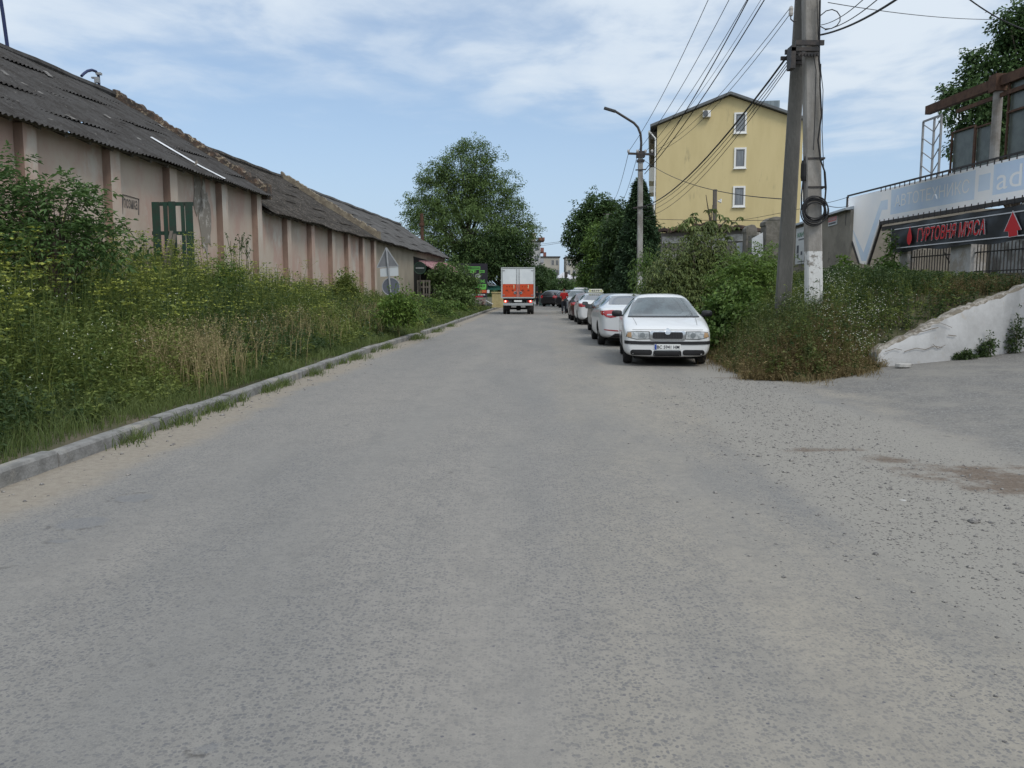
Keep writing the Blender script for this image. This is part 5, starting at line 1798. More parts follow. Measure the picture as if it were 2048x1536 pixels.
CM = dict(
    white=paint('white_car_paint', (.63, .64, .645)),
    glass=mat('car_glass', (.035, .042, .044), .05, spec=.8, coat=.5),
    glass_l=mat('car_windscreen', (.075, .10, .108), .05, (.035, .045, .048), 2.5, spec=.8, coat=.6),
    tint=mat('tinted_rear_glass', (.055, .06, .07), .08, spec=.8, coat=.5),
    trim=mat('black_plastic', (.022, .022, .024), .5),
    chrome=mat('chrome', (.50, .51, .52), .15, metal=1.0),
    lens=mat('headlamp_lens', (.26, .28, .29), .08, (.46, .48, .49), 14, (.4, .6), detail=2, spec=.7, coat=.8),
    amber=mat('amber_lens', (.36, .23, .12), .25, spec=.6),
    red=mat('tail_lens', (.34, .014, .018), .18, spec=.6, coat=.6),
    rim=mat('alloy_rim', (.42, .43, .44), .35, metal=.6),
    plate=mat('number_plate', (.70, .71, .70), .5),
    plate_blue=mat('plate_blue', (.02, .06, .30), .5),
    ink=mat('plate_ink', (.02, .02, .025), .6),
    well=mat('wheel_well', (.012, .012, .012), .9),
    under=mat('underbody', (.015, .015, .015), .9),
)


def section(w, zb, zm, zt, wt):
    k = zt - zm
    return [(0, zb), (.80 * w, zb), (.965 * w, zb + .07), (w, zb + (zm - zb) * .50), (.985 * w, zm - .05), (.955 * w, zm + min(.02, k * .2)),
            (wt, zm + k * .86), (wt * .70, zm + k * .985), (0, zt)]


def cage(stations, L):
    V, F = [], []
    n = 16
    for s, w, zb, zm, zt, wt in stations:
        h = section(w, zb, zm, zt, wt)
        y = L / 2 - s
        V += [(x, y, z) for x, z in h] + [(-x, y, z) for x, z in h[1:-1][::-1]]
    for i in range(len(stations) - 1):
        for k in range(n):
            k2 = (k + 1) % n
            F.append((i * n + k, i * n + k2, (i + 1) * n + k2, (i + 1) * n + k))
    for b, rev in ((0, False), ((len(stations) - 1) * n, True)):     # ends: strips from side to side
        for k in range(8):
            a0, a1 = k, k + 1
            m0, m1 = (n - k) % n, n - k - 1
            q = [b + a0, b + a1, b + m1, b + m0]
            q = list(dict.fromkeys(q))
            F.append(tuple(q if rev else q[::-1]))
    return V, F


def make_body(name, stations, L, axles, wr, tr, mate, parent):
    V, F = cage(stations, L)
    me = bpy.data.meshes.new('cage')
    me.from_pydata(V, [], F)
    bm = bmesh.new()
    bm.from_mesh(me)
    bmesh.ops.recalc_face_normals(bm, faces=bm.faces)
    bm.to_mesh(me)
    bm.free()
    o = bpy.data.objects.new('cage', me)
    COL.objects.link(o)
    me.materials.append(mate)
    me.materials.append(CM['well'])
    m = o.modifiers.new('s', 'SUBSURF')
    m.levels = m.render_levels = 3
    cut = MB()
    for a in axles:
        y = L / 2 - a
        for sg in (-1, 1):
            n = 40
            prof = [(sg * .45, y + (wr + .055) * math.cos(t), wr + (wr + .055) * math.sin(t)) for t in np.linspace(0, 2 * math.pi, n + 1)[:-1]]
            cut.prism(prof, (sg * 1.0, 0, 0))
    co = cut.build('cutter', [CM['well']])
    b = o.modifiers.new('b', 'BOOLEAN')
    b.operation, b.object, b.solver = 'DIFFERENCE', co, 'EXACT'
    try: b.material_mode = 'TRANSFER'
    except Exception: pass
    dg = bpy.context.evaluated_depsgraph_get()
    res = bpy.data.meshes.new_from_object(o.evaluated_get(dg), depsgraph=dg)
    m2 = o.modifiers['b']
    o.modifiers.remove(m2)
    dg = bpy.context.evaluated_depsgraph_get()
    solid = bpy.data.meshes.new_from_object(o.evaluated_get(dg), depsgraph=dg)
    bvh = BVHTree.FromPolygons([v.co[:] for v in solid.vertices], [p.vertices[:] for p in solid.polygons])
    bpy.data.objects.remove(o)
    bpy.data.objects.remove(co)
    res.name = name
    res.shade_smooth()
    res.set_sharp_from_angle(angle=R(40))
    bo = link_mesh(name, res, parent, False)
    return bo, bvh


def rounded(x0, z0, x1, z1, r=.02, n=4):
    r = min(r, abs(x1 - x0) / 2, abs(z1 - z0) / 2)
    out = []
    for cx, cz, a0 in ((x1 - r, z1 - r, 0), (x0 + r, z1 - r, 90), (x0 + r, z0 + r, 180), (x1 - r, z0 + r, 270)):
        for k in range(n + 1):
            a = R(a0 + 90 * k / n)
            out.append((cx + r * math.cos(a), cz + r * math.sin(a)))
    return out


def panel(name, bvh, out2, axis, mate, parent, off=.006, maxlen=.07, thick=0.0):
    """a sheet with the given outline laid on the body: axis front/rear/left/right/top says from where it is projected"""
    bm = bmesh.new()
    vs = [bm.verts.new((a, b, 0)) for a, b in out2]
    f = bm.faces.new(vs)
    bmesh.ops.triangulate(bm, faces=[f])
    for _ in range(6):
        es = [e for e in bm.edges if e.calc_length() > maxlen]
        if not es: break
        bmesh.ops.subdivide_edges(bm, edges=es, cuts=1)
        bmesh.ops.triangulate(bm, faces=[q for q in bm.faces if len(q.verts) > 3])
    for v in bm.verts:
        a, b = v.co.x, v.co.y
        if axis == 'front': o_, d_ = Vector((a, 6, b)), Vector((0, -1, 0))
        elif axis == 'rear': o_, d_ = Vector((a, -6, b)), Vector((0, 1, 0))
        elif axis == 'right': o_, d_ = Vector((4, a, b)), Vector((-1, 0, 0))
        elif axis == 'left': o_, d_ = Vector((-4, a, b)), Vector((1, 0, 0))
        else: o_, d_ = Vector((a, b, 5)), Vector((0, 0, -1))
        hit = bvh.ray_cast(o_, d_)
        if hit[0] is None:
            near = bvh.find_nearest(o_ + d_ * (4 if axis in ('left', 'right') else 6))
            v.co = near[0] + near[1] * off
        else:
            nn = hit[1] if hit[1].dot(d_) < 0 else -hit[1]
            v.co = hit[0] + nn * off
    bmesh.ops.recalc_face_normals(bm, faces=bm.faces)
    s = sum((q.normal for q in bm.faces), Vector())
    want = {'front': Vector((0, 1, .3)), 'rear': Vector((0, -1, .3)), 'right': Vector((1, 0, .2)), 'left': Vector((-1, 0, .2)), 'top': Vector((0, 0, 1))}[axis]
    if s.dot(want) < 0:
        bmesh.ops.reverse_faces(bm, faces=bm.faces)
    me = bpy.data.meshes.new(name)
    bm.to_mesh(me)
    bm.free()
    me.materials.append(mate)
    me.shade_smooth()
    return link_mesh(name, me, parent, False)


def make_wheel(c, sg, r, tw, parent, rimm=None, spokes=5):
    x = c[0]
    hw = tw / 2
    prof = [(r * .62, -hw), (r * .92, -hw), (r * .985, -hw * .75), (r, -hw * .3), (r, hw * .3), (r * .985, hw * .75), (r * .92, hw), (r * .62, hw)]
    w = MB().lathe(prof, c, 'x', 32).build('wheel', M['rubber'], parent, False, smooth=40)
    m = MB()
    ro = r * .64
    m.lathe([(ro, -hw * .9), (ro, hw * .78), (ro * .93, hw * .86), (ro * .90, hw * .60), (ro * .3, hw * .35), (0, hw * .35)] if sg > 0 else [(ro, hw * .9), (ro, -hw * .78), (ro * .93, -hw * .86), (ro * .90, -hw * .60), (ro * .3, -hw * .35), (0, -hw * .35)], c, 'x', 32, mi=1)
    for k in range(spokes):
        a = 2 * math.pi * k / spokes + .3
        d_ = Vector((0, math.cos(a), math.sin(a)))
        m.bar(Vector(c) + Vector((sg * hw * .62, 0, 0)) + d_ * ro * .12, Vector(c) + Vector((sg * hw * .74, 0, 0)) + d_ * ro * .95, ro * .26, .03, up=(1, 0, 0))
    m.lathe([(ro * .22, 0), (ro * .22, sg * .02), (0, sg * .025)], Vector(c) + Vector((sg * hw * .68, 0, 0)), 'x', 16)
    m.build('rim', [rimm or CM['rim'], CM['well']], w, False, smooth=35)
    return w


def mirror(c, sg, mate, parent):
    m = MB()
    prof = []
    base = Vector(c)
    n = 12
    rings = []
    for yy, s in ((-.055, .72), (-.035, 1.0), (.02, 1.0), (.06, .75), (.085, .35)):
        for k in range(n):
            a = 2 * math.pi * k / n
            ca, sa = math.cos(a), math.sin(a)
            sx = (abs(ca) ** .6) * (1 if ca > 0 else -1)
            sz = (abs(sa) ** .6) * (1 if sa > 0 else -1)
            rings.append(base + Vector((sg * .11 + sx * .115 * s, yy, sz * .072 * s)))
    m.add(rings, [(i * n + k, i * n + (k + 1) % n, (i + 1) * n + (k + 1) % n, (i + 1) * n + k) for i in range(4) for k in range(n)] + [tuple(range(n)), tuple(range(4 * n, 5 * n))])
    m.bar(base + Vector((-sg * .06, .01, -.05)), base + Vector((sg * .06, .01, -.04)), .05, .04)
    o = m.build('mirror', mate, parent, False, smooth=50)
    g = MB().prism([base + Vector((sg * .11 + x, -.058, z)) for x, z in rounded(-.09, -.05, .09, .05, .025)], (0, -.003, 0))
    g.build('mirror_glass', CM['glass'], o, False)


HATCH = dict(L=4.51, wr=.31, axles=(.90, 3.42), track=.76, tw=.19,
             st=[(0.0, .70, .28, .60, .69, .60), (.015, .78, .225, .64, .725, .68), (.07, .845, .195, .69, .775, .72), (.26, .885, .18, .76, .84, .73), (.75, .90, .175, .855, .92, .73),
                 (1.20, .90, .175, .93, .985, .72), (1.33, .90, .175, .95, 1.03, .71), (1.96, .90, .175, .965, 1.41, .59), (2.22, .90, .175, .97, 1.465, .585), (2.9, .90, .175, .98, 1.47, .58),
                 (3.4, .90, .175, .99, 1.40, .55), (3.95, .88, .19, 1.0, 1.13, .57), (4.25, .86, .22, .99, 1.04, .62), (4.42, .80, .26, .93, .985, .60), (4.49, .72, .30, .84, .90, .54), (4.51, .60, .34, .78, .84, .46)])
SEDAN = dict(L=4.82, wr=.325, axles=(.97, 3.77), track=.79, tw=.20,
             st=[(0.0, .60, .30, .56, .62, .44), (.03, .72, .22, .62, .69, .56), (.12, .82, .19, .68, .76, .62), (.36, .89, .185, .78, .85, .66), (.85, .92, .18, .88, .945, .68),
                 (1.25, .925, .18, .95, 1.01, .67), (1.45, .925, .18, .97, 1.08, .64), (2.15, .925, .18, .985, 1.40, .545), (2.5, .925, .18, .995, 1.465, .545), (3.1, .925, .18, 1.01, 1.455, .54),
                 (3.6, .925, .19, 1.03, 1.36, .525), (4.18, .915, .20, 1.05, 1.14, .60), (4.45, .90, .22, 1.045, 1.10, .64), (4.68, .86, .24, 1.02, 1.075, .63), (4.78, .80, .27, .93, .99, .58), (4.82, .68, .32, .82, .88, .50)])
SUV = dict(L=4.55, wr=.36, axles=(.90, 3.55), track=.79, tw=.22,
           st=[(0.0, .62, .36, .78, .86, .48), (.03, .74, .28, .84, .92, .60), (.12, .84, .25, .90, .98, .66), (.36, .90, .24, .97, 1.03, .70), (.85, .92, .24, 1.03, 1.09, .72),
               (1.2, .925, .24, 1.07, 1.15, .70), (1.38, .925, .24, 1.09, 1.25, .68), (1.85, .925, .24, 1.10, 1.60, .60), (2.2, .925, .24, 1.11, 1.68, .60), (3.0, .925, .24, 1.12, 1.69, .60),
               (3.8, .925, .25, 1.14, 1.66, .58), (4.2, .915, .27, 1.14, 1.55, .57), (4.42, .89, .30, 1.12, 1.22, .60), (4.50, .82, .34, 1.02, 1.10, .58), (4.55, .70, .40, .92, 1.0, .50)])
VAN = dict(L=5.0, wr=.33, axles=(.95, 3.95), track=.82, tw=.21,
           st=[(0.0, .66, .32, .80, .88, .50), (.03, .78, .25, .86, .94, .62), (.12, .87, .22, .93, 1.0, .68), (.35, .93, .20, 1.0, 1.06, .72), (.75, .95, .20, 1.08, 1.16, .74),
               (.95, .95, .20, 1.10, 1.24, .74), (1.55, .95, .20, 1.12, 1.78, .68), (1.95, .95, .20, 1.13, 1.90, .70), (3.0, .95, .20, 1.14, 1.93, .71), (4.3, .95, .22, 1.14, 1.92, .70),
               (4.8, .94, .24, 1.14, 1.86, .68), (4.93, .90, .28, 1.12, 1.70, .66), (5.0, .82, .36, 1.05, 1.40, .62)])


def plate_text(o, s):
    pass


def car(name, label, spec, loc, rotz, body_m, group, mirror_m=None, glass=None, windscreen=None, wins=None, ws=None, rw=None, rimm=None):
    t = thing(name, label, 'car', loc, rotz, group)
    L = spec['L']
    b, bvh = make_body('body', spec['st'], L, spec['axles'], spec['wr'], spec['track'], body_m, t)
    for a in spec['axles']:
        for sg in (-1, 1):
            make_wheel((sg * spec['track'], L / 2 - a, spec['wr']), sg, spec['wr'], spec['tw'], t, rimm)
    MB().box((0, 0, spec['st'][5][2] + .03), (1.3, L * .86, .12)).build('underbody', CM['under'], t, False)
    glass = glass or CM['glass']
    for side in ('left', 'right'):
        for w in wins:
            panel('side_window', bvh, [(L / 2 - s, z) for s, z in w], side, glass, t, .005)
    panel('windscreen', bvh, ws, 'front', windscreen or glass, t, .005)
    panel('rear_window', bvh, rw, 'rear', CM['tint'], t, .005)
    return t, bvh, L


HW = [[(1.62, .985), (2.02, 1.27), (2.30, 1.36), (2.52, 1.365), (2.52, .99)], [(2.60, .99), (2.60, 1.365), (3.0, 1.36), (3.35, 1.29), (3.45, 1.0)], [(3.52, 1.01), (3.43, 1.26), (3.72, 1.14), (3.85, 1.05)]]
SW = [[(1.72, 1.0), (2.15, 1.28), (2.45, 1.37), (2.78, 1.385), (2.75, 1.01)], [(2.83, 1.015), (2.86, 1.385), (3.25, 1.36), (3.62, 1.27), (3.85, 1.13), (3.72, 1.06)]]
UW = [[(1.52, 1.11), (1.85, 1.46), (2.1, 1.56), (2.5, 1.58), (2.5, 1.12)], [(2.58, 1.12), (2.58, 1.58), (3.3, 1.57), (3.35, 1.14)], [(3.43, 1.15), (3.40, 1.565), (3.85, 1.54), (4.1, 1.38), (4.15, 1.2)]]
VW_ = [[(1.1, 1.15), (1.5, 1.55), (1.75, 1.72), (2.2, 1.74), (2.2, 1.15)], [(2.3, 1.16), (2.3, 1.75), (3.4, 1.76), (3.4, 1.17)], [(3.5, 1.17), (3.5, 1.76), (4.7, 1.72), (4.75, 1.2)]]
GRP = 'cars parked along the right edge'
ROADYAW = -R(2.5)

# 1: the white hatch-backed saloon that faces the camera
c0 = gp(1326, 731)
t, bvh, L = car('parked_car', 'white car facing the camera with black mirrors and bumper strip, nearest of the parked row', HATCH, (3.12 + .24, 16.55 + HATCH['L'] / 2, 0), math.pi - R(6.0), CM['white'], GRP,
                glass=CM['glass'], windscreen=CM['glass_l'], wins=HW, ws=[(-.75, .985), (-.4, .975), (.4, .975), (.75, .985), (.66, 1.20), (.575, 1.355), (.3, 1.38), (-.3, 1.38), (-.575, 1.355), (-.66, 1.20)],
                rw=rounded(-.48, 1.12, .48, 1.33, .06), rimm=mat('steel_rim', (.16, .16, .165), .5, metal=.3))
wsf = panel('windscreen_seal', bvh, [(-.76, .962), (.76, .962), (.75, .984), (-.75, .984)], 'front', CM['trim'], t, .009)
for sg in (-1, 1):
    panel('headlight_seal', bvh, [(sg * .345, .555), (sg * .358, .712), (sg * .62, .717), (sg * .80, .70), (sg * .828, .595), (sg * .62, .548)], 'front', CM['trim'], t, .004)
    hl = panel('headlight', bvh, [(sg * .36, .565), (sg * .37, .70), (sg * .62, .705), (sg * .79, .69), (sg * .815, .60), (sg * .62, .56)], 'front', CM['lens'], t, .007)
    panel('turn_signal', bvh, [(sg * .715, .585), (sg * .72, .69), (sg * .785, .683), (sg * .808, .605)], 'front', CM['amber'], hl, .011)
    panel('reflector', bvh, [(sg * (.50 + .055 * math.cos(a)), .635 + .05 * math.sin(a)) for a in np.linspace(0, 6.28, 17)[:-1]], 'front', mat('reflector_dark', (.18, .20, .21), .15, spec=.8), hl, .011)
    panel('air_intake', bvh, rounded(.30, .235, .735, .345, .05) if sg > 0 else rounded(-.735, .235, -.30, .345, .05), 'front', CM['trim'], t, .007)
    mirror((sg * .87, L / 2 - 1.72, 1.03), sg, CM['trim'], t)
    MB().bar((sg * .08 - .3, L / 2 - 1.335, 1.02), (sg * .08 + .18, L / 2 - 1.37, 1.055), .022, .015).build('wiper', CM['trim'], t, False)
    tl = panel('taillight', bvh, rounded(sg * .52, .74, sg * .80, .94, .03) if sg > 0 else rounded(-.80, .74, -.52, .94, .03), 'rear', CM['red'], t, .007)
    panel('hood_seam', bvh, [(sg * .60, L / 2 - .28), (sg * .612, L / 2 - .28), (sg * .672, L / 2 - 1.18), (sg * .66, L / 2 - 1.18)], 'top', mat('seam', (.25, .25, .25), .7), t, .003)
    for s_ in (1.50, 2.56, 3.47):
        panel('door_seam', bvh, [(L / 2 - s_, .30), (L / 2 - s_ - .012, .30), (L / 2 - s_ - .012, .95), (L / 2 - s_, .95)], 'right' if sg > 0 else 'left', mat('seam', (.25, .25, .25), .7), t, .003)
    for s_ in (2.40, 3.32):
        panel('door_handle', bvh, rounded(L / 2 - s_ - .16, .80, L / 2 - s_, .84, .018), 'right' if sg > 0 else 'left', CM['trim'], t, .02)
    panel('side_strip', bvh, [(L / 2 - 1.45, .47), (L / 2 - 1.45, .53), (L / 2 - 2.95, .53), (L / 2 - 2.95, .47)], 'right' if sg > 0 else 'left', CM['trim'], t, .01)
gs_ = panel('grille_surround', bvh, rounded(-.355, .530, .355, .722, .05), 'front', CM['chrome'], t, .007)
panel('grille', bvh, rounded(-.30, .565, .30, .695, .035), 'front', CM['trim'], gs_, .013)
for k in range(18):
    x = -.275 + k * .032
    panel('grille_bar', bvh, [(x, .57), (x + .006, .57), (x + .006, .69), (x, .69)], 'front', mat('grille_bar', (.06, .06, .062), .4), gs_, .017)
panel('hood_seam', bvh, [(-.70, .738), (.70, .738), (.70, .747), (-.70, .747)], 'front', mat('seam', (.25, .25, .25), .7), t, .004)
panel('badge', bvh, [(.055 * math.cos(a), .70 + .055 * math.sin(a)) for a in np.linspace(0, 6.28, 21)[:-1]], 'front', CM['chrome'], t, .03)
panel('bumper_strip', bvh, [(-.785, .50), (-.6, .47), (.6, .47), (.785, .50), (.785, .555), (.6, .53), (-.6, .53), (-.785, .555)][:0] or [(-.845, .46), (-.5, .45), (.5, .45), (.845, .46), (.845, .525), (.5, .515), (-.5, .515), (-.845, .525)], 'front', CM['trim'], t, .012)
panel('air_intake', bvh, rounded(-.28, .215, .28, .325, .03), 'front', CM['trim'], t, .007)
pyy = L / 2 + .018
pl_ = MB().obox((-.26, pyy - .02, .345), (.52, 0, 0), (0, .02, 0), (0, 0, .112)).build('license_plate', CM['plate'], t, False, bevel=.004)
MB().obox((.215, pyy + .0005, .349), (.04, 0, 0), (0, .002, 0), (0, 0, .104)).build('blue_band', CM['plate_blue'], pl_, False)
text_mesh('BC 5941 HM', CM['ink'], (.205, pyy + .0015, .368), (-1, 0, 0), (0, 0, 1), .44, .066, pl_, bold=.012, world=False)

# 2: white saloon seen from behind
t, bvh, L = car('parked_car', 'white saloon seen from behind with big red tail lamps, just beyond the nearest car', SEDAN, (3.40, 22.6 + SEDAN['L'] / 2, 0), ROADYAW + R(.6), paint('pearl_white_paint', (.60, .62, .635)), GRP, wins=SW,
                ws=[(-.70, 1.05), (.70, 1.05), (.55, 1.36), (-.55, 1.36)], rw=[(-.62, 1.15), (.62, 1.15), (.52, 1.37), (.3, 1.39), (-.3, 1.39), (-.52, 1.37)])


def rear_kit(t, bvh, L, kind, red_strip=False, mirm=None, zmir=1.06, smir=1.75, dark=False):
    for sg in (-1, 1):
        if kind == 'sweep':
            q = [(sg * .30, .93), (sg * .34, .995), (sg * .60, 1.005), (sg * .86, .985), (sg * .83, .90), (sg * .74, .82), (sg * .62, .795), (sg * .48, .82)]
            tl = panel('taillight', bvh, q, 'rear', CM['red'], t, .008)
            panel('reverse_lamp', bvh, rounded(sg * .48, .865, sg * .72, .90, .015) if sg > 0 else rounded(-.72, .865, -.48, .90, .015), 'rear', CM['chrome'], tl, .012)
            panel('taillight_side', bvh, [(-L / 2 + .10, .86), (-L / 2 + .12, .985), (-L / 2 + .42, .985), (-L / 2 + .25, .89)], 'right' if sg > 0 else 'left', CM['red'], tl, .007)
        else:
            q = [(sg * .46, .84), (sg * .46, .96), (sg * .82, .985), (sg * .86, .90), (sg * .80, .82)]
            tl = panel('taillight', bvh, q, 'rear', CM['red'], t, .008)
            panel('taillight_side', bvh, [(-L / 2 + .10, .83), (-L / 2 + .12, .98), (-L / 2 + .36, .965), (-L / 2 + .30, .85)], 'right' if sg > 0 else 'left', CM['red'], tl, .007)
        if red_strip:
            panel('reflector_strip', bvh, [(sg * .40, .425), (sg * .42, .455), (sg * .80, .485), (sg * .78, .46)], 'rear', CM['red'], t, .008)
        mirror((sg * .93, L / 2 - smir, zmir), sg, mirm or CM['trim'], t)
        hl = panel('headlight', bvh, [(sg * .36, .60), (sg * .38, .72), (sg * .72, .76), (sg * .76, .68)], 'front', CM['lens'], t, .007)
    panel('diffuser', bvh, [(-.66, .255), (.66, .255), (.50, .37), (-.50, .37)], 'rear', CM['trim'], t, .008)
    panel('grille', bvh, rounded(-.33, .45, .33, .62, .05), 'front', CM['trim'], t, .008)
    MB().obox((-.26, -L / 2 - .012, .70), (.52, 0, 0), (0, .012, 0), (0, 0, .112)).build('license_plate', CM['plate'], t, False)


rear_kit(t, bvh, L, 'sweep', True, zmir=1.06)
# 3: dark car whose left flank shows between two white ones
t, bvh, L = car('parked_car', 'dark grey car mostly hidden between the two white saloons', SEDAN, (3.85, 28.9 + SEDAN['L'] / 2, 0), ROADYAW + R(.5), paint('dark_grey_paint', (.028, .03, .034)), GRP, wins=SW,
                ws=[(-.70, 1.05), (.70, 1.05), (.55, 1.36), (-.55, 1.36)], rw=[(-.62, 1.15), (.62, 1.15), (.52, 1.37), (-.52, 1.37)])
rear_kit(t, bvh, L, 'block', smir=1.55)
# 4: taxi
t, bvh, L = car('taxi', 'white taxi with a lettered sign on its roof, seen from behind', SEDAN, (3.98, 37.6 + SEDAN['L'] / 2, 0), ROADYAW + R(1.0), CM['white'], GRP, wins=SW,
                ws=[(-.70, 1.05), (.70, 1.05), (.55, 1.36), (-.55, 1.36)], rw=[(-.64, 1.14), (.64, 1.14), (.53, 1.37), (.3, 1.39), (-.3, 1.39), (-.53, 1.37)])
rear_kit(t, bvh, L, 'block')
yl = mat('taxi_sign_yellow', (.60, .58, .30), .5)
sgb = MB()
zr = 1.475
sgb.prism([(-.345, -.75, zr), (.345, -.75, zr), (.36, -.75, zr + .05), (.29, -.75, zr + .165), (-.29, -.75, zr + .165), (-.36, -.75, zr + .05)], (0, .22, 0))
so = sgb.build('roof_sign', mat('taxi_sign_cream', (.68, .68, .58), .5), t, False, bevel=.015)
text_mesh('6210', CM['ink'], (-.20, -.7525, zr + .045), (1, 0, 0), (0, 0, 1), .38, .085, so, bold=.04, world=False)
ch_ = MB()
for sg in (-1, 1):
    for k in range(2):
        x = sg * (.235 + .05 * k)
        ch_.add([(x, -.7535, zr + .03), (x + sg * .03, -.7535, zr + .03), (x + sg * .005, -.7535, zr + .085), (x + sg * .03, -.7535, zr + .14), (x, -.7535, zr + .14), (x - sg * .025, -.7535, zr + .085)], [(0, 1, 2, 5), (5, 2, 3, 4)])
ch_.build('chevron', mat('sign_olive', (.32, .33, .05), .5), so, False)
# 5: dark red car beyond the taxi
t, bvh, L = car('parked_car', 'dark maroon car just beyond the taxi, its left flank in view', HATCH, (4.0, 43.1 + HATCH['L'] / 2, 0), ROADYAW + R(.8), paint('maroon_paint', (.05, .018, .018)), GRP, wins=HW,
                ws=[(-.69, 1.01), (.69, 1.01), (.525, 1.355), (-.525, 1.355)], rw=rounded(-.48, 1.12, .48, 1.33, .06))
rear_kit(t, bvh, L, 'block', smir=1.7)
# 6: silver car facing the camera
t, bvh, L = car('parked_car', 'silver car facing the camera, half hidden behind the person in red', SUV, (4.85, 59.5 + SUV['L'] / 2, 0), math.pi + ROADYAW, paint('silver_paint', (.34, .36, .38)), GRP, windscreen=CM['glass_l'], wins=UW,
                ws=[(-.70, 1.14), (.70, 1.14), (.58, 1.58), (-.58, 1.58)], rw=[(-.6, 1.25), (.6, 1.25), (.52, 1.55), (-.52, 1.55)])
for sg in (-1, 1):
    panel('headlight', bvh, [(sg * .42, .74), (sg * .44, .90), (sg * .80, .93), (sg * .80, .78)], 'front', CM['lens'], t, .01)
    mirror((sg * .93, L / 2 - 1.6, 1.15), sg, CM['trim'], t)
    panel('taillight', bvh, rounded(sg * .6, .9, sg * .84, 1.1, .03) if sg > 0 else rounded(-.84, .9, -.6, 1.1, .03), 'rear', CM['red'], t, .01)
panel('grille', bvh, rounded(-.38, .70, .38, .88, .05), 'front', CM['trim'], t, .01)
panel('air_intake', bvh, rounded(-.6, .40, .6, .56, .05), 'front', CM['trim'], t, .01)
MB().obox((-.26, L / 2 + .005, .58), (.52, 0, 0), (0, .012, 0), (0, 0, .112)).build('license_plate', CM['plate'], t, False)
# 7: white van
t, bvh, L = car('van', 'white van with a bluish windscreen showing over the parked cars', VAN, (5.85, 67.0 + VAN['L'] / 2, 0), math.pi + ROADYAW, CM['white'], GRP, windscreen=mat('bluish_windscreen', (.14, .18, .19), .06, spec=.8), wins=VW_,
                ws=[(-.74, 1.20), (.74, 1.20), (.66, 1.74), (-.66, 1.74)], rw=[(-.6, 1.25), (.6, 1.25), (.55, 1.75), (-.55, 1.75)])
t['category'] = 'van'
for sg in (-1, 1):
    panel('headlight', bvh, [(sg * .46, .80), (sg * .48, .98), (sg * .84, 1.0), (sg * .86, .84)], 'front', CM['lens'], t, .01)
    mirror((sg * .96, L / 2 - 1.3, 1.22), sg, CM['trim'], t)
panel('grille', bvh, rounded(-.4, .62, .4, .76, .05), 'front', CM['trim'], t, .01)
# 8, 9: dark cars slewed across the far end
blk = paint('black_car_paint', (.012, .012, .014))
p = at(1124, 600, 78)
t, bvh, L = car('parked_car', 'black off-roader with bright alloy wheels standing askew behind the person in red', SUV, (p.x + 1.3, 80.5, 0), -R(33), blk, 'dark cars at the far end of the row', wins=UW,
                ws=[(-.70, 1.14), (.70, 1.14), (.58, 1.58), (-.58, 1.58)], rw=[(-.66, 1.22), (.66, 1.22), (.56, 1.56), (-.56, 1.56)], rimm=mat('bright_rim', (.62, .63, .64), .35))
for sg in (-1, 1):
    panel('taillight', bvh, rounded(sg * .6, .92, sg * .86, 1.14, .04) if sg > 0 else rounded(-.86, .92, -.6, 1.14, .04), 'rear', CM['red'], t, .012)
    mirror((sg * .93, L / 2 - 1.6, 1.15), sg, CM['trim'], t)
    MB().tube([(sg * .56, L / 2 - 2.0, 1.70), (sg * .56, L / 2 - 3.9, 1.70)], .03, 6).build('roof_rail', CM['chrome'], t, False)
p = at(1107, 600, 84)
t, bvh, L = car('parked_car', 'black off-roader with red tail lamps, leftmost and farthest of the parked row', SUV, (p.x + .4, 87.5, 0), -R(24), blk, 'dark cars at the far end of the row', wins=UW,
                ws=[(-.70, 1.14), (.70, 1.14), (.58, 1.58), (-.58, 1.58)], rw=[(-.66, 1.22), (.66, 1.22), (.56, 1.56), (-.56, 1.56)])
for sg in (-1, 1):
    panel('taillight', bvh, rounded(sg * .55, .88, sg * .86, 1.14, .04) if sg > 0 else rounded(-.86, .88, -.55, 1.14, .04), 'rear', CM['red'], t, .012)

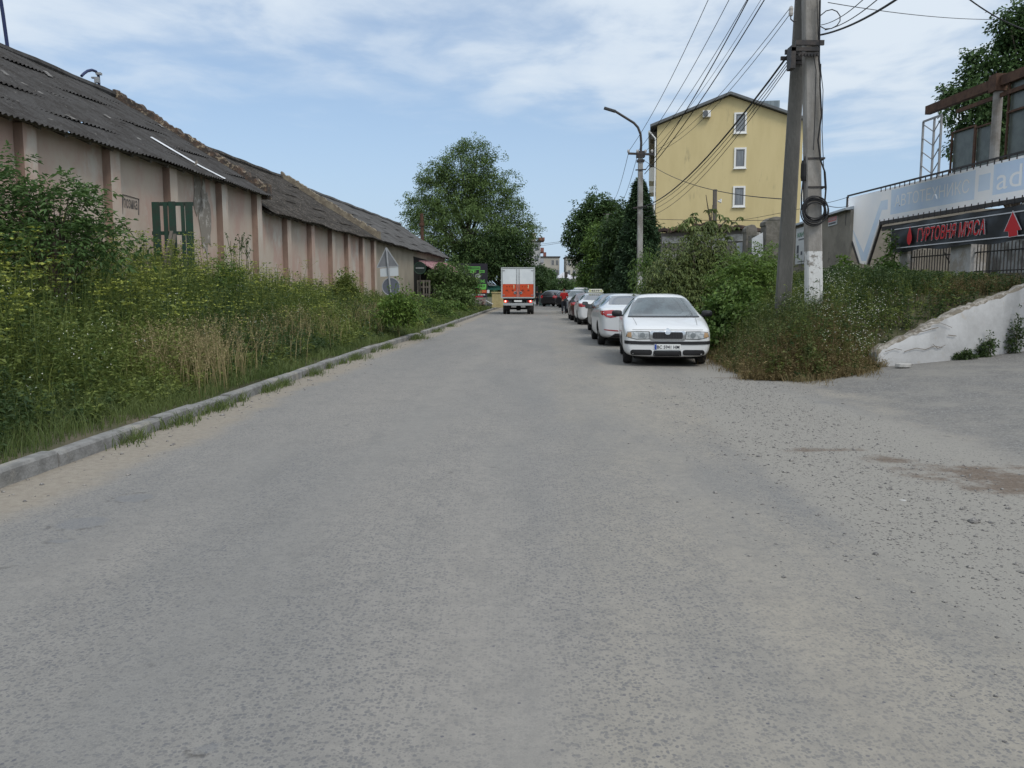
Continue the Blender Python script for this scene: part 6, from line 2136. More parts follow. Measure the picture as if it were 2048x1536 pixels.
# ------------------------------------------------------------------ the delivery truck
TY = 55.6
tx = at(1036, 628, TY).x
tk = thing('delivery_truck', 'orange and white box truck driving away with its brake lamps lit', 'truck', (tx, TY, 0), ROADYAW + R(.4))
bw_, zb_, zt_ = 2.20, 1.10, 3.14
boxm = mat('truck_box_grey', (.42, .45, .45), .5, (.36, .39, .39), 2)
MB().obox((-bw_ / 2, .06, zb_), (bw_, 0, 0), (0, 4.6, 0), (0, 0, zt_ - zb_)).build('cargo_box', boxm, tk, False, bevel=.03)
tw_ = mat('truck_white', (.66, .70, .72), .45, (.60, .64, .67), 1.5)
to_ = mat('truck_orange', (.55, .075, .022), .5, (.48, .065, .02), 2)
zm = 1.10 + .93
for sg in (-1, 1):
    x0, x1 = (-1.03, -.015) if sg < 0 else (.015, 1.03)
    d = MB()
    d.obox((x0, .0, zm), (x1 - x0, 0, 0), (0, .058, 0), (0, 0, 1.0), 0)
    d.obox((x0, .0, 1.17), (x1 - x0, 0, 0), (0, .058, 0), (0, 0, zm - 1.17 - .002), 1)
    do = d.build('cargo_door', [tw_, to_], tk, False)
    hg = MB()
    for z in (1.30, 2.92):
        hg.box((sg * .98, -.012, z), (.20, .02, .045))
    hg.build('hinge', M['steel'], do, False)
    MB().tube([(sg * .085, -.02, 1.18), (sg * .085, -.02, 3.02)], .018, 8).build('lock_rod', M['steel'], do, False)
    MB().lathe([(0, -.03), (.085, -.03), (.10, 0), (0, .0)], (sg * .20, -.005, 1.45), axis='y', n=20).build('lock_plate', M['steel'], do, False)
    MB().lathe([(0, -.05), (.03, -.05), (.03, -.03), (0, -.03)], (sg * .15, -.005, 1.45), axis='y', n=12).bar((sg * .10, -.045, 1.45), (sg * .24, -.045, 1.46), .03, .02).build('lock_handle', M['black'], do, False)
    mk = MB()
    rng = random.Random(8 + sg)
    cx0 = (x0 + x1) / 2
    for (x, z, w, h) in ((-.22, 1.86, .12, .10), (-.05, 1.86, .08, .13), (.12, 1.87, .10, .08), (-.22, 1.60, .26, .16), (.18, 1.60, .22, .14), (-.1, 1.5, .14, .05)):
        c = Vector((cx0 + x, -.003, z))
        mk.prism([c + Vector((math.cos(a) * w / 2 * k, 0, math.sin(a) * h / 2 * k)) for a, k in ((2 * math.pi * i / 11, 1 if i % 2 else .62) for i in range(11))], (0, .002, 0))
    mk.build('printed_marks', mat('dark_orange_print', (.20, .035, .015), .5), do, False)
    MB().obox((sg * .30 + (.36 if sg > 0 else 0), -.004, 1.74), (.05, 0, 0), (0, .003, 0), (0, 0, .24)).build('pale_mark', mat('cream_print', (.6, .55, .35), .5), do, False)
ed = MB()
for x in (-1.09, 1.09):
    ed.obox((x - .045, -.015, 1.10), (.09, 0, 0), (0, .07, 0), (0, 0, 2.04))
ed.obox((-1.044, -.015, 3.06), (2.088, 0, 0), (0, .07, 0), (0, 0, .08)).obox((-1.044, -.015, 1.08), (2.088, 0, 0), (0, .07, 0), (0, 0, .085)).obox((-.013, .005, 1.166), (.026, 0, 0), (0, .04, 0), (0, 0, 1.89))
ed.build('door_frame', boxm, tk, False)
cs = MB()
for x in (-.40, .40):
    cs.obox((x - .05, .1, .62), (.10, 0, 0), (0, 5.8, 0), (0, 0, .30))
for yy in (.3, 1.5, 2.8, 4.2):
    cs.obox((-1.0, yy, .93), (2.0, 0, 0), (0, .12, 0), (0, 0, .16))
cs.obox((-.9, .05, .95), (1.8, 0, 0), (0, .08, 0), (0, 0, .13)).tube([(-.95, 1.25, .38), (.95, 1.25, .38)], .07, 8).lathe([(0, -.2), (.17, -.12), (.17, .12), (0, .2)], (0, 1.25, .40), axis='x', n=14)
cs.build('chassis', CM['under'], tk, False)
MB().obox((-1.0, -.06, .60), (2.0, 0, 0), (0, .10, 0), (0, 0, .16)).build('rear_bumper', mat('bumper_grey', (.34, .36, .37), .5), tk, False, bevel=.015)
lit = mat('lit_brake_lamp', (.95, .05, .03), .3, emit=2.2)
lit_c = mat('lit_lamp_core', (1.0, .45, .38), .3, emit=3.0)
for sg in (-1, 1):
    tl = MB().box((sg * .80, .0, .88), (.34, .07, .14)).build('taillight', mat('dark_red_lens', (.28, .02, .02), .3), tk, False, bevel=.012)
    MB().box((sg * .84, -.038, .88), (.17, .01, .11)).build('lit_lens', lit, tl, False)
    MB().lathe([(0, -.006), (.04, -.004), (.045, 0)], (sg * .84, -.044, .885), axis='y', n=14).build('lamp_core', lit_c, tl, False)
MB().obox((-.26, -.005, .84), (.52, 0, 0), (0, .015, 0), (0, 0, .112)).build('license_plate', CM['plate'], tk, False)
for sg in (-1, 1):
    for dx in (.0, .24):
        make_wheel((sg * (.94 - dx), 1.25, .38), sg, .38, .21, tk, CM['trim'])
    make_wheel((sg * .86, 4.95, .38), sg, .38, .21, tk)
    MB().obox((sg * .72 - .24, .62, .32), (.48, 0, 0), (0, .015, 0), (0, 0, .42)).build('mud_flap', M['rubber'], tk, False)
cab = MB()
cab.prism([(-.95, 4.75, .55), (-.95, 6.35, .55), (-.95, 6.42, 1.15), (-.95, 6.05, 2.05), (-.95, 5.8, 2.2), (-.95, 4.75, 2.25)], (1.9, 0, 0))
co_ = cab.build('cab', tw_, tk, False, bevel=.05)
MB().add([(-.85, 6.41, 1.25), (.85, 6.41, 1.25), (.85, 6.10, 2.0), (-.85, 6.10, 2.0)], [(0, 1, 2, 3)]).build('windscreen', CM['glass'], co_, False)
for sg in (-1, 1):
    MB().add([(sg * .956, 4.95, 1.3), (sg * .956, 6.1, 1.25), (sg * .956, 5.85, 2.0), (sg * .956, 4.95, 2.02)], [(0, 1, 2, 3)]).build('side_window', CM['glass'], co_, False)
    mr = MB().box((sg * 1.22, 6.1, 1.75), (.16, .06, .36)).bar((sg * .93, 6.12, 1.95), (sg * 1.2, 6.12, 1.9), .03)
    mr.build('mirror', CM['trim'], tk, False)

# ------------------------------------------------------------------ people
skin_m = mat('skin', (.42, .25, .18), .6)


def skinned(name, chains, mats, parent, levels=1, root=0):
    """chains: list of lists of (point, radius) sharing equal points; grown into one smooth surface"""
    V, E, Rr, idx = [], [], [], {}
    for ch_ in chains:
        prev = None
        for p, r in ch_:
            k = tuple(round(c, 4) for c in p)
            if k not in idx:
                idx[k] = len(V)
                V.append(p)
                Rr.append(r)
            if prev is not None and prev != idx[k]:
                E.append((prev, idx[k]))
            prev = idx[k]
    me = bpy.data.meshes.new(name)
    me.from_pydata(V, E, [])
    o = bpy.data.objects.new(name, me)
    COL.objects.link(o)
    sm = o.modifiers.new('skin', 'SKIN')
    for i, r in enumerate(Rr):
        rr = r if isinstance(r, tuple) else (r, r)
        me.skin_vertices[0].data[i].radius = rr
    me.skin_vertices[0].data[root].use_root = True
    ss = o.modifiers.new('s', 'SUBSURF')
    ss.levels = ss.render_levels = levels
    dg = bpy.context.evaluated_depsgraph_get()
    res = bpy.data.meshes.new_from_object(o.evaluated_get(dg), depsgraph=dg)
    bpy.data.objects.remove(o)
    res.materials.clear()
    res.materials.append(mats)
    res.shade_smooth()
    res.name = name
    return link_mesh(name, res, parent, False)


def person(label, loc, rotz, shirt, trousers, hair, stride=.22, arms='bent', h=1.0):
    t = thing('person', label, 'person', loc, rotz)
    t.scale = (h, h, h)
    pel, wa, che, neck = (0, 0, .95), (0, .0, 1.12), (0, .01, 1.34), (0, .0, 1.49)
    hips = {s: (s * .10, 0, .90) for s in (-1, 1)}
    knee = {1: (.11, stride * .55, .50), -1: (-.11, -stride * .25, .49)}
    ank = {1: (.11, stride * .8, .09), -1: (-.11, -stride * 1.0, .13)}
    toe = {1: (.12, stride * .8 + .17, .04), -1: (-.12, -stride * 1.0 + .16, .045)}
    sh = {s: (s * .185, .0, 1.42) for s in (-1, 1)}
    if arms == 'bent':
        el = {s: (s * .27, -.05, 1.15) for s in (-1, 1)}
        wr_ = {s: (s * .17, .18, 1.08) for s in (-1, 1)}
    else:
        el = {s: (s * .25, -.03, 1.14) for s in (-1, 1)}
        wr_ = {s: (s * .26, .06, .90) for s in (-1, 1)}
    head = [(neck, .055), ((0, .015, 1.57), .075), ((0, .02, 1.65), .098), ((0, .01, 1.73), .075)]
    chains = [[(pel, .13), (wa, .125), (che, .15), (neck, .055)], head]
    for s in (-1, 1):
        chains.append([(che, .15), (sh[s], .062), (el[s], .043), (wr_[s], .030)])
        chains.append([(pel, .13), (hips[s], .095), (knee[s], .062), (ank[s], .042), (toe[s], .035)])
    body = skinned('body', chains, skin_m, t, 2)
    # hands: palm and five fingers
    hb_ = MB()
    for s in (-1, 1):
        w, e = Vector(wr_[s]), Vector(el[s])
        d = (w - e).normalized()
        sd_ = d.cross(Vector((0, 0, 1)))
        sd_ = sd_.normalized() if sd_.length > .1 else Vector((1, 0, 0))
        hb_.bar(w - d * .01, w + d * .085, .075, .03, up=d.cross(sd_))
        for k, ln_ in enumerate((.062, .075, .080, .072)):
            b0_ = w + d * .08 + sd_ * (-.028 + .019 * k)
            hb_.tube([b0_, b0_ + d * ln_ * .5 + Vector((0, 0, -.008)), b0_ + d * ln_ * .9 + Vector((0, 0, -.026))], [.009, .008, .006], 6)
        b0_ = w + d * .03 + sd_ * .035
        hb_.tube([b0_, b0_ + d * .03 + sd_ * .02, b0_ + d * .06 + sd_ * .022], [.011, .010, .007], 6)
    # face and ears
    hb_.lathe([(0, -.012), (.014, -.008), (.018, 0)], (0, .122, 1.635), axis='y', n=8)
    for s in (-1, 1):
        hb_.lathe([(0, -.012), (.03, -.006), (.032, .006), (0, .012)], (s * .098, .01, 1.645), axis='x', n=10)
    me = bpy.data.meshes.new('x')
    me.from_pydata(hb_.v, [], hb_.f)
    bm = bmesh.new()
    bm.from_mesh(body.data)
    bm.from_mesh(me)
    bm.to_mesh(body.data)
    bm.free()
    body.data.shade_smooth()
    ey = MB()
    for s in (-1, 1):
        ey.lathe([(0, .008), (.009, .004), (.010, 0)], (s * .034, .105, 1.665), axis='y', n=8)
    ey.box((0, .108, 1.60), (.05, .012, .008))
    ey.build('face_features', mat('dark_feature', (.06, .03, .025), .6), t, False)
    skinned('shirt', [[((0, 0, .90), (.175, .135)), ((0, 0, 1.05), (.175, .14)), ((0, .01, 1.32), (.19, .145)), ((0, .0, 1.455), (.085, .075))]] +
            [[((0, .01, 1.32), (.19, .145)), ((s * .19, 0, 1.415), .092), (tuple(Vector(sh[s]).lerp(Vector(el[s]), .85)), .078)] for s in (-1, 1)], shirt, t, 2)
    skinned('trousers', [[((0, 0, .97), (.165, .125)), (pel, (.165, .13))]] + [[(pel, (.165, .13)), (hips[s], .115), (knee[s], .082), ((ank[s][0], ank[s][1] - .01, ank[s][2] + .02), .068)] for s in (-1, 1)], trousers, t, 2)
    skinned('hair', [[((0, -.03, 1.60), .075), ((0, -.015, 1.69), .102), ((0, .0, 1.745), .075)]], hair, t, 2)
    shm = mat('dark_shoe', (.03, .03, .032), .6)
    for s in (-1, 1):
        skinned('shoe', [[((ank[s][0], ank[s][1] - .05, .055), .05), ((ank[s][0], ank[s][1] + .03, .06), .052), ((toe[s][0], toe[s][1] + .03, .045), .040)]], shm, t, 1)
    return t


navy = mat('dark_trousers', (.022, .025, .035), .85)
p = gp(1128, 627.5)
person('person in a red shirt and dark trousers walking away along the parked cars', (p.x, p.y, 0), R(-4), mat('red_shirt', (.42, .022, .022), .85, (.33, .016, .016), 6), navy, mat('auburn_hair', (.10, .03, .02), .8), stride=.16, h=.985)
p = gp(1074, 611)
person('person in dark clothes standing just right of the truck', (p.x, p.y, 0), R(30), mat('black_jacket', (.02, .02, .024), .85), navy, mat('dark_hair', (.02, .016, .014), .8), stride=.08, arms='down', h=.98)
p = gp(1081.5, 610.5)
person('person in dark top and pale shorts beside the grey green fence', (p.x, p.y, 0), R(-60), mat('charcoal_top', (.04, .04, .045), .85), mat('pale_trousers', (.26, .25, .24), .85), mat('dark_hair', (.02, .016, .014), .8), stride=.10, arms='down', h=.95)
# ------------------------------------------------------------------ vegetation
def unit(v):
    return v / np.maximum(np.linalg.norm(v, axis=-1, keepdims=True), 1e-9)


class Leaves:
    """gathers leaf quads; build() links them as one mesh"""

    def __init__(self):
        self.V, self.T, self.n = [], [], 0

    def kites(self, c, d, L, w, tint, droop=0.15, up=None, fat=.42):
        """one kite per leaf: foot c, direction d, length L, width w"""
        N = len(c)
        L, w = np.broadcast_to(L, N)[:, None], np.broadcast_to(w, N)[:, None]
        d = unit(d)
        u = np.array([0, 0, 1.0]) + RNG.normal(0, .45, (N, 3)) if up is None else up
        s = unit(np.cross(d, u))
        nrm = np.cross(s, d)
        mid = c + d * L * fat
        tip = c + d * L - np.array([0, 0, 1.0]) * L * droop
        v = np.stack([c, mid + s * w * .5 + nrm * w * .12, tip, mid - s * w * .5 + nrm * w * .12], 1)
        self.V.append(v.reshape(-1, 3))
        self.T.append(np.repeat(np.broadcast_to(tint, N), 4))
        return self

    def blades(self, p, h, w, lean, tint, az=None):
        """grass: two quads per blade, bent over"""
        N = len(p)
        h, w, lean = (np.broadcast_to(a, N)[:, None] for a in (h, w, lean))
        az = RNG.uniform(0, 2 * np.pi, N) if az is None else az
        o = np.stack([np.cos(az), np.sin(az), np.zeros(N)], 1)
        f = RNG.uniform(0, np.pi, N)
        s = np.stack([np.cos(f), np.sin(f), np.zeros(N)], 1)
        z = np.array([0, 0, 1.0])
        m = p + z * h * .55 + o * h * lean * .3
        t = p + z * h * (1 - .25 * lean) + o * h * lean
        a = [p - s * w * .5, p + s * w * .5, m + s * w * .38, m - s * w * .38, t + s * w * .06, t - s * w * .06]
        q1 = np.stack([a[0], a[1], a[2], a[3]], 1).reshape(-1, 3)
        q2 = np.stack([a[3], a[2], a[4], a[5]], 1).reshape(-1, 3)
        tt = np.repeat(np.broadcast_to(tint, N), 4)
        self.V += [q1, q2]
        self.T += [tt, tt]
        return self

    def stems(self, p, q, w, tint):
        N = len(p)
        f = RNG.uniform(0, np.pi, N)
        s = np.stack([np.cos(f), np.sin(f), np.zeros(N)], 1) * np.broadcast_to(w, N)[:, None] * .5
        s2 = np.stack([-np.sin(f), np.cos(f), np.zeros(N)], 1) * np.broadcast_to(w, N)[:, None] * .5
        for k in (s, s2):
            self.V.append(np.stack([p - k, p + k, q + k * .6, q - k * .6], 1).reshape(-1, 3))
            self.T.append(np.repeat(np.broadcast_to(tint, N), 4))
        return self

    def build(self, name, m, parent=None, world=True, origin=None):
        V = np.concatenate(self.V)
        Q = np.arange(len(V)).reshape(-1, 4)
        return np_mesh(name, V, Q, m, tint=np.clip(np.concatenate(self.T), 0, 1), parent=parent, world=world, origin=origin)


def sph(n, zmin=-1.0):
    z = RNG.uniform(zmin, 1, n)
    a = RNG.uniform(0, 2 * np.pi, n)
    r = np.sqrt(1 - z * z)
    return np.stack([r * np.cos(a), r * np.sin(a), z], 1)


LM = dict(
    ash=leaf_mat('ash_leaf', (.030, .052, .018), (.085, .125, .040), trans=.30, gain=1.9),
    dark=leaf_mat('dark_leaf', (.012, .026, .010), (.040, .068, .022), trans=.25, gain=1.85),
    maple=leaf_mat('maple_leaf', (.020, .042, .016), (.060, .100, .034), trans=.28, gain=1.6),
    mid=leaf_mat('mid_leaf', (.030, .062, .016), (.105, .160, .038), trans=.3),
    bright=leaf_mat('bright_leaf', (.048, .095, .020), (.145, .215, .045), trans=.32, gain=1.2),
    olive=leaf_mat('olive_leaf', (.046, .070, .022), (.135, .165, .052), tip=(.20, .17, .08), trans=.3, gain=1.15),
    elder=leaf_mat('elder_leaf', (.022, .048, .016), (.070, .115, .036), trans=.35, gain=1.7),
    fir=leaf_mat('fir_needle', (.012, .028, .014), (.036, .062, .026), trans=.12, gain=1.7),
    weed=leaf_mat('weed_leaf', (.040, .068, .017), (.145, .170, .044), trans=.38, gain=1.5),
    weed_dark=leaf_mat('weed_dark_leaf', (.022, .045, .014), (.066, .096, .034), trans=.34, gain=1.3),
    grass=leaf_mat('grass_blade', (.050, .080, .022), (.125, .155, .050), trans=.3, gain=1.15),
    straw=leaf_mat('straw', (.115, .092, .045), (.270, .222, .118), trans=.25),
    umbel=leaf_mat('parsnip_umbel', (.130, .155, .028), (.250, .270, .055), trans=.3),
    dry=leaf_mat('dry_brown_weed', (.088, .066, .029), (.225, .175, .085), trans=.28, gain=1.2),
    white=leaf_mat('white_floret', (.50, .50, .44), (.72, .72, .66), trans=.2),
)


# ---- trees and shrubs: a trunk with limbs, a crown of many small leaves in clumps
def plant(name, label, cat, base, trunk_top, tr, blobs, n_clump, per, leaf, lm, group=None, spread=.45, droop=.2, limbs=14, compound=0, rough=.16, shell=.5, aspect=.5, zmin=-.55, lift=0.0, tint_mix=.55, bark=None):
    """blobs: (dx, dy, z, rx, ry, rz) relative to the base"""
    base = Vector(base)
    t = thing(name, label, cat, base, 0, group)
    B = np.array(blobs, float)
    vol = (B[:, 3] * B[:, 4] * B[:, 5]) ** .75
    pick = RNG.choice(len(B), n_clump, p=vol / vol.sum())
    d = sph(n_clump, zmin)
    rr = shell + (1 - shell) * RNG.random(n_clump) ** .6
    rr = rr * (1 + rough * RNG.normal(0, 1, n_clump))
    b = B[pick]
    # lumps: radius varies over the direction so the outline is uneven
    lump = 1 + .16 * np.sin(d[:, 0] * 5 + pick * 1.7) * np.cos(d[:, 2] * 6 + pick) + .10 * np.sin(d[:, 1] * 9 + d[:, 2] * 7)
    cl = b[:, :3] + d * b[:, 3:6] * (rr * lump)[:, None]
    m = MB()
    tt = Vector(trunk_top)
    n = 7
    path = [Vector((0, 0, -.3)).lerp(tt, i / (n - 1)) + Vector((math.sin(i * 1.3) * tr * .35 * (0 < i), math.cos(i * 1.9) * tr * .3 * (0 < i), 0)) for i in range(n)]
    m.tube(path, [tr * (1.25 if i == 0 else 1 - .72 * i / n) for i in range(n)], 9)
    sel = RNG.choice(n_clump, min(limbs, n_clump), replace=False)
    tips = [Vector(B[i, :3]) for i in range(len(B))] + [Vector(cl[i]) for i in sel]
    for k, q in enumerate(tips):
        f = min(.95, max(.25, (q.z / max(tt.z, .1)) * .55 + .05 * math.sin(k)))
        i = f * (n - 1)
        a = path[int(i)].lerp(path[min(int(i) + 1, n - 1)], i % 1)
        r0 = tr * (.42 if k < len(B) else .26)
        mid = a.lerp(q, .5) + Vector((0, 0, .10 * (q - a).length))
        m.tube([a, mid, q], [r0, r0 * .6, r0 * .18], 6)
    m.build('trunk', bark or M['bark'], t, False)
    lv = Leaves()
    c = np.repeat(cl, per, 0)
    N = len(c)
    off = sph(N) * (RNG.random(N) ** .5 * spread)[:, None] * np.array([1, 1, .7])
    out = unit(np.repeat(d, per, 0) * .8 + RNG.normal(0, .75, (N, 3)) + np.array([0, 0, lift]))
    tint = np.repeat(RNG.random(n_clump) * tint_mix + (1 - tint_mix) * .5, per) + RNG.normal(0, .12, N)
    p = c + off
    if compound:                                   # pinnate: leaflets in pairs along a drooping rachis
        L = leaf * RNG.uniform(.75, 1.25, N)
        side = unit(np.cross(out, np.array([0, 0, 1.0]) + RNG.normal(0, .25, (N, 3))))
        for j in range(compound):
            f = (j + 1) / compound
            q = p + out * (L * 3.0 * f)[:, None] - np.array([0, 0, 1.0]) * (L * 1.5 * droop * f * f * 2)[:, None]
            for sg in (-1, 1):
                lv.kites(q, out * .55 + side * sg, L, L * aspect, tint, droop)
        lv.kites(p + out * (L * 3.0)[:, None] - np.array([0, 0, 1.0]) * (L * 3 * droop)[:, None], out, L, L * aspect, tint, droop)
    else:
        L = leaf * RNG.uniform(.65, 1.3, N)
        lv.kites(p, out, L, L * aspect, tint, droop)
    lv.build('crown', lm, t, False)
    return t


def px_blob(px, py, Y, rpx, rpy, base, ry=None):
    c = at(px, py, Y)
    k = Y / F_PX
    return (c.x - base[0], c.y - base[1], c.z - base[2], rpx * k, (ry or rpx * .8) * k, rpy * k)


# big ash-like tree beyond the warehouses
Yt = 90.0
b = (at(935, 600, Yt).x, Yt, 0)
bl = [px_blob(*q, b) for q in ((935, 350, Yt, 62, 68), (900, 400, Yt + 1, 80, 70), (975, 395, Yt, 70, 62), (860, 440, Yt - 1, 58, 55), (935, 470, Yt - 2, 105, 75), (1015, 470, Yt, 58, 65), (1050, 462, Yt + 1, 24, 38),
                              (980, 540, Yt - 3, 80, 50), (890, 520, Yt - 1, 60, 55), (870, 352, Yt, 34, 34), (955, 312, Yt, 26, 34), (918, 300, Yt, 20, 22))]
plant('ash_tree', 'big broad tree standing beyond the far warehouse, the tallest in the street', 'tree', b, (.3, 0, 11.5), .48, bl, 3000, 28, .215, LM['ash'], spread=.62, droop=.35, limbs=40, rough=.10, shell=.45, tint_mix=.8)
b = (at(1000, 600, 86).x, 86, 0)
bl = [px_blob(*q, b) for q in ((985, 520, 86, 62, 50), (1025, 520, 86, 42, 55), (945, 535, 86, 50, 42), (1045, 560, 86, 22, 30))]
plant('broadleaf_tree', 'dark lower tree in front of the big tree, above the truck', 'tree', b, (0, 0, 4), .25, bl, 1500, 18, .26, LM['dark'], spread=.6, droop=.3, limbs=16, tint_mix=.8)

# hedge of trees at the end of the road
for lab, px, py, Y, rx, ry, lm in (('dark bush just right of the truck box', 1075, 575, 100, 24, 26, 'dark'), ('broad dark round bush behind the person in red', 1118, 578, 104, 34, 22, 'maple'),
                               ('pale green bush under the white roofs', 1148, 580, 106, 24, 18, 'mid'), ('dark small tree topping the bushes right of the truck', 1078, 545, 125, 16, 14, 'dark'),
                               ('small dark tree below the cream block', 1096, 552, 130, 13, 12, 'maple')):
    b = (at(px, 600, Y).x, Y, 0)
    bl = [px_blob(px, py, Y, rx * .75, ry * .85, b), px_blob(px - rx * .4, py + ry * .3, Y - 1, rx * .55, ry * .7, b), px_blob(px + rx * .45, py + ry * .25, Y + 1, rx * .55, ry * .7, b)]
    plant('bush' if ry > 16 else 'small_tree', lab, 'bush' if ry > 16 else 'tree', b, (0, 0, max(.8, at(px, py, Y).z * .7)), .14, bl, 420, 9, .34, LM[lm], spread=.5, limbs=8, zmin=-.8, group='bushes at the end of the road')

# right-hand group by the lamp post
specs = [('maple_tree', 'dark maple reaching out over the road, leftmost of the right-hand trees', 1185, 86, [(1160, 470, 30, 42), (1195, 425, 42, 34), (1200, 480, 48, 60), (1155, 515, 16, 22), (1225, 440, 40, 40), (1210, 545, 46, 50)], 'maple', 1500, .30),
         ('broadleaf_tree', 'lighter green tree with upright shoots in front of the dark maple', 1215, 70, [(1205, 500, 30, 50), (1190, 550, 30, 40), (1230, 540, 40, 48), (1195, 470, 14, 24)], 'mid', 1000, .26),
         ('broadleaf_tree', 'dark tree filling the space left of the lamp post foot', 1255, 56, [(1250, 480, 48, 56), (1265, 530, 52, 50), (1235, 550, 40, 36), (1300, 500, 28, 40)], 'dark', 1300, .22)]
for nm, lab, px, Y, bb, lm, n, lf in specs:
    b = (at(px, 600, Y).x, Y, .1)
    bl = [px_blob(x, y, Y + k * .6 - 1, rx, ry, b) for k, (x, y, rx, ry) in enumerate(bb)]
    plant(nm, lab, 'tree', b, (0, 0, bl[0][2] * .8), .26, bl, n, 18, lf, LM[lm], spread=.55, droop=.3, limbs=22, zmin=-.8, tint_mix=.8, group='trees along the right edge')
# the fir
Y = 50.0
b = Vector((at(1284, 600, Y).x, Y, .6))
t = thing('fir_tree', 'dark pointed fir rising behind the lamp post', 'tree', b)
top = at(1279, 362, Y) - b
MB().tube([(0, 0, -.4), (top.x * .5, 0, top.z * .5), tuple(top)], [.2, .12, .02], 8).build('trunk', M['bark'], t, False)
lv = Leaves()
n = 5200
h = RNG.random(n) ** .8
az = RNG.uniform(0, 2 * np.pi, n)
zz = top.z * (.12 + .88 * h)
rad = (1 - h) ** .8 * 1.75 * (1 + .25 * np.sin(az * 5 + np.floor(h * 16) * 2.1)) * RNG.uniform(.35, 1.0, n) ** .5 + .04
p = np.stack([top.x * h + rad * np.cos(az), rad * np.sin(az), zz - rad * .25], 1)
for k in range(5):
    d = np.stack([np.cos(az), np.sin(az), RNG.uniform(-.5, .5, n)], 1) + RNG.normal(0, .5, (n, 3))
    lv.kites(p + RNG.normal(0, .08, (n, 3)), d, .22, .07, RNG.random(n), .1)
lv.build('crown', LM['fir'], t, False)

# far-off wood closing the view
lv = Leaves()
n = 9000
x = RNG.uniform(-75, 75, n)
yy = RNG.uniform(185, 205, n)
top = 4.6 + 1.6 * np.sin(x * .31) + 1.1 * np.sin(x * .83 + 1) + .5 * np.sin(x * 2.1)
z = top * RNG.random(n) ** .7
lv.kites(np.stack([x, yy, z], 1), sph(n), 1.3, .8, np.clip(.4 + .25 * np.sin(x * .5) + RNG.normal(0, .2, n), 0, 1))
tag(lv.build('far_wood', LM['maple']), 'far-off belt of trees closing the end of the street', 'trees', kind='stuff')

# behind the far warehouse end: shrub over the shop boards
Y = 62.0
b = (at(895, 610, Y).x, Y, .25)
bl = [px_blob(*q, b) for q in ((898, 560, Y, 34, 34), (925, 585, Y + 1, 26, 32), (880, 545, Y, 18, 18), (905, 600, Y - 1, 40, 26), (946, 572, Y + 1, 15, 24), (930, 550, Y + 1, 16, 18))]
plant('shrub', 'big dark shrub between the far warehouse and the shop boards', 'shrub', b, (0, 0, 1.6), .1, bl, 950, 9, .22, LM['ash'], spread=.35, limbs=14, zmin=-.9, tint_mix=.9)
for lab, px, py, Y, rx, ry, lm, lf in (('bright green bush hiding the foot of the road sign', 797, 614, 25.5, 44, 38, 'bright', .10), ('round light bush at the kerb beyond the road sign', 870, 618, 42, 36, 24, 'mid', .12), ('dark leafy bush beside the pallet', 915, 618, 52, 20, 14, 'mid', .14),
                                   ('tall dark weed bush before the middle warehouse', 690, 572, 31, 26, 32, 'weed', .09), ('yellow green bush at the foot of the near pilasters', 455, 560, 21, 34, 50, 'mid', .07)):
    b = gp(px, py + ry * .8, .25)
    b = (at(px, 600, Y).x, Y, float(terrain(at(px, 600, Y).x, Y)))
    bl = [px_blob(px, py, Y, rx * .7, ry * .8, b), px_blob(px - rx * .45, py + ry * .35, Y - .3, rx * .5, ry * .6, b), px_blob(px + rx * .45, py + ry * .3, Y + .3, rx * .55, ry * .65, b)]
    plant('bush', lab, 'bush', b, (0, 0, max(.4, bl[0][2] * .8)), .03, bl, 420, 9, lf, LM[lm], spread=.16, limbs=14, zmin=-.9, rough=.34, group='bushes on the left verge', tint_mix=.9, bark=M['stem'])

# elder in front of the first warehouse
Y = 13.6
bx = at(120, 600, Y).x
b = (bx, Y, float(terrain(bx, Y)))
bl = [px_blob(*q, b) for q in ((20, 400, Y, 44, 62), (60, 450, Y + .2, 55, 50), (130, 430, Y, 62, 62), (140, 385, Y, 36, 30), (190, 440, Y + .1, 40, 30), (110, 490, Y - .1, 130, 40), (205, 480, Y, 36, 24), (20, 340, Y + .3, 26, 20), (-60, 420, Y, 70, 70), (222, 450, Y, 18, 12))]
plant('elder_bush', 'tall dark elder bush with feathery leaves in front of the nearest warehouse', 'shrub', b, (0, 0, 1.7), .06, bl, 520, 2, .115, LM['elder'], spread=.12, droop=.28, limbs=60, compound=3, rough=.22, shell=.35, aspect=.33, zmin=-.6, tint_mix=.8)
# thistle stalks against the wall
th = Leaves()
Y = 22.0
tp = np.array([[at(x, 500, Y).x, Y, 0] for x in (462, 472, 480, 490, 497)])
tp[:, 2] = terrain(tp[:, 0], tp[:, 1])
hh = np.array([at(480, yy, Y).z for yy in (482, 474, 470, 476, 486)])
tops = tp.copy()
tops[:, 2] = hh
tops[:, 0] += RNG.normal(0, .06, 5)
th.stems(tp, tops, .018, .3)
for k in range(6):
    q = tops + RNG.normal(0, .12, (5, 3)) - np.array([0, 0, .15])
    th.stems(tops - np.array([0, 0, .35]) * RNG.uniform(.4, 1.2), q, .012, .4)
    for _ in range(3):
        th.kites(q, sph(5), .07, .05, .5)
tag(th.build('thistle', LM['weed_dark'], origin=tp[2]), 'clump of tall bare thistle stalks before the pink wall', 'plant')

# ---- right bank
Y = 23.5
def on_ground(px, Y):
    x = at(px, 600, Y).x
    return (x, Y, float(terrain(x, Y)))


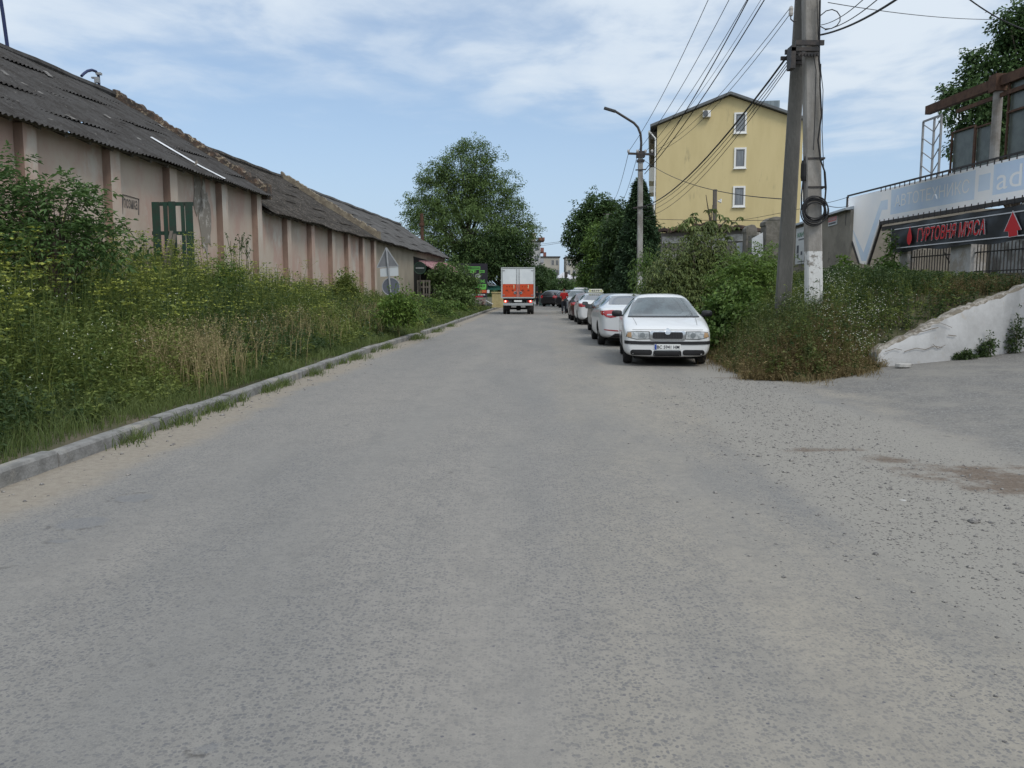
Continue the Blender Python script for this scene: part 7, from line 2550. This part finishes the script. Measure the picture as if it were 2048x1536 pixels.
b = on_ground(1385, 24.5)
bl = [px_blob(*q, b) for q in ((1345, 545, 24.5, 36, 40), (1400, 530, 25, 44, 46), (1440, 535, 25, 38, 44), (1360, 590, 24, 56, 44), (1430, 600, 24, 56, 46), (1415, 490, 25, 20, 34), (1355, 500, 25, 16, 24))]
plant('box_elder', 'broad olive green box elder thicket behind the nearest parked car', 'shrub', b, (0, 0, 2.4), .09, bl, 1500, 5, .125, LM['olive'], spread=.22, droop=.75, limbs=50, rough=.14, shell=.35, aspect=.40, zmin=-.9, tint_mix=.8, compound=1)
b = on_ground(1300, 27)
bl = [px_blob(*q, b) for q in ((1295, 560, 27, 30, 48), (1320, 600, 26.5, 34, 40), (1290, 610, 27, 20, 30), (1290, 520, 27, 16, 26))]
plant('willow_bush', 'feathery light green bush at the lamp post foot', 'shrub', b, (0, 0, 1.9), .05, bl, 700, 7, .10, LM['mid'], spread=.18, droop=.6, limbs=30, rough=.2, zmin=-.9, aspect=.3)
# chestnut-like sapling seen against the yellow gable
b = on_ground(1420, 26.0)
t_ = thing('chestnut_sapling', 'slender sapling with big drooping fingered leaves against the yellow gable', 'tree', b)
m = MB()
lv = Leaves()
br = [((1425, 470), (1412, 392)), ((1425, 470), (1420, 425)), ((1405, 480), (1385, 425)), ((1400, 490), (1365, 440)), ((1430, 470), (1455, 437)), ((1435, 480), (1475, 440)), ((1405, 500), (1355, 445)), ((1420, 480), (1425, 410)), ((1420, 500), (1400, 455)), ((1430, 500), (1440, 460))]
bb = Vector(b)
m.tube([(0, 0, -.2), at(1420, 520, 26) - bb, at(1424, 470, 26) - bb, at(1412, 390, 26) - bb], [.05, .04, .03, .01], 6)
for a, q in br:
    A, Q_ = at(*a, 26) - bb, at(*q, 26 + RNG.uniform(-.5, .5)) - bb
    m.tube([A, A.lerp(Q_, .6) + Vector((0, 0, .05)), Q_], [.02, .014, .006], 5)
    for k in range(9):
        f = .25 + .75 * RNG.random()
        hub = np.array(A.lerp(Q_, f)) + RNG.normal(0, .14, 3)
        nl = 6
        an = np.linspace(0, 2 * np.pi, nl + 1)[:-1] + RNG.random()
        d = np.stack([np.cos(an), np.sin(an), np.full(nl, -.55)], 1) + RNG.normal(0, .15, (nl, 3))
        lv.kites(np.repeat(hub[None], nl, 0), d, RNG.uniform(.15, .24), .075, RNG.random() * .6 + .3, .35, fat=.6)
m.build('trunk', M['bark'], t_, False)
lv.build('crown', LM['olive'], t_, False)
b = on_ground(1500, 21.5)
bl = [px_blob(*q, b) for q in ((1500, 540, 21.5, 46, 34), (1530, 520, 22, 34, 26), (1470, 560, 21.3, 36, 34), (1500, 585, 21, 60, 40), (1545, 505, 22, 18, 18))]
plant('sumac_bush', 'bright green bush with long feathered leaves left of the leaning pole', 'shrub', b, (0, 0, 1.3), .05, bl, 330, 3, .095, LM['bright'], spread=.18, droop=.35, limbs=30, compound=5, rough=.15, aspect=.34, zmin=-.8)
b = on_ground(1440, 20)
bl = [px_blob(*q, b) for q in ((1440, 630, 20, 40, 36), (1475, 610, 20.3, 44, 44), (1430, 680, 19, 26, 28), (1500, 640, 19.5, 50, 34))]
plant('vine_bush', 'dense mid green creeper heap right beside the nearest parked car', 'shrub', b, (0, 0, .9), .04, bl, 900, 7, .11, LM['mid'], spread=.16, droop=.3, limbs=24, rough=.15, aspect=.65, zmin=-.9, tint_mix=.8)
b = on_ground(1785, 24)
bl = [px_blob(*q, b) for q in ((1782, 510, 24, 11, 40), (1772, 545, 23.8, 22, 28), (1795, 550, 23.5, 20, 22), (1778, 478, 24, 6, 16), (1740, 560, 23, 30, 22), (1700, 555, 24, 22, 18))]
plant('creeper', 'green creeper climbing the left end of the black banner', 'plant', b, (0, 0, 1.6), .03, bl, 520, 6, .10, LM['mid'], spread=.16, droop=.3, limbs=20, rough=.15, aspect=.6, zmin=-.9)
b = on_ground(1690, 24.5)
bl = [px_blob(*q, b) for q in ((1690, 530, 24.5, 14, 20), (1675, 550, 24.3, 16, 16), (1705, 548, 24.5, 14, 16))]
plant('maple_sapling', 'small pale maple sapling before the garage wall', 'tree', b, (0, 0, .9), .025, bl, 90, 7, .10, LM['bright'], spread=.12, limbs=16, aspect=.8, zmin=-.8)
# maple over the terrace
Y = 30.0
b = (at(2000, 500, Y).x, Y, 1.5)
bl = [px_blob(*q, b) for q in ((2040, 60, Y, 52, 60), (2070, 120, Y, 70, 80), (1985, 160, Y, 62, 50), (1940, 205, Y - .5, 48, 40), (1915, 190, Y, 34, 24), (1960, 270, Y - .5, 56, 58), (2030, 220, Y, 70, 70), (2100, 40, Y, 60, 60), (1930, 290, Y - .5, 26, 36), (2080, 300, Y, 80, 70), (1960, 120, Y, 26, 22))]
plant('maple_tree', 'dark maple crowding over the rusty terrace at the upper right', 'tree', b, (1.0, 0, 6.5), .24, bl, 2000, 15, .13, LM['maple'], spread=.34, droop=.35, limbs=40, rough=.12, shell=.35, aspect=.8, zmin=-.8, tint_mix=.8)

# weeds at the foot of the white wall
for lab, px, yb, yt, w in (('tall weed growing at the foot of the white wall by the photo edge', 2040, 708, 622, 15), ('low bushy weed at the middle of the white wall foot', 1968, 712, 668, 17), ('flat green weed tuft left along the white wall foot', 1915, 712, 692, 18)):
    x0 = at(px, 600, 16.4).x
    yy = float(south(x0)) - .12
    b = (x0, yy, float(road_z(np.array(x0), np.array(yy))))
    hgt = (yb - yt) / F_PX * yy
    wd = w / F_PX * yy
    bl = [(0, 0, hgt * .35, wd, wd * .6, hgt * .38), (.03, 0, hgt * .72, wd * .4, wd * .35, hgt * .34), (-wd * .8, 0, hgt * .15, wd * .6, wd * .5, hgt * .2)]
    plant('weed', lab, 'plant', b, (.02, 0, hgt * .9), .012, bl, 150, 5, .055, LM['weed_dark'], spread=.05, limbs=16, rough=.2, zmin=-.9, group='weeds at the white wall', bark=M['stem'])


# ---- ground cover: what nobody could count
def verge_points(n, ymin, ymax, amin, amax, power=1.0):
    y = ymin + (ymax - ymin) * RNG.random(n) ** power
    a = amin + (amax - amin) * RNG.random(n)
    x = xk(y) - .16 - a
    ok = (x > wall_x(y) + .35) & (x > -.66 * y - 1.6)
    x, y, a = x[ok], y[ok], a[ok]
    return np.stack([x, y, terrain(x, y)], 1), a


def herbs(lv, p, h, k, leaf, aspect=.4, spread=.35, tint=None, stem_tint=.2, droop=.25, low=.1, sw=.012):
    """leafy stalks"""
    N = len(p)
    h = np.broadcast_to(h, N)
    az = RNG.uniform(0, 2 * np.pi, N)
    ln = RNG.uniform(0, .28, N)
    top = p + np.stack([np.cos(az) * ln * h, np.sin(az) * ln * h, h], 1)
    tint = RNG.random(N) if tint is None else tint
    lv.stems(p, top, sw, stem_tint)
    idx = np.repeat(np.arange(N), k)
    t = low + (1 - low) * RNG.random(N * k)
    pos = p[idx] + (top - p)[idx] * t[:, None]
    a2 = RNG.uniform(0, 2 * np.pi, N * k)
    el = RNG.uniform(-.3, .8, N * k)
    d = np.stack([np.cos(a2), np.sin(a2), el], 1)
    ext = RNG.random(N * k) * spread * (1.15 - t) * h[idx]
    L = np.broadcast_to(leaf, N)[idx] * RNG.uniform(.6, 1.3, N * k)
    lv.kites(pos + unit(d) * ext[:, None], d, L, L * aspect, tint[idx] + RNG.normal(0, .1, N * k), droop)
    return top


def topline(a, y):
    """how tall the growth stands, by distance from the kerb"""
    h = np.interp(a, [0, .5, 1.2, 2.0, 3.0, 5.0, 9], [.16, .36, .82, 1.30, 1.62, 1.8, 1.8])
    return h * np.interp(y, [6, 20, 30, 45, 70], [1.0, 1.0, .82, .72, .6]) * (1 + .22 * np.sin(a * 1.9 + y * .8) * np.cos(y * .37))


# short grass along the kerb and under everything
g = Leaves()
for n, y0, y1, a1, w in ((26000, 3.5, 14, 3.2, .007), (22000, 12, 30, 3.0, .012), (14000, 28, 72, 3.5, .02)):
    p, a = verge_points(n, y0, y1, -.06, a1)
    g.blades(p, RNG.uniform(.10, .34, len(p)) * (.7 + .5 * np.clip(a, 0, 1)), w, RNG.uniform(.1, .8, len(p)), np.clip(.45 + .25 * np.sin(p[:, 1] * .9 + p[:, 0] * 1.7) + RNG.normal(0, .2, len(p)), 0, 1))
# tufts that spill over the kerb onto the sand
for y0, n, r_ in tuple((v, int(RNG.uniform(15, 90)), RNG.uniform(.1, .35)) for v in RNG.uniform(7, 45, 20)) + ((8.3, 60, .22), (9.4, 120, .30), (10.6, 130, .30), (11.3, 50, .15), (13.2, 120, .28), (14.9, 160, .36), (16.2, 60, .2), (18.5, 220, .5), (22, 180, .5), (26.5, 420, .8), (31, 160, .6), (36, 160, .6)):
    yy = y0 + RNG.normal(0, r_ * .6, n)
    xx = xk(yy) + np.abs(RNG.normal(.02, r_ * .32, n))
    p = np.stack([xx, yy, road_z(xx, yy)], 1)
    g.blades(p, RNG.uniform(.05, .20, n), .010, RNG.uniform(.3, 1.1, n), RNG.random(n))
tag(g.build('grass', LM['grass']), 'short rough grass along the kerb and over the verge', 'grass', kind='stuff')

w_, wd_ = Leaves(), Leaves()
for n, y0, y1, k, lf, sw in ((3400, 4.0, 13, 36, .068, .010), (4200, 12, 24, 28, .082, .014), (3600, 22, 42, 20, .115, .02), (1800, 40, 72, 12, .17, .03)):
    p, a = verge_points(n, y0, y1, .35, 10.0)
    h = topline(a, p[:, 1]) * RNG.uniform(.4, 1.0, len(p)) ** .8
    patch_ = np.sin(p[:, 0] * 1.1 + 1) * np.cos(p[:, 1] * .55) + RNG.normal(0, .5, len(p))
    for lv, s in ((w_, patch_ > -.1), (wd_, patch_ <= -.1)):
        herbs(lv, p[s], h[s], k, lf, .42, .32, tint=np.clip(.5 + .3 * np.sin(p[s][:, 0] * 2.3 + p[s][:, 1] * 1.1) + RNG.normal(0, .22, s.sum()), 0, 1), sw=sw)
# tall grass stems among them
p, a = verge_points(9000, 5, 45, .8, 9)
w_.blades(p, topline(a, p[:, 1]) * RNG.uniform(.7, 1.15, len(p)), np.interp(p[:, 1], [6, 45], [.007, .024]), RNG.uniform(.05, .5, len(p)), RNG.random(len(p)))
tag(w_.build('weeds', LM['weed']), 'dense green weeds overgrowing the left verge', 'weeds', kind='stuff')
tag(wd_.build('dark_weeds', LM['weed_dark']), 'darker leafy weeds mixed into the left verge', 'weeds', kind='stuff')

# parsnip: yellow umbels over the taller part
u_ = Leaves()
us = Leaves()
for n, y0, y1 in ((420, 7, 16, ), (340, 14, 24), (160, 22, 34)):
    p, a = verge_points(n, y0, y1, 1.5, 8.5)
    keep = RNG.random(len(p)) < np.interp(a, [1.5, 3.0, 4.5], [.25, .7, 1.0])
    p, a = p[keep], a[keep]
    h = topline(a, p[:, 1]) * RNG.uniform(.85, 1.22, len(p)) + .05
    top = herbs(us, p, h, 14, .09, .45, .3, sw=.014)
    for j in range(7):
        q = top + np.stack([RNG.normal(0, .17, len(p)), RNG.normal(0, .17, len(p)), -np.abs(RNG.normal(.05, .16, len(p)))], 1)
        us.stems(top - np.array([0, 0, .28]), q, .008, .5)
        rad = RNG.uniform(.045, .085, len(p))
        for m_i in range(9):
            an = RNG.uniform(0, 2 * np.pi, len(p))
            d = np.stack([np.cos(an), np.sin(an), RNG.uniform(-.05, .25, len(p))], 1)
            u_.kites(q + d * rad[:, None] * .5, d, rad * .6, rad * .55, np.clip(.5 + RNG.normal(0, .25, len(p)), 0, 1), .0)
tag(u_.build('parsnip_flowers', LM['umbel']), 'flat yellow green flower heads of the tall weeds', 'flowers', kind='stuff')
tag(us.build('parsnip_stalks', LM['weed']), 'leafy stalks under the yellow flower heads', 'weeds', kind='stuff')

# dry grass clumps
s_ = Leaves()
for px, py, Y, sx, sy, n, h in ((385, 690, 12.6, .55, .7, 900, .95), (345, 680, 12.2, .35, .5, 420, .9), (415, 735, 11.9, .45, .5, 500, .7), (505, 625, 16, .5, .6, 260, .95), (570, 600, 19, .5, .7, 240, .95), (620, 590, 21, .5, .8, 280, 1.0), (715, 590, 26, .8, 1.2, 420, 1.0),
                              (735, 585, 29, .7, 1.2, 360, 1.0), (480, 680, 14, .7, .8, 60, .7)):
    x0 = at(px, 600, Y).x
    n = int(n * .38)
    p = np.stack([RNG.normal(x0, sx * .8, n), RNG.normal(Y, sy * .8, n), np.zeros(n)], 1)
    p = p[p[:, 0] < xk(p[:, 1]) - .3]
    p[:, 2] = terrain(p[:, 0], p[:, 1])
    m_n = len(p)
    hh = h * RNG.uniform(.6, 1.15, m_n)
    ln = RNG.uniform(.05, .4, m_n)
    az = RNG.uniform(0, 2 * np.pi, m_n)
    s_.blades(p, hh, np.interp(Y, [8, 30], [.006, .016]), ln, RNG.random(m_n), az)
    tp = p + np.stack([np.cos(az) * ln * hh, np.sin(az) * ln * hh, hh * (1 - .25 * ln)], 1)
    for k in range(4):
        s_.kites(tp - np.array([0, 0, .04]) * k + RNG.normal(0, .012, (m_n, 3)), np.stack([np.cos(az), np.sin(az), np.full(m_n, .8)], 1) + RNG.normal(0, .4, (m_n, 3)), .045, np.interp(Y, [8, 30], [.010, .02]), RNG.random(m_n), .2)
tag(s_.build('dry_grass', LM['straw']), 'straw coloured dry grass standing among the green weeds', 'grass', kind='stuff')


# ---- bank on the right
def bank_points(n, x0, x1, y0, y1):
    x, y = RNG.uniform(x0, x1, n), RNG.uniform(y0, y1, n)
    b_ = x - xr(y)
    s = y - south(x)
    ok = (b_ > -.12) & (s > np.where(x < 6.9, -.08, .42)) & (x < NX(0) - .054 * y - .5) & (x < .68 * y + 1.5)
    x, y = x[ok], y[ok]
    return np.stack([x, y, np.maximum(terrain(x, y), road_z(x, y))], 1), np.minimum(b_, np.where(x_ok(x, b_, ok), b_, b_))[ok] if False else b_[ok], s[ok]


def x_ok(*a): return True


bw_, bd_ = Leaves(), Leaves()
p, b_, s = bank_points(5200, 4.0, 13, 13.5, 30)
h = np.clip(.12 + .55 * np.minimum(b_, s), .12, .85) * RNG.uniform(.55, 1.1, len(p))
h = np.where(p[:, 0] > 6.6, np.minimum(h, np.interp(s, [.4, 1.0, 2.5], [.25, .42, .55])), h)
dark_ = (np.sin(p[:, 0] * 1.3 + .5) * np.cos(p[:, 1] * .8) + RNG.normal(0, .5, len(p)) + np.interp(p[:, 0], [6, 8], [-.2, .6])) > 0
for lv, k in ((bw_, ~dark_), (bd_, dark_)):
    herbs(lv, p[k], h[k], 24, .075, .42, .32, sw=.012)
p, b_, s = bank_points(3000, 4.3, 10, 28, 60)
for lv, k in ((bw_, RNG.random(len(p)) < .5),):
    herbs(lv, p[k], np.clip(.3 + .4 * b_[k], .3, 1.2), 14, .15, .45, .35, sw=.02)
p, b_, s = bank_points(12000, 4.0, 12, 13.5, 26)
bw_.blades(p, np.clip(.15 + .45 * np.minimum(b_, s), .12, .8) * RNG.uniform(.6, 1.2, len(p)) * np.where(p[:, 0] > 6.6, np.interp(s, [.4, 1.6], [.35, .6]), 1), .009, RNG.uniform(.1, .7, len(p)), RNG.random(len(p)))
tag(bw_.build('bank_weeds', LM['weed']), 'green weeds and grass covering the bank on the right', 'weeds', kind='stuff')
tag(bd_.build('bank_dark_weeds', LM['weed_dark']), 'darker leafy weeds covering the bank behind the white wall', 'weeds', kind='stuff')
# dry brown growth on the corner of the bank
dr_ = Leaves()
for px, py, Y, sx, sy, n, h in ((1600, 720, 14.7, .45, .4, 420, .38), (1560, 700, 15.2, .5, .5, 140, .5), (1650, 690, 15.4, .5, .5, 360, .45), (1700, 735, 15.2, .35, .25, 260, .26), (1580, 755, 14.35, .45, .2, 900, .14), (1660, 755, 14.6, .35, .2, 700, .13), (1610, 660, 16.2, .5, .6, 300, .5), (1530, 640, 17, .5, .7, 120, .6), (1960, 590, 17.3, .7, .4, 300, .4)):
    x0 = at(px, 600, Y).x
    p = np.stack([RNG.normal(x0, sx, n), RNG.normal(Y, sy, n), np.zeros(n)], 1)
    p = p[(p[:, 1] > south(p[:, 0]) - .22) & (p[:, 0] > xr(p[:, 1]) - .25) & ((p[:, 0] < 6.85) | (p[:, 1] > south(p[:, 0]) + .42))]
    p[:, 2] = np.maximum(terrain(p[:, 0], p[:, 1]), road_z(p[:, 0], p[:, 1]))
    herbs(dr_, p, h * RNG.uniform(.4, 1.1, len(p)), 9, .045, .4, .5, sw=.007, stem_tint=.3)
    dr_.blades(p, h * RNG.uniform(.6, 1.3, len(p)), .006, RNG.uniform(.2, .9, len(p)), RNG.random(len(p)))
n = 1500
x = RNG.uniform(4.15, 7.0, n)
y = south(x) + RNG.normal(-.05, .17, n) * (1 + .8 * np.sin(x * 5.3))
p = np.stack([x, y, np.maximum(terrain(x, y), road_z(x, y))], 1)
dr_.blades(p, RNG.uniform(.04, .22, n), .007, RNG.uniform(.4, 1.4, n), RNG.random(n))
y = RNG.uniform(14, 19, n)
x = xr(y) + RNG.normal(-.02, .14, n) * (1 + .8 * np.sin(y * 4.1))
p = np.stack([x, y, np.maximum(terrain(x, y), road_z(x, y))], 1)
dr_.blades(p, RNG.uniform(.05, .3, n), .007, RNG.uniform(.3, 1.2, n), RNG.random(n))
n = 1400
x = RNG.normal(6.0, .55, n)
y = RNG.normal(15.9, .6, n)
ok = (y > south(x) + np.where(x > 6.85, .45, .1)) & (x > xr(y))
p = np.stack([x, y, terrain(x, y)], 1)[ok]
dr_.blades(p, RNG.uniform(.2, .5, len(p)), .006, RNG.uniform(.1, .7, len(p)), .4 + .6 * RNG.random(len(p)))
tag(dr_.build('dry_weeds', LM['dry']), 'brown dried weeds on the corner of the bank at the pole foot', 'weeds', kind='stuff')
# taller loose growth spilling over the corner of the bank
p, b_, s = bank_points(2600, 4.2, 8.0, 13.9, 20)
k = RNG.random(len(p)) < .26 * (p[:, 0] < 6.6)
p, b_, s = p[k], b_[k], s[k]
tw = Leaves()
h = np.clip(.25 + .8 * np.minimum(b_, s), .2, 1.0) * RNG.uniform(.6, 1.25, len(p)) * np.interp(p[:, 0], [5.2, 5.7, 6.4], [1, .55, .5])
herbs(tw, p, h, 30, .065, .34, .42, sw=.009, tint=np.clip(.55 + RNG.normal(0, .25, len(p)), 0, 1))
az = RNG.uniform(0, 2 * np.pi, len(p))
tw.blades(p, h * 1.25, .008, RNG.uniform(.2, .7, len(p)), RNG.random(len(p)), az)
tag(tw.build('tall_weeds', LM['olive']), 'loose light green weeds spilling over the corner of the bank at the poles', 'weeds', kind='stuff')
# white fleabane
fl_ = Leaves()
fs = Leaves()
p, b_, s = bank_points(520, 5.2, 8.4, 14.2, 18.5)
k = RNG.random(len(p)) < np.exp(-((p[:, 0] - 6.5) / .9) ** 2)
p = p[k]
top = herbs(fs, p, RNG.uniform(.35, .75, len(p)), 8, .05, .3, .3, sw=.006)
for j in range(5):
    q = top + RNG.normal(0, .07, (len(p), 3))
    for m_i in range(4):
        an = RNG.uniform(0, 2 * np.pi, len(p))
        fl_.kites(q, np.stack([np.cos(an), np.sin(an), np.full(len(p), .35)], 1), .013, .013, RNG.random(len(p)), 0)
for n, y0, y1, a0, a1 in ((45, 8, 26, .8, 3.0),):
    p, a = verge_points(n, y0, y1, a0, a1)
    q = p + np.stack([0 * a, 0 * a, topline(a, p[:, 1]) * .95], 1)
    for j in range(8):
        fl_.kites(q + RNG.normal(0, .07, (len(p), 3)), sph(len(p), .2), .014, .014, RNG.random(len(p)), 0)
tag(fl_.build('fleabane_flowers', LM['white']), 'tiny white fleabane flowers scattered in the weeds', 'flowers', kind='stuff')
tag(fs.build('fleabane_stalks', LM['weed']), 'thin stalks under the small white flowers', 'weeds', kind='stuff')

# ---- loose stones on the gravelly strip and along the kerb
def stones(n, xs, ys, size):
    c = np.stack([xs, ys, road_z(xs, ys) + size * .12], 1)
    base = np.array([[1, 0, 0], [0, 1, 0], [-1, 0, 0], [0, -1, 0], [0, 0, .6], [0, 0, -.6]], float)
    V = base[None] * (size[:, None, None] * RNG.uniform(.6, 1.2, (n, 6, 3)))
    a = RNG.uniform(0, 6.28, n)
    ca, sa = np.cos(a)[:, None], np.sin(a)[:, None]
    V = np.stack([V[..., 0] * ca - V[..., 1] * sa, V[..., 0] * sa + V[..., 1] * ca, V[..., 2]], -1) + c[:, None]
    T = np.array([[0, 1, 4], [1, 2, 4], [2, 3, 4], [3, 0, 4], [1, 0, 5], [2, 1, 5], [3, 2, 5], [0, 3, 5]])
    return V.reshape(-1, 3), (T[None] + 6 * np.arange(n)[:, None, None]).reshape(-1, 3)


n = 9000
yy = RNG.uniform(2.6, 14.5, n)
xx = np.interp(yy, _gy, _gx) + RNG.normal(.6, .62, n) + .35 * np.sin(yy * 2.1) * RNG.random(n)
V1, T1 = stones(n, xx, yy, RNG.gamma(1.4, .0030, n) + .003)
n2 = 420
y2 = RNG.uniform(4.5, 24, n2)
x2 = xk(y2) + np.abs(RNG.normal(.1, .35, n2))
V2, T2 = stones(n2, x2, y2, RNG.gamma(2.0, .0045, n2) + .004)
tag(np_mesh('gravel', np.concatenate([V1, V2]), np.concatenate([T1, T2 + len(V1)]), mat('loose_stone', (.12, .115, .115), .95, (.28, .265, .245), 60, (.4, .6), detail=2)), 'loose dark stones scattered on the road edges', 'gravel', kind='stuff')
rng = random.Random(12)
for lab, px, py, s in (('flat broken slab lying before the left end of the white wall', 1806, 733, .16), ('small pale stone lying on the gravel by the side road', 1805, 1001, .035)):
    c = gp(px, py, float(road_z(np.array(gp(px, py).x), np.array(gp(px, py).y))))
    k = MB()
    n = 8
    lo = [c + Vector((math.cos(2 * math.pi * i / n) * s * rng.uniform(.7, 1.1), math.sin(2 * math.pi * i / n) * s * rng.uniform(.5, .9), -.01)) for i in range(n)]
    k.prism(lo, (s * .08, 0, s * .42))
    tag(k.build('stone', mat('pale_stone', (.42, .41, .39), .9, (.33, .32, .30), 12), origin=c, bevel=s * .08), lab, 'stone')
